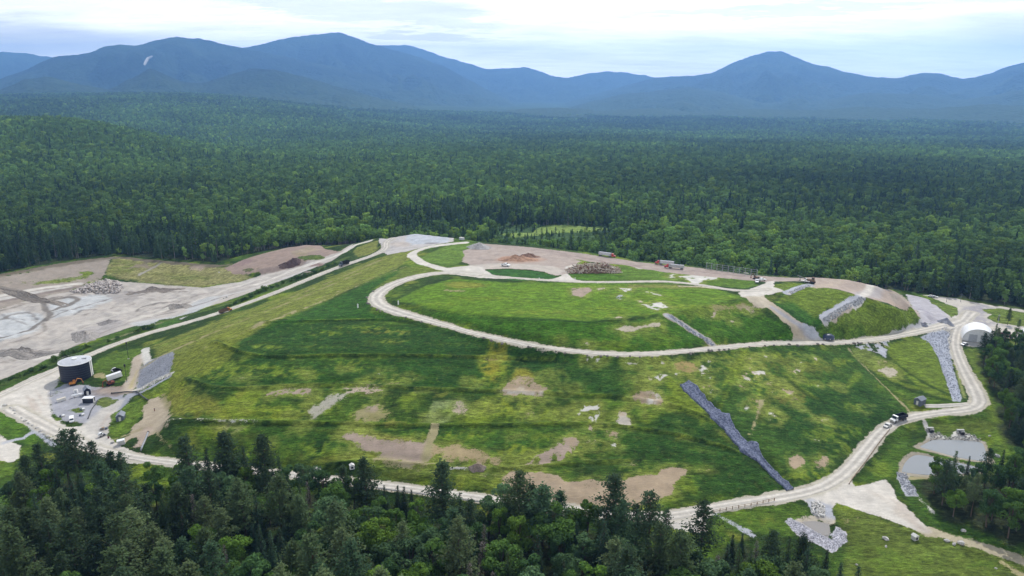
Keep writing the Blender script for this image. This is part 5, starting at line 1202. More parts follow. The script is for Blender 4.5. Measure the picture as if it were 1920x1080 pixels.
GROUP_NEAR = 'trees of the near forest below the road'
NEAR = []
rngf = np.random.default_rng(99)
tries = 0
while tries < 16000 and len(NEAR) < 760:
    tries += 1
    y = rngf.uniform(112, 300); x = rngf.uniform(-1, 1) * (y * .74 + 26)
    q = rngf.random()
    # stands: pines to the west, broadleaves to the middle and east
    mixn = float(fbm(45, np.array([x]), np.array([y]), 51, 2)[0]) + (-.12 if x < -60 else .10)
    kind = 'broad' if q < .42 + mixn * .7 else ('pine' if q < .80 + mixn * .2 else 'spruce')
    if rngf.random() < .02: kind = 'dead'
    h = {'pine': rngf.uniform(18, 27), 'spruce': rngf.uniform(13, 21), 'broad': rngf.uniform(13, 19), 'dead': rngf.uniform(14, 19)}[kind]
    z = float(Hs(x, max(y, Y0))) if y > Y0 else -4.5
    px, py = project(x, y, z + h)
    if px < -90 or px > 1690 or py > 1170: continue
    bx, by = project(x, y, z)
    sk = np.interp(px, SKY_X, SKY_Y)
    if py < sk + rngf.uniform(0, 16): continue
    if by > 1080 + 330: continue
    d = {'pine': 7.0, 'spruce': 4.8, 'broad': 7.4, 'dead': 4.0}[kind]
    if not free(x, y, d): continue
    PLACED.append((x, y, d)); NEAR.append((kind, x, y, z, h, px, py, sk))
for kind, x, y, z, h, px, py, sk in NEAR:
    ti = rngf.integers(len(TINT[kind])); tc_, tw = TINT[kind][ti]
    size = 'tall' if h > {'pine': 24, 'spruce': 18, 'broad': 17, 'dead': 17}[kind] else ('small' if h < {'pine': 21, 'spruce': 15.5, 'broad': 15, 'dead': 15.5}[kind] else 'middling')
    lab = f"{size} {tw} {depth_words(py, sk)} {TNAME[kind][2]} in the {where_words(px, py)}"
    h *= 1.0 + .22 * (1 - min(1, max(0, (y - 130) / 110)))
    tree(kind, x, y, z, h, lab, GROUP_NEAR, tc_, {'pine': 1.22, 'spruce': 1.15, 'broad': 1.18, 'dead': 1.0}[kind] * rngf.uniform(.88, 1.16))
print('near trees', len(NEAR), {k: sum(1 for n in NEAR if n[0] == k) for k in PROTO})

# woods east of the road: stems inside two patches of ground
def in_patch(pts, n, kinds, hr, words, group, dmin, seed):
    P = hline(pts)[:, :2]; r = np.random.default_rng(seed); c = 0
    for _ in range(6000):
        if c >= n: break
        x = r.uniform(P[:, 0].min(), P[:, 0].max()); y = r.uniform(P[:, 1].min(), P[:, 1].max())
        if poly_sd(P, np.array([x]), np.array([y]))[0] > 0 or not free(x, y, dmin): continue
        kind = kinds[r.integers(len(kinds))]; h = r.uniform(*hr); z = float(Hs(x, y)); h *= {'pine': 1.12, 'spruce': 1.0, 'broad': 1.0}[kind]
        px, py = project(x, y, z + h)
        ti = r.integers(len(TINT[kind])); 
        if kind == 'broad' and ti == 1: ti = 0
        tc_, tw = TINT[kind][ti]
        size = 'tall' if h > sum(hr) / 2 + 1.5 else ('small' if h < sum(hr) / 2 - 1.5 else 'middling')
        pos = words(px, py)
        tree(kind, x, y, z, h, f"{size} {tw} {TNAME[kind][2]} {pos}", group, tuple(v * .9 for v in tc_), r.uniform(.9, 1.15)); PLACED.append((x, y, dmin)); c += 1
in_patch([(1838,668),(1870,650),(2000,665),(2010,900),(1960,905),(1915,868),(1905,835),(1890,800),(1872,765),(1858,730),(1848,700)], 105, ['broad','broad','broad','pine','spruce'], (11, 17),
  lambda px, py: 'in the eastern wood ' + ('by the white arched hall' if py < 660 else 'beside the road bend' if py < 760 else 'above the upper pond'), 'trees of the wood east of the haul road', 5.6, 201)
in_patch([(1752,935),(1748,915),(1775,905),(1830,905),(1900,893),(1960,900),(2010,900),(2010,1060),(1950,1040),(1880,1005),(1820,980),(1775,965)], 80, ['broad','broad','pine','broad','spruce'], (11, 17),
  lambda px, py: 'in the pond-side wood ' + ('at the lower pond' if px < 1830 else 'between the ponds and trail' if py < 930 else 'next to the dirt trail'), 'trees of the wood between ponds and dirt trail', 5.6, 202)
for kind, px, py, h, ti, lab in [('pine',1889,609,11,0,'dense dark pine on the grass strip behind the white arched hall'),('pine',1905,634,12,0,'dark pine beside the parked maroon truck'),('spruce',1872,600,5,0,'small dark spruce by the thin mast near the yard'),('pine',1842,668,14,1,'dark pine standing right in front of the white arched hall'),('pine',1856,672,11,1,'second dark pine in front of the white arched hall, the lower one')]:
    x, y, z = hp(px, py); tree('pine' if kind == 'pine' else 'spruce', x, y, z, h, lab, None, TINT[kind][ti][0])

# shrubs on the verge west of the haul road
def shrub_np(seed):
    rng = np.random.default_rng(seed); C, N = [], []
    for k in range(9):
        c = rng.normal(size=3) * np.array([.7, .7, .35]) + np.array([0, 0, .9]); q = rng.normal(size=(60, 3)); q /= np.linalg.norm(q, axis=1)[:, None]
        C.append(c + q * rng.uniform(.35, .75) * np.array([1, 1, .8])); N.append(q)
    wood = [tube_np([(0, 0, -.1), tuple(rng.normal(size=3) * .4 + np.array([0, 0, .9]))], (.04, .015), 3) for _ in range(5)]
    return join([cards(np.vstack(C), .34, np.vstack(N), .6, .7, rng)]), join(wood)
PROTO['shrub'] = [proto('shrub', shrub_np(s)) for s in (61, 62, 63)]; PH['shrub'] = 2.0; TNAME['shrub'] = ('shrub', 'shrub', 'shrub'); TINT['shrub'] = [((.035,.065,.02), 'dark'), ((.06,.10,.025), 'green')]
verge = [(60,697,2.6),(72,693,3.4),(80,690,2.4),(104,675,3.0),(122,667,3.6),(130,664,3.2),(140,660,2.4),(152,657,3.0),(160,652,2.2),(205,640,1.8),(222,634,2.0),(260,622,3),(272,618,3),(284,614,3),(430,575,2),(440,571,3),(455,565,3.4),(462,561,2.4),(470,557,3.2),(482,550,3.6),(490,546,2.6),(499,545,4.2),(510,540,2.4),(520,537,2.6),(532,532,3),(545,528,2.6),(556,524,3.2),(562,521,2.6),(572,518,3),(580,515,2.4),(590,512,3.2),(603,507,2.6),(615,500,3.0),(628,496,2.6),(20,712,2.0),(36,706,2.4),(0,720,2.2),(48,702,2.2)]
for i, (px, py, h) in enumerate(verge):
    x, y, z = hp(px, py); wh = 'near the black tank' if px < 165 else ('beside the pit floor road' if px < 300 else 'in the hedge row above the pit')
    tree('shrub', x, y, z, h, f"{'tall' if h >= 3 else 'low'} leafy shrub on the road verge {wh}", 'shrubs on the verge between pit and haul road', TINT['shrub'][i % 2][0], RNG.uniform(.9, 1.5))

# ------------------------------------------------------------------ the far forest: a wood nobody could count
def flat_mesh(nm, gen, mt):
    (lv, lf), (wv, wf) = gen
    v, f = join([(lv, lf), (wv, wf)])
    me = bpy.data.meshes.new(nm); me.from_pydata(v.tolist(), [], f.tolist()); me.materials.append(mt); me.materials.append(M_BARK_G)
    me.polygons.foreach_set('material_index', np.concatenate([np.zeros(len(lf)), np.ones(len(wf))]).astype(np.int32))
    o = bpy.data.objects.new(nm, me); return o
def thin(gen, wood_keep=1):
    (l, w) = gen; wv, wf = w
    return l, (wv[:54] if len(wv) > 54 else wv, np.array([f for f in wf if max(f) < 54]))
FAR = [flat_mesh('far_conifer', thin(spruce_np(71, 16, 2.6, .14, .5, 1.25)), M_LEAF_I), flat_mesh('far_pine', thin(pine_np(72, 18, 3.6, .3, .32, 1.25, 1.7)), M_LEAF_I), flat_mesh('far_conifer', thin(spruce_np(75, 15, 2.1, .14, .5, 1.2)), M_LEAF_I),
       flat_mesh('far_broadleaf', thin(broad_np(73, 14, 4.0, 14, 46, 1.05, .38)), M_LEAF_I), flat_mesh('far_broadleaf', thin(broad_np(74, 13, 3.6, 12, 46, 1.0, .34, .4)), M_LEAF_I), flat_mesh('far_broadleaf', thin(broad_np(76, 15, 4.2, 16, 44, 1.1, .36, .15)), M_LEAF_I)]
# edge of the wood in plan
EDGE = [(-260,522,4),(-60,524,4),(0,511,4),(60,501,4.4),(110,491,4.6),(215,477,4.6),(260,483,4.4),(330,488,4.2),(405,496,4.4),(428,490,5),(450,484,6),(520,466,10),(556,457,12),(590,455,12),(640,466,14),(655,458,16),(690,447,18),(708,442,20)]
EP = [tuple(float(v) for v in at(a, b, c)) for a, b, c in EDGE]
bk = BACK[(BACK[:, 0] < 178)]
EP += [(x + 7, y + 10) for x, y, z in bk[::4]]
EP += [tuple(float(v) for v in at(a, b, c)) for a, b, c in [(1690,549,6),(1740,553,8.2),(1800,561,8),(1850,567,8),(1920,579,8),(2100,612,8),(2400,670,6)]]
EP = np.array(EP)
MEADOW = np.array([at(a, b, 3) for a, b in [(940,437),(1000,436),(1015,424),(1040,420),(1085,423),(1140,428),(1100,433),(1040,435),(1000,440),(960,444)]], float)
def far_points():
    r = np.random.default_rng(5); out = []
    def ring(r0, r1, sp):
        n = int(math.radians(82) * .5 * (r1 * r1 - r0 * r0) / (sp * sp))
        # jittered lattice in plan
        rr = np.sqrt(r.uniform(r0 * r0, r1 * r1, n)); aa = np.radians(r.uniform(-41, 41, n))
        return np.stack([rr * np.sin(aa), rr * np.cos(aa)], 1)
    P = np.vstack([ring(430, 1000, 5.3), ring(1000, 1700, 5.7), ring(1700, 2600, 7.3), ring(2600, 4000, 10.6), ring(4000, 6200, 15.5)])
    x, y = P.T; rad = np.hypot(x, y)
    poly = np.vstack([EP, [(1500, EP[-1, 1]), (1500, -200), (-1500, -200), (-1500, EP[0, 1])]])
    sdE = np.full(len(P), 99.0); near = rad < 900
    sdE[near] = poly_sd(poly, x[near], y[near])
    keep = sdE > 2.5 + 2.5 * value_noise(18, None, None, x, y, 77)
    keep &= ~((poly_sd(MEADOW, x, y) < 0) & (rad < 1300))
    P = P[keep]; x, y = P.T; rad = np.hypot(x, y)
    insite = (x > X0) & (x < X1) & (y < Y1)
    z = np.where(insite, Hs(x, y), Hv(x, y)) - .4
    stand = fbm(340, x, y, 61, 4) + .35 * fbm(90, x, y, 62, 3)
    px, py = project(x, y, z + 12)
    # darker softwood belts seen in the photograph: along the west pit edge, behind the summit and out to the east, where a cloud's shadow is painted in as darker trees
    soft = .9 * np.exp(-((px - 150) / 260) ** 2) * (rad < 820) + .8 * np.exp(-((px - 1500) / 330) ** 2 - ((py - 372) / 22) ** 2) + .6 * np.exp(-((px - 900) / 330) ** 2 - ((py - 408) / 24) ** 2) + .5 * np.exp(-((px - 1800) / 160) ** 2) * (rad < 620) + .5 * np.exp(-((px - 1750) / 250) ** 2 - ((py - 330) / 15) ** 2)
    hard = .9 * np.exp(-((px - 590) / 120) ** 2 - ((py - 430) / 28) ** 2) + .8 * np.exp(-((px - 1380) / 190) ** 2 - ((py - 448) / 30) ** 2) + .6 * np.exp(-((px - 1150) / 120) ** 2 - ((py - 380) / 16) ** 2) + .5 * np.exp(-((px - 1780) / 150) ** 2 - ((py - 470) / 25) ** 2)
    pc = np.clip(.17 - .55 * stand + soft - hard, .04, .92)
    pc = np.where(rad > 950, pc * .36 + .01, pc); con = r.random(len(P)) < pc
    kind = np.where(con, r.integers(0, 3, len(P)), r.integers(3, 6, len(P)))
    big = np.clip(rad / 2600, 1, 1.75)
    s = np.where(rad > 900, .80, .98) * np.clip(r.lognormal(-.08, .24, len(P)), .5, 1.5)
    edge = np.clip(sdE[keep] / 10, 0, 1); s *= .75 + .25 * edge
    tx, ty_ = project(x, y, z + 17 * s)
    _, by_ = project(x, y, z)
    hide = (tx > 925) & (tx < 1150) & (ty_ < 440) & (by_ > 424) & (rad < 1000); s[hide] *= np.where(r.random(hide.sum()) < .6, .12, .45)
    sc = np.stack([s * big, s * big, s * (1 + (big - 1) * .35)], 1)
    tint = np.where(con[:, None], np.array([.054, .092, .042]), np.array([.120, .198, .054])) * r.uniform(.7, 1.35, (len(P), 1))
    yel = (r.random(len(P)) < .16) & ~con; tint[yel] *= np.array([1.45, 1.3, .95])
    tint *= (1 + .55 * fbm(330, x, y, 63, 4) + .35 * fbm(900, x, y * .6, 64, 2))[:, None] * (1 - .12 * np.clip(soft, 0, 1))[:, None]
    tint *= (1 + .34 * sstep(1000, 2600, rad) - .22 * sstep(3800, 6000, rad))[:, None]  # distance haze put into the tint as lighter crowns; far uplands darker
    return np.column_stack([x, y, z]), sc, r.uniform(0, math.tau, len(P)), kind, tint
FP, FS, FR, FK, FT = far_points()
print('far trees', len(FP))
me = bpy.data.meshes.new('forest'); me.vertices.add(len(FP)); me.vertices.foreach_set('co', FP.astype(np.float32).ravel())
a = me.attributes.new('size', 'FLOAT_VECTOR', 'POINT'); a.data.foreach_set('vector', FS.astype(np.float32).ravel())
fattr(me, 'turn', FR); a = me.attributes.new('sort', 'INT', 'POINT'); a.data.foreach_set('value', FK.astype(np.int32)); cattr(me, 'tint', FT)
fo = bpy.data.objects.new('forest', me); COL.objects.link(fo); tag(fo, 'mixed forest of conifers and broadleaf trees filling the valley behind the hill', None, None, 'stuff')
ng = bpy.data.node_groups.new('scatter', 'GeometryNodeTree')
ng.interface.new_socket('Geometry', in_out='INPUT', socket_type='NodeSocketGeometry'); ng.interface.new_socket('Geometry', in_out='OUTPUT', socket_type='NodeSocketGeometry')
gi = ng.nodes.new('NodeGroupInput'); go = ng.nodes.new('NodeGroupOutput'); jn = ng.nodes.new('GeometryNodeJoinGeometry')
def named(nm, ty):
    n = ng.nodes.new('GeometryNodeInputNamedAttribute'); n.data_type = ty; n.inputs[0].default_value = nm; return n.outputs[0]
szo = named('size', 'FLOAT_VECTOR'); tno = named('turn', 'FLOAT'); sro = named('sort', 'INT')
rv = ng.nodes.new('ShaderNodeCombineXYZ'); ng.links.new(tno, rv.inputs[2])
for k, ob in enumerate(FAR):
    cp = ng.nodes.new('FunctionNodeCompare'); cp.data_type = 'INT'; cp.operation = 'EQUAL'
    ng.links.new(sro, cp.inputs[2]); cp.inputs[3].default_value = k
    oi = ng.nodes.new('GeometryNodeObjectInfo'); oi.inputs['Object'].default_value = ob; oi.inputs['As Instance'].default_value = True
    ip = ng.nodes.new('GeometryNodeInstanceOnPoints')
    ng.links.new(gi.outputs[0], ip.inputs['Points']); ng.links.new(cp.outputs[0], ip.inputs['Selection']); ng.links.new(oi.outputs['Geometry'], ip.inputs['Instance'])
    ng.links.new(rv.outputs[0], ip.inputs['Rotation']); ng.links.new(szo, ip.inputs['Scale']); ng.links.new(ip.outputs[0], jn.inputs[0])
ng.links.new(jn.outputs[0], go.inputs[0])
md = fo.modifiers.new('scatter', 'NODES'); md.node_group = ng

# leaf litter and undergrowth under the trees
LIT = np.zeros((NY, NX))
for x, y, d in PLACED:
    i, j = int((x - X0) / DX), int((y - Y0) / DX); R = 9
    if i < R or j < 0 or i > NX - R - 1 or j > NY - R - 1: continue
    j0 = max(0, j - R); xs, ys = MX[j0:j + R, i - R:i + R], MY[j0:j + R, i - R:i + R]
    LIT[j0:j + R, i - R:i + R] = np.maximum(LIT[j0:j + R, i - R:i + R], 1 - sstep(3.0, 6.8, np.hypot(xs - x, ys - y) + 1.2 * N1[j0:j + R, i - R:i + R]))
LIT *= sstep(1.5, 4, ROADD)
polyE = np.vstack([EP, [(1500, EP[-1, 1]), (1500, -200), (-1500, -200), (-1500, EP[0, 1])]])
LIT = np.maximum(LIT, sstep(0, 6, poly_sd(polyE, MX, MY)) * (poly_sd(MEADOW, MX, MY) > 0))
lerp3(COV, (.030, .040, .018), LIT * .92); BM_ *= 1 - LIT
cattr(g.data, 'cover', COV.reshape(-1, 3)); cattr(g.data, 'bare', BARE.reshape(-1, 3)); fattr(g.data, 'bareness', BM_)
xs, ys = np.meshgrid(np.arange(-80, 160, 4.0), np.arange(700, 900, 4.0))
fm = mesh_np('field', np.stack([xs.ravel(), ys.ravel(), np.where(ys < Y1, Hs(xs, ys), Hv(xs, ys)).ravel() + .5 - 3.0 * (poly_sd(MEADOW, xs, ys).ravel() > 3)], 1), grid_faces(*xs.shape), M_GROUND, True)
cattr(fm.data, 'cover', np.tile([.19, .27, .06], (xs.size, 1))); cattr(fm.data, 'bare', np.tile([.2, .2, .1], (xs.size, 1))); fattr(fm.data, 'bareness', np.zeros(xs.size)); tag(fm, kind='structure')
# ------------------------------------------------------------------ things on the site
class MB:
    def __init__(s): s.V = []; s.F = []
    def add(s, V, F):
        o = len(s.V); s.V += [tuple(map(float, v)) for v in V]; s.F += [tuple(i + o for i in f) for f in F]; return s
    def box(s, c, d, rz=0, taper=1.0, bev=0):
        x, y, z = (q / 2 for q in d); V = []
        for zz, k in ((-z, 1), (z, taper)):
            V += [(-x * k, -y * k, zz), (x * k, -y * k, zz), (x * k, y * k, zz), (-x * k, y * k, zz)]
        ca, sa = math.cos(rz), math.sin(rz)
        V = [(c[0] + a * ca - b * sa, c[1] + a * sa + b * ca, c[2] + e) for a, b, e in V]
        return s.add(V, [(3,2,1,0),(4,5,6,7),(0,1,5,4),(1,2,6,5),(2,3,7,6),(3,0,4,7)])
    def tube(s, P, R, k=10, cap=True):
        P = [Vector(p) for p in P]; R = [R] * len(P) if np.isscalar(R) else R; V = []; F = []
        for i, p in enumerate(P):
            t = (P[min(i + 1, len(P) - 1)] - P[max(i - 1, 0)]).normalized(); r = Vector((1, 0, 0)) if abs(t.x) < .8 else Vector((0, 1, 0))
            u = t.cross(r).normalized(); w = t.cross(u)
            V += [p + (u * math.cos(math.tau * j / k) + w * math.sin(math.tau * j / k)) * R[i] for j in range(k)]
        for i in range(len(P) - 1):
            F += [(i * k + j, i * k + (j + 1) % k, (i + 1) * k + (j + 1) % k, (i + 1) * k + j) for j in range(k)]
        if cap: F += [tuple(range(k))[::-1], tuple(range((len(P) - 1) * k, len(P) * k))]
        return s.add(V, F)
    def prism(s, prof, y0, y1):
        """side profile in x, z extruded across y"""
        n = len(prof); V = [(x, y0, z) for x, z in prof] + [(x, y1, z) for x, z in prof]
        return s.add(V, [tuple(range(n)), tuple(range(2 * n - 1, n - 1, -1))] + [(i, i + n, (i + 1) % n + n, (i + 1) % n) for i in range(n)])
    def build(s, name, mat, parent=None, smooth=False, bevel=0):
        me = bpy.data.meshes.new(name); me.from_pydata(s.V, [], s.F); me.materials.append(mat)
        bm = bmesh.new(); bm.from_mesh(me); bmesh.ops.recalc_face_normals(bm, faces=bm.faces)
        if bevel: bmesh.ops.bevel(bm, geom=list(bm.edges), offset=bevel, segments=1, affect='EDGES', clamp_overlap=True)
        bm.to_mesh(me); bm.free()
        if smooth:
            me.polygons.foreach_set('use_smooth', [True] * len(me.polygons))
        o = bpy.data.objects.new(name, me); COL.objects.link(o); o.parent = parent; return o

MT = {k: plain('paint_' + k, c, r, me_, g_, 1.3, sp) for k, (c, r, me_, g_, sp) in dict(
 white=((.80,.80,.79),.5,0,.12,.4), offwhite=((.66,.65,.61),.7,0,.2,.3), cream=((.62,.57,.47),.7,0,.2,.3), grey=((.33,.34,.36),.6,0,.25,.4), lightgrey=((.52,.53,.55),.5,.2,.2,.5), navy=((.011,.014,.030),.5,.0,.2,.3), slate=((.11,.13,.17),.65,0,.25,.4),
 roofgrey=((.20,.22,.26),.6,0,.25,.4), black=((.018,.018,.02),.55,0,.2,.4), rubber=((.02,.02,.02),.9,0,.3,.2), orange=((.50,.19,.03),.5,0,.3,.4), rust=((.22,.065,.035),.8,0,.4,.3), red=((.42,.035,.03),.4,0,.2,.5), maroon=((.13,.035,.04),.5,0,.25,.4), yellow=((.52,.36,.05),.5,0,.3,.4),
 brown=((.20,.13,.09),.8,0,.35,.2), glass=((.03,.04,.05),.12,0,.1,.6), steel=((.42,.43,.45),.4,.6,.25,.5), galv=((.50,.51,.52),.5,.4,.2,.5), wood=((.34,.25,.16),.85,0,.4,.2), timber=((.50,.40,.30),.85,0,.4,.2), palewood=((.62,.55,.46),.85,0,.35,.2), darkwood=((.16,.09,.06),.9,0,.4,.2), concrete=((.52,.51,.48),.9,0,.25,.2), tarp=((.03,.045,.085),.45,0,.25,.4), greenpaint=((.05,.12,.07),.6,0,.2,.4),
 pipe=((.045,.047,.05),.55,0,.25,.4), lamp=((.75,.73,.66),.3,0,.1,.5)).items()}

def root(name, px, py, head=None, label=None, cat=None, group=None, lift=0.0, ang=None, loc=None):
    """an empty standing on the ground at a photo point; head is a second photo point it faces"""
    x, y, z = loc or hp(px, py)
    r = bpy.data.objects.new(name, None); COL.objects.link(r); r.location = (x, y, z + lift); r.empty_display_size = .4
    if head is not None:
        a, b, c = hp(*head); ang = math.atan2(b - y, a - x)
        d = math.hypot(a - x, b - y); pitch = math.atan2(c - z, d) if d > 1 else 0
        r.rotation_euler = (0, -max(-.14, min(.14, pitch)), ang)
    elif ang is not None: r.rotation_euler = (0, 0, ang)
    return tag(r, label, cat, group)

def wheels(r, xs, hw, rad=.5, wd=.35):
    for x in xs:
        for s in (-1, 1):
            w_ = MB().tube([(x, s * (hw - wd), rad), (x, s * hw, rad)], rad, 12).build('wheel', MT['rubber'], r)
            MB().tube([(x, s * (hw - .01), rad), (x, s * (hw + .03), rad)], rad * .5, 10).build('rim', MT['steel'], w_)

def dump_truck(px, py, head, cab, bed, label, group=None, s=1.0):
    r = root('dump_truck', px, py, head, label, 'dump truck', group, .05); r.scale = (s, s, s)
    MB().box((0, 0, .85), (8.4, 1.0, .3)).build('chassis', MT['black'], r)
    c = MB().prism([(2.0,.7),(4.3,.7),(4.35,1.55),(3.15,1.75),(2.85,2.95),(2.0,3.0)], -1.15, 1.15).build('cab', MT[cab], r, bevel=.06)
    MB().prism([(3.17,1.80),(2.90,2.80),(2.94,2.82),(3.22,1.80)], -1.0, 1.0).build('windshield', MT['glass'], r)
    for sd_ in (-1, 1):
        MB().box((2.5, sd_ * 1.17, 2.3), (.65, .03, .7)).build('side_window', MT['glass'], r)
        MB().tube([(4.33, sd_ * .85, 1.2), (4.40, sd_ * .85, 1.2)], .16, 8).build('headlight', MT['lamp'], r)
        MB().box((3.4, sd_ * 1.18, 1.0), (1.2, .08, .35)).build('fender', MT['black'], r)
    MB().box((4.36, 0, 1.15), (.06, 1.1, .6)).build('grille', MT['steel'], r)
    b = MB().prism([(-4.1,1.25),(1.7,1.1),(1.8,2.75),(-3.9,2.5)], -1.25, -1.17).prism([(-4.1,1.25),(1.7,1.1),(1.8,2.75),(-3.9,2.5)], 1.17, 1.25).prism([(-4.1,1.25),(1.7,1.1),(1.7,1.22),(-4.1,1.37)], -1.17, 1.17).prism([(1.62,1.1),(1.7,1.1),(1.8,2.75),(1.72,2.75)], -1.17, 1.17)
    for k in range(6): b.box((-3.4 + k * .95, 1.28, 1.95), (.1, .07, 1.25)).box((-3.4 + k * .95, -1.28, 1.95), (.1, .07, 1.25))
    b.build('dump_body', MT[bed], r)
    MB().prism([(-4.12,1.3),(-4.05,1.3),(-3.9,2.45),(-3.97,2.45)], -1.16, 1.16).build('tailgate', MT[bed], r)
    wheels(r, (3.4, -1.6, -2.9), 1.2, .52); return r

def pickup(px, py, head, col, label, cat='pickup truck', name='pickup_truck', s=1.0, group=None, kind='pickup'):
    r = root(name, px, py, head, label, cat, group, .05); r.scale = (s, s, s)
    if kind == 'pickup': prof = [(-2.7,.5),(2.65,.5),(2.7,.95),(1.3,1.1),(.7,1.75),(-.6,1.78),(-.75,1.08),(-2.7,1.08)]; gx = (-.5,.75)
    elif kind == 'car': prof = [(-2.2,.35),(2.2,.35),(2.25,.75),(1.2,.92),(.5,1.42),(-1.0,1.44),(-1.8,.95),(-2.25,.88)]; gx = (-1.1,.6)
    else: prof = [(-2.4,.4),(2.3,.4),(2.4,.95),(1.9,1.25),(1.45,2.15),(-2.35,2.2),(-2.45,.9)]; gx = (-1.6,1.4)
    w_ = .95 if kind != 'van' else 1.0
    MB().prism(prof, -w_, w_).build('body', MT[col], r, bevel=.07)
    top = max(z for x, z in prof)
    for sd_ in (-1, 1):
        MB().box(((gx[0] + gx[1]) / 2, sd_ * (w_ + .01), top - .36), (gx[1] - gx[0] - .2, .03, .42)).build('side_window', MT['glass'], r)
        MB().box((prof[2][0], sd_ * .68, .8), (.08, .36, .18)).build('headlight', MT['lamp'], r)
    i = 3 if kind != 'van' else 3
    (xa, za), (xb, zb) = prof[3], prof[4]; dx_, dz_ = xb - xa, zb - za; L = math.hypot(dx_, dz_); nx_, nz_ = dz_ / L * .03, -dx_ / L * .03
    P = [(xa + dx_ * .12, za + dz_ * .12), (xa + dx_ * .92, za + dz_ * .92)]
    MB().prism([P[0], P[1], (P[1][0] + nx_, P[1][1] + nz_), (P[0][0] + nx_, P[0][1] + nz_)], -w_ * .85, w_ * .85).build('windshield', MT['glass'], r)
    if kind == 'pickup': MB().box((-1.75, 0, 1.02), (1.75, 1.5, .16)).build('cargo_bed', MT['black'], r)
    wheels(r, (1.55, -1.6), w_ + .02, .38, .25); return r

def semi(px, py, head, cab, label, group, trailer='lightgrey'):
    r = root('semi_truck', px, py, head, label, 'semi truck', group, .05); r.scale = (.70, .70, .70)
    MB().box((5.6, 0, .9), (6.6, 1.0, .3)).build('chassis', MT['black'], r)
    MB().prism([(5.3,.8),(7.2,.8),(7.2,3.3),(5.9,3.75),(5.3,3.7)], -1.2, 1.2).build('cab', MT[cab], r, bevel=.08)
    MB().prism([(7.22,.8),(9.2,.8),(9.25,1.85),(7.22,2.15)], -1.0, 1.0).build('hood', MT[cab], r, bevel=.08)
    MB().box((7.24, 0, 2.75), (.05, 2.0, .8)).build('windshield', MT['glass'], r)
    for sd_ in (-1, 1):
        MB().tube([(9.22, sd_ * .8, 1.2), (9.3, sd_ * .8, 1.2)], .16, 8).build('headlight', MT['lamp'], r)
        MB().tube([(5.2, sd_ * 1.05, 1.0), (5.2, sd_ * 1.05, 4.0)], .09, 8).build('exhaust_stack', MT['steel'], r)
    t = MB().box((-2.2, 0, 2.55), (13.2, 2.5, 2.7))
    for k in range(14):
        for sd_ in (-1, 1): t.box((-8.4 + k * .96, sd_ * 1.28, 2.55), (.09, .08, 2.6))
    t = t.build('trailer', MT[trailer], r)
    MB().box((-2.2, 0, 3.93), (13.0, 2.3, .06)).build('trailer_cover', MT['grey'], t)
    MB().box((-8.83, 0, 2.5), (.06, 2.3, 2.5)).build('tailgate', MT['grey'], t)
    for sd_ in (-1, 1): MB().box((2.2, sd_ * .8, .7), (.15, .15, 1.1)).build('landing_leg', MT['black'], t)
    wheels(r, (8.3, 4.3, 3.1, -6.4, -7.7), 1.2, .52); return r

def excavator(px, py, head, col, label, name='excavator', s=1.0, reach=1.0):
    r = root(name, px, py, head, label, 'excavator', None, 0); r.scale = (s, s, s)
    for sd_ in (-1, 1):
        MB().prism([(-1.9,.15),(-1.6,0),(1.6,0),(1.9,.15),(1.9,.65),(1.6,.85),(-1.6,.85),(-1.9,.65)], sd_ * 1.1 - .28, sd_ * 1.1 + .28).build('track', MT['rubber'], r, bevel=.05)
    MB().box((0, 0, .75), (1.6, 1.8, .5)).build('undercarriage', MT['black'], r)
    MB().prism([(-2.2,1.05),(1.2,1.05),(1.2,1.75),(-1.0,2.05),(-2.2,2.0)], -1.25, 1.25).build('engine_house', MT[col], r, bevel=.08)
    MB().box((-2.25, 0, 1.5), (.5, 2.4, .95)).build('counterweight', MT['black'], r, bevel=.1)
    c = MB().prism([(-.2,1.75),(1.25,1.75),(1.1,3.0),(-.1,3.05)], .35, 1.25).build('cab', MT[col], r, bevel=.05)
    MB().prism([(-.1,2.1),(1.22,2.1),(1.08,2.9),(-.02,2.9)], 1.26, 1.29).build('window', MT['glass'], c)
    MB().tube([(1.0,-.2,1.6),(2.6*reach,-.2,3.9),(4.6*reach,-.2,3.2)], [.30,.34,.22], 6).build('boom', MT[col], r)
    MB().tube([(4.4*reach,-.2,3.5),(5.3*reach,-.2,1.0)], [.24,.15], 6).build('stick', MT[col], r)
    MB().prism([(5.0*reach,1.1),(5.6*reach,1.0),(5.5*reach,.3),(5.0*reach,.15),(4.7*reach,.5)], -.65, .25).build('bucket', MT['rust'], r)
    MB().tube([(1.4,-.2,1.4),(2.4*reach,-.2,3.3)], .09, 6).build('hydraulic_ram', MT['steel'], r); return r

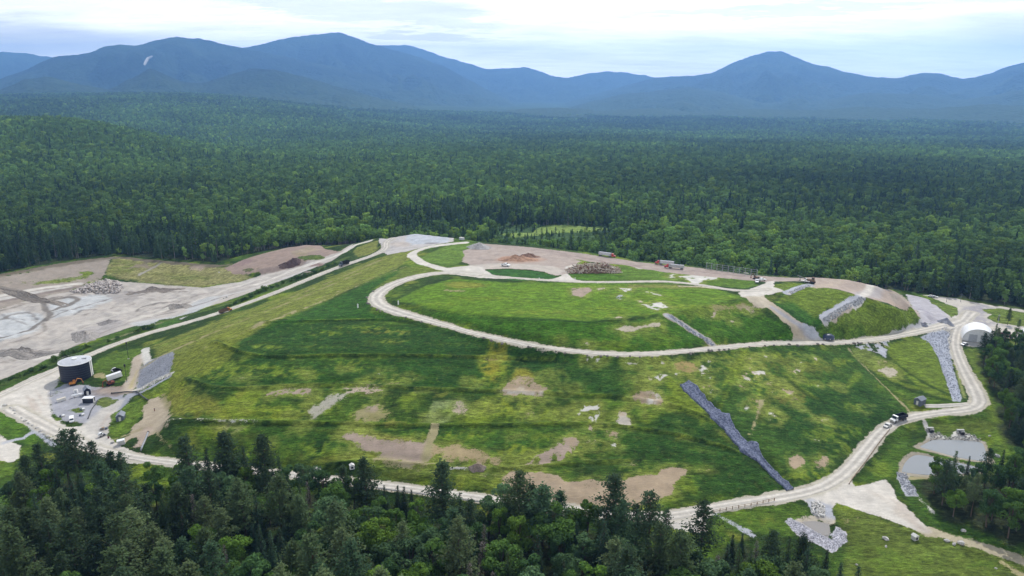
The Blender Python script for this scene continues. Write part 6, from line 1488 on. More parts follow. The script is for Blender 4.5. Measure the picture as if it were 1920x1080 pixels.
def dozer(px, py, head, col, label, s=1.0):
    r = root('bulldozer', px, py, head, label, 'bulldozer'); r.scale = (s, s, s)
    for sd_ in (-1, 1): MB().prism([(-1.9,.3),(-1.5,0),(1.5,0),(1.9,.3),(1.6,.9),(-1.7,1.0)], sd_ * 1.15 - .3, sd_ * 1.15 + .3).build('track', MT['rubber'], r, bevel=.05)
    MB().prism([(-1.6,.7),(2.0,.7),(2.0,1.8),(.2,1.95),(-1.6,1.7)], -.8, .8).build('engine_body', MT[col], r, bevel=.06)
    c = MB().prism([(-1.3,1.8),(.1,1.9),(0,3.2),(-1.2,3.2)], -.8, .8).build('cab', MT[col], r, bevel=.05)
    MB().box((-.6, 0, 2.6), (1.0, 1.64, .7)).build('window', MT['glass'], c)
    MB().prism([(2.9,.05),(3.1,.05),(2.95,.7),(3.15,1.5),(2.95,1.5),(2.75,.7)], -1.9, 1.9).build('blade', MT['steel'], r)
    for sd_ in (-1, 1): MB().tube([(0, sd_ * 1.5, .6), (2.9, sd_ * 1.5, .5)], .13, 6).build('push_arm', MT[col], r)
    return r

def shed(px, py, head, w_, l_, h_, rise, wall, roof, label, name='shed', door=True, roofname='roof', flat=False):
    """x is the ridge direction (faces head), gable ends at +-x"""
    r = root(name, px, py, head, label, 'shed'); r.rotation_euler[1] = 0
    x, y = l_ / 2, w_ / 2
    if flat:
        wall_m = MB().box((0, 0, h_ / 2 - .2), (l_, w_, h_ + .4)).build('wall', MT[wall], r)
        MB().box((0, 0, h_ + .1), (l_ + .3, w_ + .3, .18)).build(roofname, MT[roof], r)
    else:
        m = MB(); prof = [(-y, -.4), (y, -.4), (y, h_), (0, h_ + rise), (-y, h_)]
        V = [(-x, a, b) for a, b in prof] + [(x, a, b) for a, b in prof]
        m.add(V, [(0,1,2,3,4),(9,8,7,6,5)] + [(i, i + 5, (i + 1) % 5 + 5, (i + 1) % 5) for i in range(5)])
        m.build('wall', MT[wall], r)
        rf = MB()
        for sd_ in (-1, 1):
            a, b = (sd_ * (y + .25), h_ - .25 * rise / y), (0, h_ + rise + .02)
            n_ = (0, .12)
            V = [(-x - .25, a[0], a[1] + .02), (x + .25, a[0], a[1] + .02), (x + .25, b[0], b[1]), (-x - .25, b[0], b[1])]
            V += [(p, q, s_ + .12) for p, q, s_ in V]
            rf.add(V, [(0,1,2,3),(7,6,5,4),(0,4,5,1),(1,5,6,2),(2,6,7,3),(3,7,4,0)])
        rf.build(roofname, MT[roof], r)
    if door:
        d = MB().box((x + .03, 0, 1.0), (.06, .95, 2.0)).build('door', MT['offwhite' if wall in ('slate', 'navy', 'grey') else 'slate'], r)
        MB().tube([(x + .08, .32, 1.0), (x + .14, .32, 1.0)], .05, 6).build('handle', MT['steel'], d)
        MB().box((0, -y - .02, 1.5), (.9, .05, .7)).build('window', MT['glass'], r)
    return r

# --- black storage tank
T = root('storage_tank', 145, 706, None, 'large round black tank with a pale domed roof beside the haul road', 'storage tank')
tr_ = 7.7; th = 8.8
MB().tube([(0,0,-.5),(0,0,th)], tr_, 64).build('shell', MT['navy'], T)
hoop = MB()
for k in range(1, 7):
    z = th * k / 7; hoop.tube([(0,0,z-.03),(0,0,z+.03)], tr_ + .035, 64)
hoop.build('seam_rings', MT['slate'], T)
MB().tube([(0,0,th),(0,0,th+.28)], tr_ + .16, 64).build('rim', MT['white'], T)
MB().tube([(0,0,th+.25),(0,0,th+.6),(0,0,th+1.0),(0,0,th+1.25)], [tr_ + .05, 5.6, 3.0, .3], 48).build('roof_dome', MT['lightgrey'], T)
MB().tube([(0,0,th+1.2),(0,0,th+1.7)], 1.3, 20).build('roof_vent', MT['white'], T)
pl = MB()  # two upright white strips set just off the shell
for a0, a1, in ((-2, 4), (8, 20)):
    a = np.radians(np.linspace(a0, a1, 6)); V = [((tr_ + .07) * math.cos(q), (tr_ + .07) * math.sin(q), z) for z in (0, th) for q in a]
    pl.add(V, [(i, i + 1, i + 7, i + 6) for i in range(5)])
pl.build('pale_strips', MT['white'], T)
for z0 in (th + .3,):
    rl = MB()
    for k in range(28):
        a = math.tau * k / 28; rl.tube([((tr_-.1)*math.cos(a),(tr_-.1)*math.sin(a),z0),((tr_-.1)*math.cos(a),(tr_-.1)*math.sin(a),z0+1.0)], .03, 4)
    ring_ = [((tr_-.1)*math.cos(math.tau*k/56),(tr_-.1)*math.sin(math.tau*k/56),z0+1.0) for k in range(57)]; rl.tube(ring_, .03, 4, False)
    rl.build('railing', MT['galv'], T)
MB().box((4.6*.9, 1.5, th + .95), (2.4, 1.2, .35), .4).build('roof_hatch', MT['grey'], T)

# --- tank yard
excavator(138, 722, (160, 718), 'orange', 'orange excavator working at the foot of the black tank', s=.85)
excavator(207, 722, (196, 726), 'rust', 'rust red excavator in churned soil below the white box trailer', s=.9, reach=.8)
dump_truck(219, 699, (208, 696), 'white', 'black', 'white cab dump truck with black bed behind the white box trailer', None, .82)
tl = root('box_trailer', 216, 711, (228, 706), 'white box trailer parked beside the rust red excavator', 'trailer')
MB().box((0,0,1.95),(7.2,2.5,2.4)).build('cargo_box', MT['white'], tl, bevel=.06); MB().box((0,0,.65),(7.0,1.0,.25)).build('chassis', MT['black'], tl); MB().box((0,0,3.2),(7.0,2.3,.05)).build('roof', MT['white'], tl)
MB().box((-3.63,0,1.95),(.05,2.2,2.1)).build('rear_door', MT['lightgrey'], tl); wheels(tl, (-1.6,-2.6), 1.15, .45)
shed(164, 738, (166, 744), 2.9, 4.2, 2.5, 1.3, 'navy', 'roofgrey', 'small dark gabled shed just below the orange excavator')
shed(167, 754, (190, 752.5), 2.6, 4.7, 2.4, .3, 'navy', 'white', 'low navy shed with flat white roof below the gabled shed', flat=True)
shed(227, 786, (224, 793), 3.2, 4.4, 2.2, 1.2, 'slate', 'roofgrey', 'grey gabled shed on grass beside the dirt tracks')
pt = root('propane_tank', 146, 744, (158, 742), 'long white propane tank lying beside the dark gabled shed', 'gas tank')
MB().tube([(-2.75,0,1.15),(-2.55,0,1.15),(-2.2,0,1.15),(2.2,0,1.15),(2.55,0,1.15),(2.75,0,1.15)], [.1,.42,.62,.62,.42,.1], 16).build('vessel', MT['white'], pt, smooth=True)
for x in (-1.5, 1.5): MB().box((x,0,.3),(.35,1.0,.75)).build('saddle', MT['concrete'], pt)
MB().tube([(0,0,1.7),(0,0,2.0)], .22, 10).build('valve_dome', MT['lightgrey'], pt)
gb = root('equipment_cabinet', 143, 737, (150, 736), 'squat white equipment cabinet between propane tank and excavator', 'cabinet')
MB().box((0,0,.9),(1.7,1.5,1.8)).build('body', MT['white'], gb, bevel=.05); MB().box((0,0,1.88),(1.5,1.2,.16)).build('lid', MT['offwhite'], gb); MB().box((0,-.77,.9),(.9,.03,1.4)).build('door', MT['lightgrey'], gb)
cn = root('flat_container', 116, 752, (124, 749.5), 'flat pale container standing on the grey stone yard', 'container')
MB().box((0,0,.8),(3.9,1.5,1.3)).build('body', MT['offwhite'], cn, bevel=.04); MB().box((0,0,1.5),(3.95,1.55,.1)).build('lid', MT['cream'], cn)
for x in (-1.5,1.5): MB().box((x,0,.05),(.3,1.4,.3)).build('skid', MT['wood'], cn)
pickup(135, 790, (135, 797), 'white', 'white van facing the near forest on the edge of the stone yard', 'van', 'van', .95, None, 'van')
for px, py, lab in [(119, 781, 'pale concrete hatch by the white van, nearer the haul road'), (156, 779, 'pale concrete hatch with a dark side beside the black hose'), (157, 768.5, 'tiny pale concrete hatch below the navy shed')]:
    h_ = root('access_hatch', px, py, None, lab, 'hatch', 'concrete hatches in the tank yard', ang=.3)
    MB().tube([(0,0,-.2),(0,0,.75)], .75, 14).build('riser', MT['concrete'], h_); MB().tube([(0,0,.75),(0,0,.85)], .6, 14).build('cover', MT['white'], h_); MB().box((-1.3,0,.35),(.7,.7,.8)).build('control_box', MT['slate'], h_)
for px, pyb, pyt, lab in [(238, 716, 681, 'tall dark flare pole with black burner head beside the white box trailer'), (241, 673, 641, 'dark flare pole on the grass slope beside the haul road')]:
    r = root('flare_pole', px, pyb, None, lab, 'pole', 'flare poles by the tank yard')
    x, y, z = r.location; h_ = 8.8
    MB().tube([(0,0,-.3),(0,0,h_)], [.13,.09], 8).build('mast', MT['black'], r); MB().tube([(0,0,h_-.2),(0,0,h_+1.0)], .42, 10).build('burner_head', MT['black'], r); MB().tube([(0,0,0),(0,0,.25)], .5, 12).build('footing', MT['concrete'], r)
def pipe_run(name, pts, rad, mat, label, cat, lift=.3, legs=False, sm=True):
    P = hline(pts)
    if sm: P = smooth_line(P, 1.5, 2)
    P = [(a, b, float(Hs(a, b)) + lift) for a, b, c in P]
    ctr = P[0]; r = bpy.data.objects.new(name, None); COL.objects.link(r); r.location = ctr; tag(r, label, cat)
    Q = [(a - ctr[0], b - ctr[1], c - ctr[2]) for a, b, c in P]
    MB().tube(Q, rad, 10).build('tube', MT[mat], r, smooth=True); MB().tube([Q[0], tuple(np.array(Q[0]) + (np.array(Q[1]) - np.array(Q[0])) * .15)], rad * 1.35, 10).build('flange', MT['black'], r)
    return r
pipe_run('black_pipe', [(209,739),(225,737.5),(240,736),(256,735),(257.5,736),(263,741),(270,747),(278,752)], .32, 'pipe', 'long bent black pipe running from churned soil up to the dirt tracks', 'pipe', .5)
pipe_run('black_hose', [(183,752),(179,759),(174,765),(170,772),(168,779),(165,786)], .22, 'pipe', 'curved black hose lying across the grey yard below the navy shed', 'hose')
pipe_run('culvert_pipe', [(278,811),(274,822),(269,833),(264,846)], .38, 'grey', 'grey drain pipe running down the grass to the lower road', 'pipe')
fp = root('gate_panel', 95, 741, (95, 752), 'grey steel gate panel standing at the yard entrance', 'gate')
m = MB(); [m.tube([(-2.4,0,z),(2.4,0,z)], .05, 5) for z in (.3,.8,1.3,1.8)]; m.build('rails', MT['steel'], fp)
for x in (-2.4, 0, 2.4): MB().tube([(x,0,-.2),(x,0,2.1)], .07, 6).build('post', MT['slate'], fp)
sl = root('skid_loader', 191, 818, (200, 814), 'white compact loader parked on gravel at the forest side of the yard', 'loader')
MB().prism([(-1.3,.5),(1.0,.5),(1.0,1.0),(.4,1.1),(.3,1.95),(-.7,2.0),(-1.3,1.5)], -.6, .6).build('body', MT['white'], sl, bevel=.05); MB().prism([(1.3,.05),(2.0,.05),(1.7,.3),(1.4,.7),(1.3,.7)], -.9, .9).build('bucket', MT['steel'], sl)
for s_ in (-1,1): MB().tube([(-1.1,s_*.75,1.5),(.8,s_*.75,1.2),(1.4,s_*.75,.5)], .1, 6).build('lift_arm', MT['slate'], sl)
MB().box((0,0,1.6),(.5,1.22,.5)).build('window', MT['glass'], sl); wheels(sl, (.65,-.65), .9, .42, .28)
fk = root('equipment_stack', 192, 806, None, 'stack of grey pallets and machine parts on gravel above the compact loader', 'pallet stack')
for k in range(4): MB().box((.15*k-.2,.1*k,.12+.3*k),(1.5-.1*k,1.2,.16), .2*k).build('pallet', MT['wood' if k % 2 else 'grey'], fk)
MB().box((1.6,.4,.5),(1.1,.9,1.0),.4).build('crate', MT['slate'], fk); MB().tube([(-1.5,.5,.4),(-.6,1.1,.4)], .4, 10).build('drum', MT['offwhite'], fk)
wb = root('white_cabin', 228, 833, (236, 831), 'boxy white cabin beside the lower road where the dirt track comes down', 'cabin')
MB().box((0,0,1.0),(2.9,2.0,2.0)).build('wall', MT['offwhite'], wb, bevel=.03); MB().box((0,0,2.08),(3.1,2.2,.14)).build('roof', MT['white'], wb); MB().box((-.6,-1.02,.9),(.8,.04,1.6)).build('door', MT['lightgrey'], wb)
for px, py, lab in [(203.5,821.5,'dark oil drum beside the compact loader'),(211,831,'short pale concrete block by the white cabin')]:
    r = root('oil_drum' if 'drum' in lab else 'concrete_block', px, py, None, lab, 'drum' if 'drum' in lab else 'block')
    if 'drum' in lab:
        MB().tube([(0,0,0),(0,0,.9)], .35, 12).build('shell', MT['maroon'], r); MB().tube([(0,0,.9),(0,0,.95)], .3, 12).build('lid', MT['black'], r)
    else: MB().box((0,0,.35),(1.5,.7,.8), .3, .94).build('block', MT['concrete'], r, bevel=.05)

# --- vehicles along the roads
dump_truck(1685, 789, (1650, 801), 'white', 'navy', 'white cab dump truck with dark blue bed on the gravel road bend', None, 1.1)
pickup(1664, 800, (1650, 808), 'offwhite', 'pale beige car beside the dump truck on the gravel road', 'car', 'car', 1.05, None, 'car')
dump_truck(423, 586, (445, 579), 'orange', 'brown', 'brown dump truck climbing the haul road beside the pit hedge', None, .95)
dump_truck(646, 497, (620, 507), 'slate', 'black', 'dark truck driving down the haul road near the spoil mound', None, 1.1)
G3 = 'semi trucks with grey trailers on the summit strip'
semi(1138, 481, (1160, 484), 'red', 'red semi truck with grey trailer behind the timber pile, cab facing the trailers ahead', G3)
_a, _b = hp(1215, 497.5), hp(1290, 505.5); STRIP = math.atan2(_a[1] - _b[1], _a[0] - _b[0])
for px, py, lab, tr in [(1246, 496.5, 'red semi truck pulling a pale trailer, rear one of the close pair', 'lightgrey'), (1264, 503.5, 'red semi truck pulling a long pale trailer, front one of the close pair', 'steel')]:
    semi(px, py, None, 'red', lab, G3, tr).rotation_euler = (0, 0, STRIP)
pickup(948, 499, (960, 500), 'white', 'white pickup parked below the orange soil heap', s=1.15)
bx = root('white_container', 1035, 465, (1045, 466.5), 'small white container on the summit rim', 'container')
MB().box((0,0,1.2),(3.4,2.2,2.2)).build('body', MT['white'], bx, bevel=.04); MB().box((0,0,2.4),(3.5,2.3,.12)).build('roof', MT['offwhite'], bx); MB().box((0,-1.12,1.1),(1.0,.04,1.8)).build('door', MT['lightgrey'], bx)
bx = root('site_container', 866, 449.5, (880, 451.5), 'low grey container at the end of the pale liner sheet', 'container')
MB().box((0,0,.9),(4.2,2.2,1.6)).build('body', MT['lightgrey'], bx, bevel=.04); MB().box((0,0,1.8),(4.3,2.3,.12)).build('roof', MT['offwhite'], bx)
excavator(1417, 523, (1405, 521), 'brown', 'brown excavator standing on the bare strip above two white pickups', s=.8, reach=.8)
pickup(1419, 529, (1419.5, 534), 'white', 'white pickup parked on the summit gravel below the brown excavator', s=1.0)
pickup(1428, 526.5, (1436, 526), 'white', 'white pickup parked side-on next to the brown excavator', s=1.0)
dozer(1521, 530.5, (1509, 528), 'brown', 'brown bulldozer on the bare cap above the stone gutter', 1.15)
tb = root('flat_trailer', 1510, 529, (1500, 527.5), 'low flatbed trailer with pale deck in front of the bulldozer', 'trailer')
MB().box((0,0,.8),(5.2,2.2,.22)).build('deck', MT['offwhite'], tb); MB().tube([(2.6,0,.7),(4.0,0,.5)], .1, 6).build('drawbar', MT['black'], tb); wheels(tb, (-1.2,-2.1), 1.1, .4)
lt = root('lattice_conveyor', 1507, 526.5, (1496, 525), 'dark sloping conveyor arm beside the bulldozer', 'conveyor')
MB().prism([(-2.5,1.0),(4.0,2.6),(4.0,2.9),(-2.5,1.4)], -.5, .5).build('belt_frame', MT['black'], lt); [MB().tube([(x,s_*.5,0),(x,s_*.5,z)], .08, 5).build('leg', MT['slate'], lt) for x, z in ((-2,1.2),(2.2,2.2)) for s_ in (-1,1)]
# --- yard to the east
pickup(1808, 647, (1797, 650), 'lightgrey', 'light grey car parked on gravel before the white arched hall', 'car', 'car', 1.05, None, 'car')
pickup(1752, 558, (1765, 559.5), 'white', 'small white car far off on the road behind the grey stone apron, second of two', 'car', 'car', 1.0, None, 'car')
pickup(1746, 557.2, (1758, 558.6), 'lightgrey', 'small grey car far off on the road behind the stone apron, first of two', 'car', 'car', 1.0, None, 'car')
dump_truck(1884, 633, (1900, 636), 'maroon', 'maroon', 'maroon truck parked beside the dark pine near the arched hall', None, .95)
qx, qy, qz = hp(1834, 641)
q = root('arched_hall', 0, 0, None, 'white fabric arched hall with open grey front at the east yard', 'building', loc=(qx, qy, qz), ang=math.atan2(-qy, -qx) + .12)
R_ = 8.3; Hh_ = 8.0; L_ = 15
def arch(k, sc=1.0, n=25): return [(-R_ * sc * math.cos(math.pi * i / (n - 1)), Hh_ * sc * math.sin(math.pi * i / (n - 1)) ** .85) for i in range(n)]
m = MB(); n = 25; V = []
for k in range(9): V += [(1.5 - L_ * k / 8, a, b * (1 + .004 * (k % 2))) for a, b in arch(k)]
m.add(V, [(k * n + i, k * n + i + 1, (k + 1) * n + i + 1, (k + 1) * n + i) for k in range(8) for i in range(n - 1)]); m.build('fabric_shell', MT['white'], q, smooth=True)
for xx, nm in ((.9, 'front_wall'), (-L_ + 1.6, 'back_wall')):
    A = arch(0, .985); MB().add([(xx, a, b) for a, b in A] + [(xx - .1, a, b) for a, b in A], [tuple(range(n)), tuple(range(2 * n - 1, n - 1, -1))]).build(nm, MT['white'], q)
A = arch(0, 1.01); B = arch(0, .97)
MB().add([(1.55, a, b) for a, b in A] + [(1.55, a, b) for a, b in B], [(i, i + 1, n + i + 1, n + i) for i in range(n - 1)]).build('front_hoop', MT['white'], q)
for yy in (-3.0, 3.0): MB().box((1.0, yy, 2.2), (.12, 4.2, 4.4)).build('front_door', MT['lightgrey'], q)
for px, pyb, h_, lab, mt in [(1868, 622, 11, 'thin pale mast with crossarm beside the small spruce in the yard', 'galv'), (1774.5, 566, 7, 'thin dark pole beside the road behind the stone apron', 'black'), (1801, 566, 6, 'thin grey pole where the road behind the apron meets the yard', 'slate')]:
    r = root('utility_pole', px, pyb, None, lab, 'pole'); MB().tube([(0,0,-.3),(0,0,h_)], [.13,.08], 7).build('mast', MT[mt], r); MB().tube([(-.9,0,h_-.7),(.9,0,h_-.7)], .07, 6).build('crossarm', MT[mt], r)
wh = root('white_shed', 1924, 640, (1932, 642), 'tall white shed at the outer edge of the yard beside the pine', 'shed')
MB().box((0,0,3.0),(7,6,6.4)).build('wall', MT['white'], wh, bevel=.05); MB().box((0,0,6.35),(7.4,6.4,.3)).build('roof', MT['offwhite'], wh); MB().box((0,-3.03,1.6),(3,.06,3.2)).build('door', MT['lightgrey'], wh)
pt = root('parked_cart', 1866, 635, (1874, 636), 'small dark cart between the arched hall and maroon truck', 'cart')
MB().box((0,0,.7),(2.2,1.3,.6)).build('body', MT['slate'], pt, bevel=.06); MB().box((-.2,0,1.7),(1.4,1.3,.1)).build('canopy', MT['black'], pt); [MB().tube([(x,s_*.55,1.0),(x,s_*.55,1.7)], .04, 5).build('post', MT['black'], pt) for x in (-.8,.4) for s_ in (-1,1)]; wheels(pt, (.7,-.7), .65, .28, .2)
# hut by the access drive
shed(1724, 757, (1714, 763), 3.2, 4.6, 2.6, .9, 'slate', 'roofgrey', 'small blue-grey hut with sloped roof at the end of the access drive')
# tarp-covered pile beside the gutter foot
tp = root('tarp_covered_pile', 1552, 634, None, 'rounded heap under a dark blue tarp beside the gutter foot', 'tarp heap')
m = MB(); n = 22; V = []; 
for k in range(7):
    t = k / 6; rr_ = 2.9 * math.cos(t * math.pi / 2) ** .7
    V += [((rr_ + .18 * math.sin(5 * j + k)) * math.cos(math.tau * j / n) * 1.25, (rr_ + .15 * math.sin(3 * j + 2 * k)) * math.sin(math.tau * j / n), -.2 + 2.8 * math.sin(t * math.pi / 2)) for j in range(n)]
m.add(V, [(k * n + j, k * n + (j + 1) % n, (k + 1) * n + (j + 1) % n, (k + 1) * n + j) for k in range(6) for j in range(n)]); m.build('tarp', MT['tarp'], tp, smooth=True)
m = MB(); [m.tube([(3.4*math.cos(a),2.9*math.sin(a),.3),(3.55*math.cos(a+.1),3.0*math.sin(a+.1),.3)], .3, 8) for a in np.linspace(0, 5.5, 8)]; tg_ = m.build('sandbags', MT['offwhite'], tp)

# --- posts, rails and fences
for px, py, lab in [(671, 577, 'white marker post on dark grass outside the road bend'), (747, 571, 'white marker post on the inner edge of the road bend')]:
    r = root('marker_post', px, py, None, lab, 'post'); MB().tube([(0,0,-.2),(0,0,2.1)], .34, 10).build('shaft', MT['white'], r); MB().tube([(0,0,2.1),(0,0,2.35)], [.42,.2], 10).build('cap', MT['lightgrey'], r)
for px, py, lab in [(1367,649,'thin white post'),(1011,524.5,'tiny white vent stub on the dark lens-shaped lawn'),(1078,524.5,'tiny white vent stub on the lawn below the timber pile'),(290,770.5,'thin dark stub pipe standing in the dirt tracks')][1:]:
    r = root('vent_stub', px, py, None, lab, 'vent pipe'); MB().tube([(0,0,-.2),(0,0,1.1)], .2, 8).build('pipe', MT['white' if 'white' in lab else 'rust'], r); MB().tube([(0,0,1.1),(0,0,1.25)], .28, 8).build('cap', MT['lightgrey' if 'white' in lab else 'black'], r)
def railing(name, pts, label, cat, gap, h, rails, pmat, rmat, off=0.0, prad=.11, flatrail=False):
    P = smooth_line(hline(pts), gap, 2); P = [(a, b, float(Hs(a, b))) for a, b, c in P]
    o0 = P[0]; r = bpy.data.objects.new(name, None); COL.objects.link(r); r.location = o0; tag(r, label, cat)
    Q = [(a - o0[0], b - o0[1], c - o0[2]) for a, b, c in P]
    pm = MB().box((0,0,h/2-.2),(prad*2,prad*2,h+.4)).build('post', MT[pmat], r); pm.location = Q[0]
    for q_ in Q[1:100]:
        c = pm.copy(); COL.objects.link(c); c.parent = r; c.location = q_
    for z, rad in rails:
        MB().tube([(a, b, c + z) for a, b, c in Q], rad, 5).build('rail', MT[rmat], r)
    return r
railing('guard_rail', [(560,899),(640,909),(700,917.5),(800,930),(900,944),(960,953)], 'low steel guard rail on wooden posts along the lower road', 'guard rail', 2.0, .8, [(.62,.13),(.78,.06)], 'wood', 'galv')
railing('rail_fence', [(1338,961.5),(1380,953.5),(1420,946.5),(1452,939)], 'wooden rail fence on the forest side of the gravel junction', 'fence', 2.2, 1.3, [(.55,.08),(1.15,.08)], 'wood', 'wood')
railing('litter_fence', [(1324,504.5),(1345,508),(1370,511.5),(1395,515),(1419,518)], 'row of tall steel litter screens on the bare summit strip', 'litter fence', 3.0, 4.3, [(.4,.09),(1.6,.07),(2.9,.07),(4.2,.10)], 'grey', 'grey', prad=.13)
railing('guard_rail', [(1592,908),(1602,893),(1622,868),(1650,828),(1668,806)], 'weathered timber edge rail along the outer side of the road bend', 'guard rail', 2.4, .55, [(.4,.12)], 'wood', 'wood')

# --- heaps
def heap(name, px, py, rx, ry, h, mat, label, seed, lump=.18, ang=0.0, cat='heap', sharp=1.0, group=None):
    x, y, z = hp(px, py); rng = np.random.default_rng(seed); nr_, na_ = 16, 40; V = []; F = []
    ph = rng.uniform(0, math.tau, 6)
    for i in range(nr_ + 1):
        t = i / nr_
        for j in range(na_):
            a = math.tau * j / na_; k = 1 + .14 * math.sin(2 * a + ph[0]) + .09 * math.sin(5 * a + ph[1]) + .05 * math.sin(9 * a + ph[2])
            lx, ly = rx * t * k * math.cos(a), ry * t * k * math.sin(a); wx, wy = x + lx * math.cos(ang) - ly * math.sin(ang), y + lx * math.sin(ang) + ly * math.cos(ang)
            zz = h * (1 - t ** sharp) * (1 + lump * float(value_noise(2.4, None, None, np.array([wx]), np.array([wy]), seed)[0])) + lump * .6 * (1 - t) * rng.normal()
            gz = float(Hs(wx, wy)) - z
            V.append((wx - x, wy - y, gz + max(0, zz) - (.35 if i == nr_ else 0)))
    for i in range(nr_):
        F += [(i * na_ + j, i * na_ + (j + 1) % na_, (i + 1) * na_ + (j + 1) % na_, (i + 1) * na_ + j) for j in range(na_)]
    o = MB().add(V, F).build(name, mat, None, smooth=False); o.location = (x, y, z); return tag(o, label, cat, group)
def earth(name, c): return plain(name, c, .95, 0, .45, .8, .1)
heap('gravel_heap', 898, 464.5, 10, 6.5, 4.2, earth('heap_gravel', (.42,.40,.38)), 'pale grey gravel heap with sharp peak beside the bare summit clearing', 1, .10, -.3)
oh = heap('soil_heap', 970, 486.5, 13, 7, 3.0, earth('heap_clay', (.44,.27,.18)), 'orange clay soil heap in the bare summit clearing', 2, .25, -.2)
heap('soil_heap', 990, 481.5, 8, 4.5, 2.6, earth('heap_redbrown', (.27,.17,.125)), 'dark reddish soil heap behind the orange one', 3, .3, -.2)
heap('soil_heap', 549, 493, 7, 5, 4.2, earth('heap_dark', (.13,.09,.085)), 'dark brown soil heap on the spoil mound above the pit road', 4, .35)
heap('soil_heap', 536, 496.5, 7, 4, 1.8, earth('heap_dark2', (.15,.105,.09)), 'low dark soil heap beside the taller dark one', 5, .35)
heap('gravel_heap', 575, 513.5, 6, 4, 2.2, earth('heap_greybrown', (.33,.29,.25)), 'small grey brown gravel heap on the pale pit road', 6, .12)
heap('gravel_heap', 203, 605.5, 9, 5, 2.2, earth('heap_pit', (.30,.275,.25)), 'small grey heap on the pale pit floor', 7, .2)
heap('gravel_heap', 1774.5, 605, 4.6, 4, 3.0, earth('heap_blue', (.30,.31,.34)), 'small bluish stone heap at the road edge below the stone apron', 8, .2)
heap('gravel_heap', 1733.5, 611, 2.6, 2.2, 2.2, earth('heap_blue2', (.28,.28,.31)), 'tiny dark stone heap at the road edge near the gutter', 9, .2)
heap('spoil_heap', 160, 632, 22, 7, 3.0, earth('heap_spoil', (.36,.33,.295)), 'long low grey spoil heap between pit floor and haul road', 10, .3, -.9)
heap('spoil_heap', 335, 578, 16, 6, 3.0, earth('heap_spoil2', (.33,.30,.26)), 'dark edged spoil heap on the pit floor nearest the hedge', 11, .3, -.75)
heap('soil_heap', 895, 877, 3.2, 1.8, 1.4, earth('heap_tan', (.40,.31,.25)), 'small tan soil heap beside the lowest terrace pipe', 12, .3)
heap('spoil_heap', 60, 560, 42, 5.5, 3.6, earth('heap_spoil3', (.27,.235,.195)), 'long pale bank of spoil along the back of the pit floor', 15, .3, -.35)

heap('spoil_heap', 45, 662, 34, 7, 3.4, earth('heap_spoil4', (.33,.30,.265)), 'long grey brown spoil bank at the near rim of the pit floor', 16, .3, -.25)
heap('spoil_heap', 290, 543, 26, 5, 2.4, earth('heap_spoil5', (.29,.25,.21)), 'dark spoil bank below the grassy cut at the back of the pit', 17, .3, .1)
def rocks(name, pts, n, smin, smax, col, label, seed, stacked=0.0):
    """loose stones: one rubble sheet nobody could count"""
    P = hline(pts)[:, :2]; rng = np.random.default_rng(seed); V = []; F = []; c = 0
    base = np.array([(-1,-1,-1),(1,-1,-1),(1,1,-1),(-1,1,-1),(-.7,-.8,1),(.8,-.6,1),(.6,.8,1),(-.8,.6,1)], float)
    fc = np.array([(3,2,1,0),(4,5,6,7),(0,1,5,4),(1,2,6,5),(2,3,7,6),(3,0,4,7)])
    while c < n:
        x, y = rng.uniform(P[:, 0].min(), P[:, 0].max()), rng.uniform(P[:, 1].min(), P[:, 1].max())
        sd_ = float(poly_sd(P, np.array([x]), np.array([y]))[0])
        if sd_ > 0: continue
        s = rng.uniform(smin, smax) * .5; R3 = Matrix.Rotation(rng.uniform(0, 6.28), 3, 'Z') @ Matrix.Rotation(rng.uniform(-.6, .6), 3, 'X')
        B = base * (1 + rng.normal(size=(8, 3)) * .18) * s * np.array([1, rng.uniform(.6, 1), rng.uniform(.5, .9)])
        B = B @ np.array(R3).T + np.array([x, y, float(Hs(x, y)) + s * .25 + stacked * min(-sd_, 4) * rng.random()])
        V.append(B); F.append(fc + 8 * c); c += 1
    m, nt = nmat(name + '_stone'); g_ = node(nt, 'ShaderNodeNewGeometry')
    rgb = node(nt, 'ShaderNodeRGB'); rgb.outputs[0].default_value = (*col, 1)
    b = node(nt, 'ShaderNodeBsdfPrincipled'); b.inputs['Roughness'].default_value = .95; b.inputs['Specular IOR Level'].default_value = .1
    f = math_n(nt, 'MULTIPLY', remap(nt, g_.outputs['Random Per Island'], 0, 1, .62, 1.3), remap(nt, noise_n(nt, g_.outputs['Position'], 2.5, 3), .3, .7, .85, 1.1))
    nt.links.new(scale_col(nt, rgb.outputs[0], f), b.inputs['Base Color']); o_ = node(nt, 'ShaderNodeOutputMaterial'); nt.links.new(b.outputs[0], o_.inputs[0])
    o = mesh_np(name, np.vstack(V), np.vstack(F), m); return tag(o, label, None, None, 'stuff')
rocks('rubble', [(140,545),(160,535),(185,528),(200,524),(222,528),(232,540),(225,550),(185,551),(140,549),(128,547)], 900, .7, 2.0, (.50,.45,.41), 'big spread of pale broken rock at the back of the pit floor', 21, .5)
rocks('rubble', [(1522,942),(1536,940),(1546,950),(1546,968),(1535,971),(1522,962)], 190, .45, 1.0, (.56,.54,.50), 'pile of pale broken stones by the road junction', 22, .3)
rocks('rubble', [(1742,812),(1762,810),(1775,820),(1792,818),(1800,810),(1815,812),(1843,824),(1843,829),(1790,825),(1742,826)], 220, .25, .6, (.40,.38,.35), 'pale stones along the upper bank of the upper pond', 23, .15)
rocks('rubble', [(1474,978),(1482,973),(1496,978),(1560,1012),(1563,996),(1570,989),(1585,1000),(1588,1013),(1562,1035),(1540,1023),(1490,998)], 1100, .18, .36, (.44,.43,.46), 'pale violet stones covering the V-shaped wing below the junction', 24)
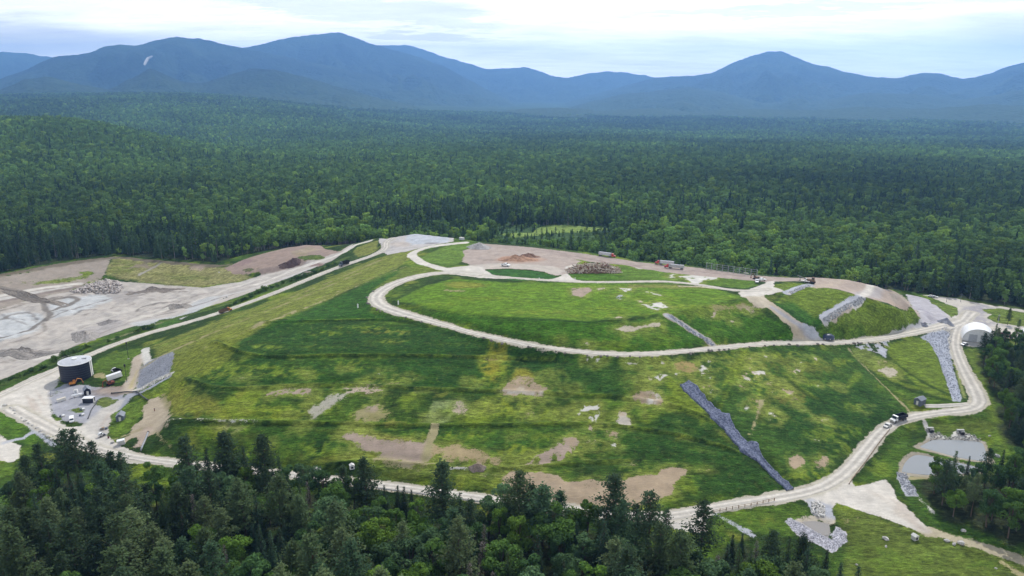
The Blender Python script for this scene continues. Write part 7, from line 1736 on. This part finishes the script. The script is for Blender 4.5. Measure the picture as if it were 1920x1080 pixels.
rocks('rubble', [(1725,632),(1792,607),(1788,627),(1780,650),(1782,668),(1790,702),(1802,745),(1790,751),(1775,715),(1764,685),(1752,655)], 1000, .22, .5, (.33,.345,.385), 'blue grey stone lining of the chute beside the haul road bend', 25)
rocks('rubble', [(1540,600),(1590,568),(1612,556),(1625,560),(1600,574),(1556,604)], 420, .4, .85, (.36,.37,.375), 'grey stones filling the gutter across the green faces', 26)
rocks('rubble', [(255,731),(290,713),(320,698),(322,703),(292,719),(258,735)], 260, .3, .7, (.50,.48,.44), 'pale stones edging the dark gravel slab above the tank yard', 27)
rocks('rubble', [(1680,885),(1702,889),(1703,900),(1716,915),(1721,929),(1704,929),(1690,910)], 300, .25, .55, (.36,.37,.40), 'grey stones in the spillway below the lower pond', 28)
rocks('rubble', [(262,690),(290,672),(322,661),(325,672),(317,699),(290,713),(258,728)], 600, .2, .4, (.22,.23,.26), 'dark crushed stone slab on the slope above the tank yard', 29)
rocks('rubble', [(1478,549),(1495,540),(1516,534),(1519,537),(1498,546),(1484,551)], 160, .5, 1.0, (.42,.42,.44), 'grey stones in the short gutter below the bulldozer', 30)
rocks('rubble', [(1250,590),(1256,590),(1308,625),(1340,646),(1334,648),(1300,628)], 260, .3, .6, (.29,.30,.34), 'grey stones in the gutter crossing the green summit slope', 31)

ROCKM = earth('boulder_stone', (.54,.52,.48)); ROCKD = earth('boulder_dark', (.22,.205,.18))
def boulder_mesh(seed):
    bm = bmesh.new(); bmesh.ops.create_icosphere(bm, subdivisions=2, radius=1); r = np.random.default_rng(seed); a = r.normal(size=(4, 3))
    for v_ in bm.verts:
        k = 1 + .22 * math.sin(2.1 * v_.co.dot(Vector(a[0])) + seed) + .12 * math.sin(4 * v_.co.dot(Vector(a[1]))); v_.co = Vector((v_.co.x * k * 1.15, v_.co.y * k * .85, v_.co.z * k * .7))
    me = bpy.data.meshes.new('boulder'); bm.to_mesh(me); bm.free(); me.materials.append(ROCKM); return me
BM = [boulder_mesh(s) for s in (1, 2, 3)]; BD = [m_.copy() for m_ in BM]
for m_ in BD: m_.materials[0] = ROCKD
def boulder(px, py, s, label, group=None, dark=False, xy=None):
    x, y = xy if xy else hp(px, py)[:2]
    o = bpy.data.objects.new('boulder', (BD if dark else BM)[RNG.integers(3)]); COL.objects.link(o)
    o.location = (x, y, float(Hs(x, y)) + s * .25); o.scale = (s, s, s); o.rotation_euler = (RNG.uniform(-.3, .3), RNG.uniform(-.3, .3), RNG.uniform(0, 6.28)); tag(o, label, 'boulder', group)
for px, py in [(9,761),(20,765),(26,770),(29,775.5),(41,784),(48,789),(54,794),(61,798),(69,803),(76,809),(83,814),(90,819),(97,824)]:
    boulder(px, py, RNG.uniform(.5, .95), 'pale boulder in the row edging the gravel loop corner', 'boulders edging the loop corner')
for px, py, s, lab in [(1659.5,1011,1.3,'large pale boulder with dark hollow on the meadow below the junction'),(1870,856,1.2,'white boulder above the pond-side wood'),(1661,1025,.6,'small pale boulder below the large hollow one'),(1606,1059,.5,'little white boulder alone in the lowest meadow'),(1867,1066,.5,'little pale boulder by the lowest dirt trail'),(1855.5,818,.7,'white boulder on the grass beside the upper pond'),(420,560,.9,'white boulder on pale ground beside the pit hedge'),(426,557.5,1.4,'large pale boulder on the pit road near the hedge'),(499,539,1.5,'large pale boulder at the hedge above the pit road'),(411,511,.8,'white boulder at the forest edge by the spoil mound'),(590,880,1.6,'pale stone block at the lower road start'),(597,881,1.2,'smaller pale stone block at the lower road start'),(1775,1015,1.0,'pale boulder beside the dirt trail, nearest the concrete riser'),(1789,1021,.9,'pale boulder beside the dirt trail, between the other pale ones'),(1801,1019,1.3,'broad pale boulder beside the dirt trail, farthest from the concrete riser'),(1806,996,1.0,'pale bluish boulder on grass above the dirt trail'),(1693,839,.7,'x')][:-1]:
    boulder(px, py, s * .8, lab)
Wl = ROADS['top'][0]; n_ = len(Wl)
T_ = np.gradient(Wl[:, :2], axis=0); T_ /= np.linalg.norm(T_, axis=1)[:, None]
hw_ = np.interp(np.linspace(0, 1, n_), np.linspace(0, 1, 25), ROADS['top'][1])
L_acc = 0; k = int(n_ * .16)
while k < int(n_ * .80):
    side = -1 if True else 1
    nx_, ny_ = T_[k, 1], -T_[k, 0]
    off = hw_[k] + RNG.uniform(.2, 1.6)
    boulder(0, 0, RNG.uniform(.3, .85), 'grey edge boulder on the outer side of the summit loop road', 'boulders edging the summit loop road', True, (Wl[k, 0] + nx_ * off, Wl[k, 1] + ny_ * off)); k += int(RNG.choice([1, 2, 3, 4, 7]))
# concrete risers on the meadow and beside the road
for px, py, lab in [(1715, 1011, 'pale concrete riser with gabled cap on the lower meadow'), (660, 878, 'white hatch box standing on the bank above the lower road')]:
    r = root('concrete_riser', px, py, None, lab, 'concrete riser', ang=.4)
    MB().box((0,0,.7),(1.9,1.7,1.7),0,.94).build('body', MT['concrete' if 'riser' in lab else 'white'], r, bevel=.06); MB().prism([(-1.05,1.5),(1.05,1.5),(0,2.1)], -.95, .95).build('cap', MT['offwhite'], r); MB().box((0,-.86,.7),(.9,.05,.9)).build('opening', MT['black'], r)
for px, py, lab in [(1801.5, 813, 'dark-mouthed culvert on the stony bank of the upper pond, between stones'), (1744, 809, 'dark-mouthed culvert where the stony gully meets the upper pond')]:
    r = root('culvert', px, py, None, lab, 'culvert', 'culverts of the upper pond', ang=math.pi * .5)
    MB().tube([(-1.5,0,.55),(1.6,0,.45)], .85, 18, False).build('barrel', MT['pipe'], r); MB().tube([(-1.45,0,.55),(-1.4,0,.55)], .8, 18).build('dark_mouth', MT['black'], r)
    MB().box((.3,1.3,.45),(1.2,.7,1.1)).box((.3,-1.3,.45),(1.2,.7,1.1)).box((.6,0,1.55),(1.0,3.2,.35)).build('headwall', MT['concrete'], r)

# --- timber pile: splintered boards heaped on a core
x, y, z = hp(1113, 509)
tpile = root('timber_pile', 0, 0, None, 'long heap of splintered timber and demolition boards on the summit lawn', 'timber pile', loc=(x, y, z), ang=math.atan2(hp(1150, 510)[1] - hp(1080, 510)[1], hp(1150, 510)[0] - hp(1080, 510)[0]))
def pile_h(u, v): return max(0, 4.6 * (1 - abs(u / 17.5) ** 2.4) * (1 - abs(v / 6.0) ** 1.6) * (1 + .25 * math.sin(u * .9) * math.cos(v * 1.3)))
m = MB(); nu, nv = 30, 12; V = [(-17 + 34 * i / nu, -5.8 + 11.6 * j / nv, pile_h(-17 + 34 * i / nu, -5.8 + 11.6 * j / nv) * .85 - .1 + .2 * RNG.normal() * (0 < i < nu)) for i in range(nu + 1) for j in range(nv + 1)]
m.add(V, [(i * (nv + 1) + j, (i + 1) * (nv + 1) + j, (i + 1) * (nv + 1) + j + 1, i * (nv + 1) + j + 1) for i in range(nu) for j in range(nv)]); m.build('core', MT['brown'], tpile)
for mt, cnt, nm in (('timber', 260, 'boards'), ('palewood', 330, 'boards'), ('brown', 70, 'boards'), ('rust', 60, 'boards')):
    m = MB()
    for _ in range(cnt):
        u, v = RNG.uniform(-16.5, 16.5), RNG.uniform(-5.6, 5.6); hz = pile_h(u, v) + RNG.uniform(-.1, .45); a = RNG.uniform(0, math.pi); t = RNG.normal() * .4; L = RNG.uniform(1.2, 4.0)
        d = np.array([math.cos(a) * math.cos(t), math.sin(a) * math.cos(t), math.sin(t)]) * L / 2; c = np.array([u, v, max(.15, hz)]); m.tube([c - d, c + d], RNG.uniform(.12, .30), 4)
    tag(m.build(nm, MT[mt], tpile), None, None, None, 'stuff')

# --- lined drainage channel down the front slope
def channel_mat():
    m, nt = nmat('channel_lining'); g_ = node(nt, 'ShaderNodeNewGeometry'); P = g_.outputs['Position']
    v = node(nt, 'ShaderNodeTexVoronoi'); v.inputs['Scale'].default_value = 1.3; nt.links.new(P, v.inputs['Vector'])
    col = mixcol(nt, (.045,.055,.095), (.175,.195,.265), remap(nt, v.outputs['Distance'], .15, .75, 0, 1)); col = mixcol(nt, col, (.34,.36,.42), remap(nt, noise_n(nt, P, 1.7, 5, .7), .57, .68, 0, .6))
    b = node(nt, 'ShaderNodeBsdfPrincipled'); b.inputs['Roughness'].default_value = .95; b.inputs['Specular IOR Level'].default_value = .1; nt.links.new(col, b.inputs['Base Color']); o_ = node(nt, 'ShaderNodeOutputMaterial'); nt.links.new(b.outputs[0], o_.inputs[0]); return m
M_CH = channel_mat()
Wc = CHW; n = len(Wc); T_ = np.gradient(Wc[:, :2], axis=0); T_ /= np.linalg.norm(T_, axis=1)[:, None]; Nn = np.stack([-T_[:, 1], T_[:, 0]], 1)
s_ = np.linspace(0, 1, n); bul = 1.3 * np.exp(-((s_ - .08) / .07) ** 2) + 2.0 * np.exp(-((s_ - .36) / .05) ** 2) + 1.9 * np.exp(-((s_ - .66) / .045) ** 2)
hw = 2.9 - 1.2 * sstep(.62, .8, s_) + bul * 1.0
us = np.linspace(-1, 1, 15); V = []
for u in us:
    off = u * hw * (1 + .1 * np.sin(np.arange(n) * 1.9 + u * 3)); xx = Wc[:, 0] + Nn[:, 0] * off; yy = Wc[:, 1] + Nn[:, 1] * off
    edge = .55 * np.exp(-((abs(u) - .8) / .16) ** 2)
    zz = Hs(xx, yy) + .12 + edge + (abs(u) < .99) * (1.1 * np.abs(fbm(1.8, xx, yy, 88, 2)) + 1.3 * bul * np.abs(fbm(2.2, xx, yy, 90, 2))) - (.5 if abs(u) > .99 else 0)
    V.append(np.stack([xx, yy, zz], 1))
V = np.stack(V, 1).reshape(-1, 3); c0 = V.mean(0)
ch = mesh_np('drainage_channel', V - c0, grid_faces(n, len(us), True), M_CH); ch.location = c0; tag(ch, 'blue-grey lined drainage channel running diagonally down the grassy front slope', 'drainage channel')

# --- pale scar of bare rock high on the western massif
from mathutils.bvhtree import BVHTree
dgV = [ob for ob in SC.objects if ob.name.startswith('mountain')]
def far_hit(px, py):
    d = Vector(tuple(float(v) for v in ray(px, py))).normalized(); best = None
    for ob in dgV:
        t = BVH[ob.name].ray_cast(Vector((0, 0, CAMZ)), d)
        if t[0] is not None and (best is None or t[3] < best[1]): best = (t[0], t[3], d)
    return best[0] - best[2] * 25 if best else None
BVH = {ob.name: BVHTree.FromPolygons([v.co for v in ob.data.vertices], [p.vertices for p in ob.data.polygons]) for ob in dgV}
sp = [(269,120),(271,114),(274,109.5),(276,107),(279,106.5),(282,104.5),(285,104),(284,106),(280,108.5),(278,109),(276,113),(274,114),(272,118),(270,121)]
hits = [far_hit(a, b) for a, b in sp]
if all(h is not None for h in hits):
    c = sum(hits, Vector()) / len(hits); V = [h - c for h in hits] + [h - c + Vector((0, 40, -25)) for h in hits]; n = len(hits)
    sc_ = MB().add(V, [tuple(range(n)), tuple(range(2 * n - 1, n - 1, -1))] + [(i, i + n, (i + 1) % n + n, (i + 1) % n) for i in range(n)]).build('rock_slide', earth('bare_rock', (.62,.60,.57))); sc_.location = c; tag(sc_, 'pale rock slide scar high on the blue western mountain', 'rock slide')
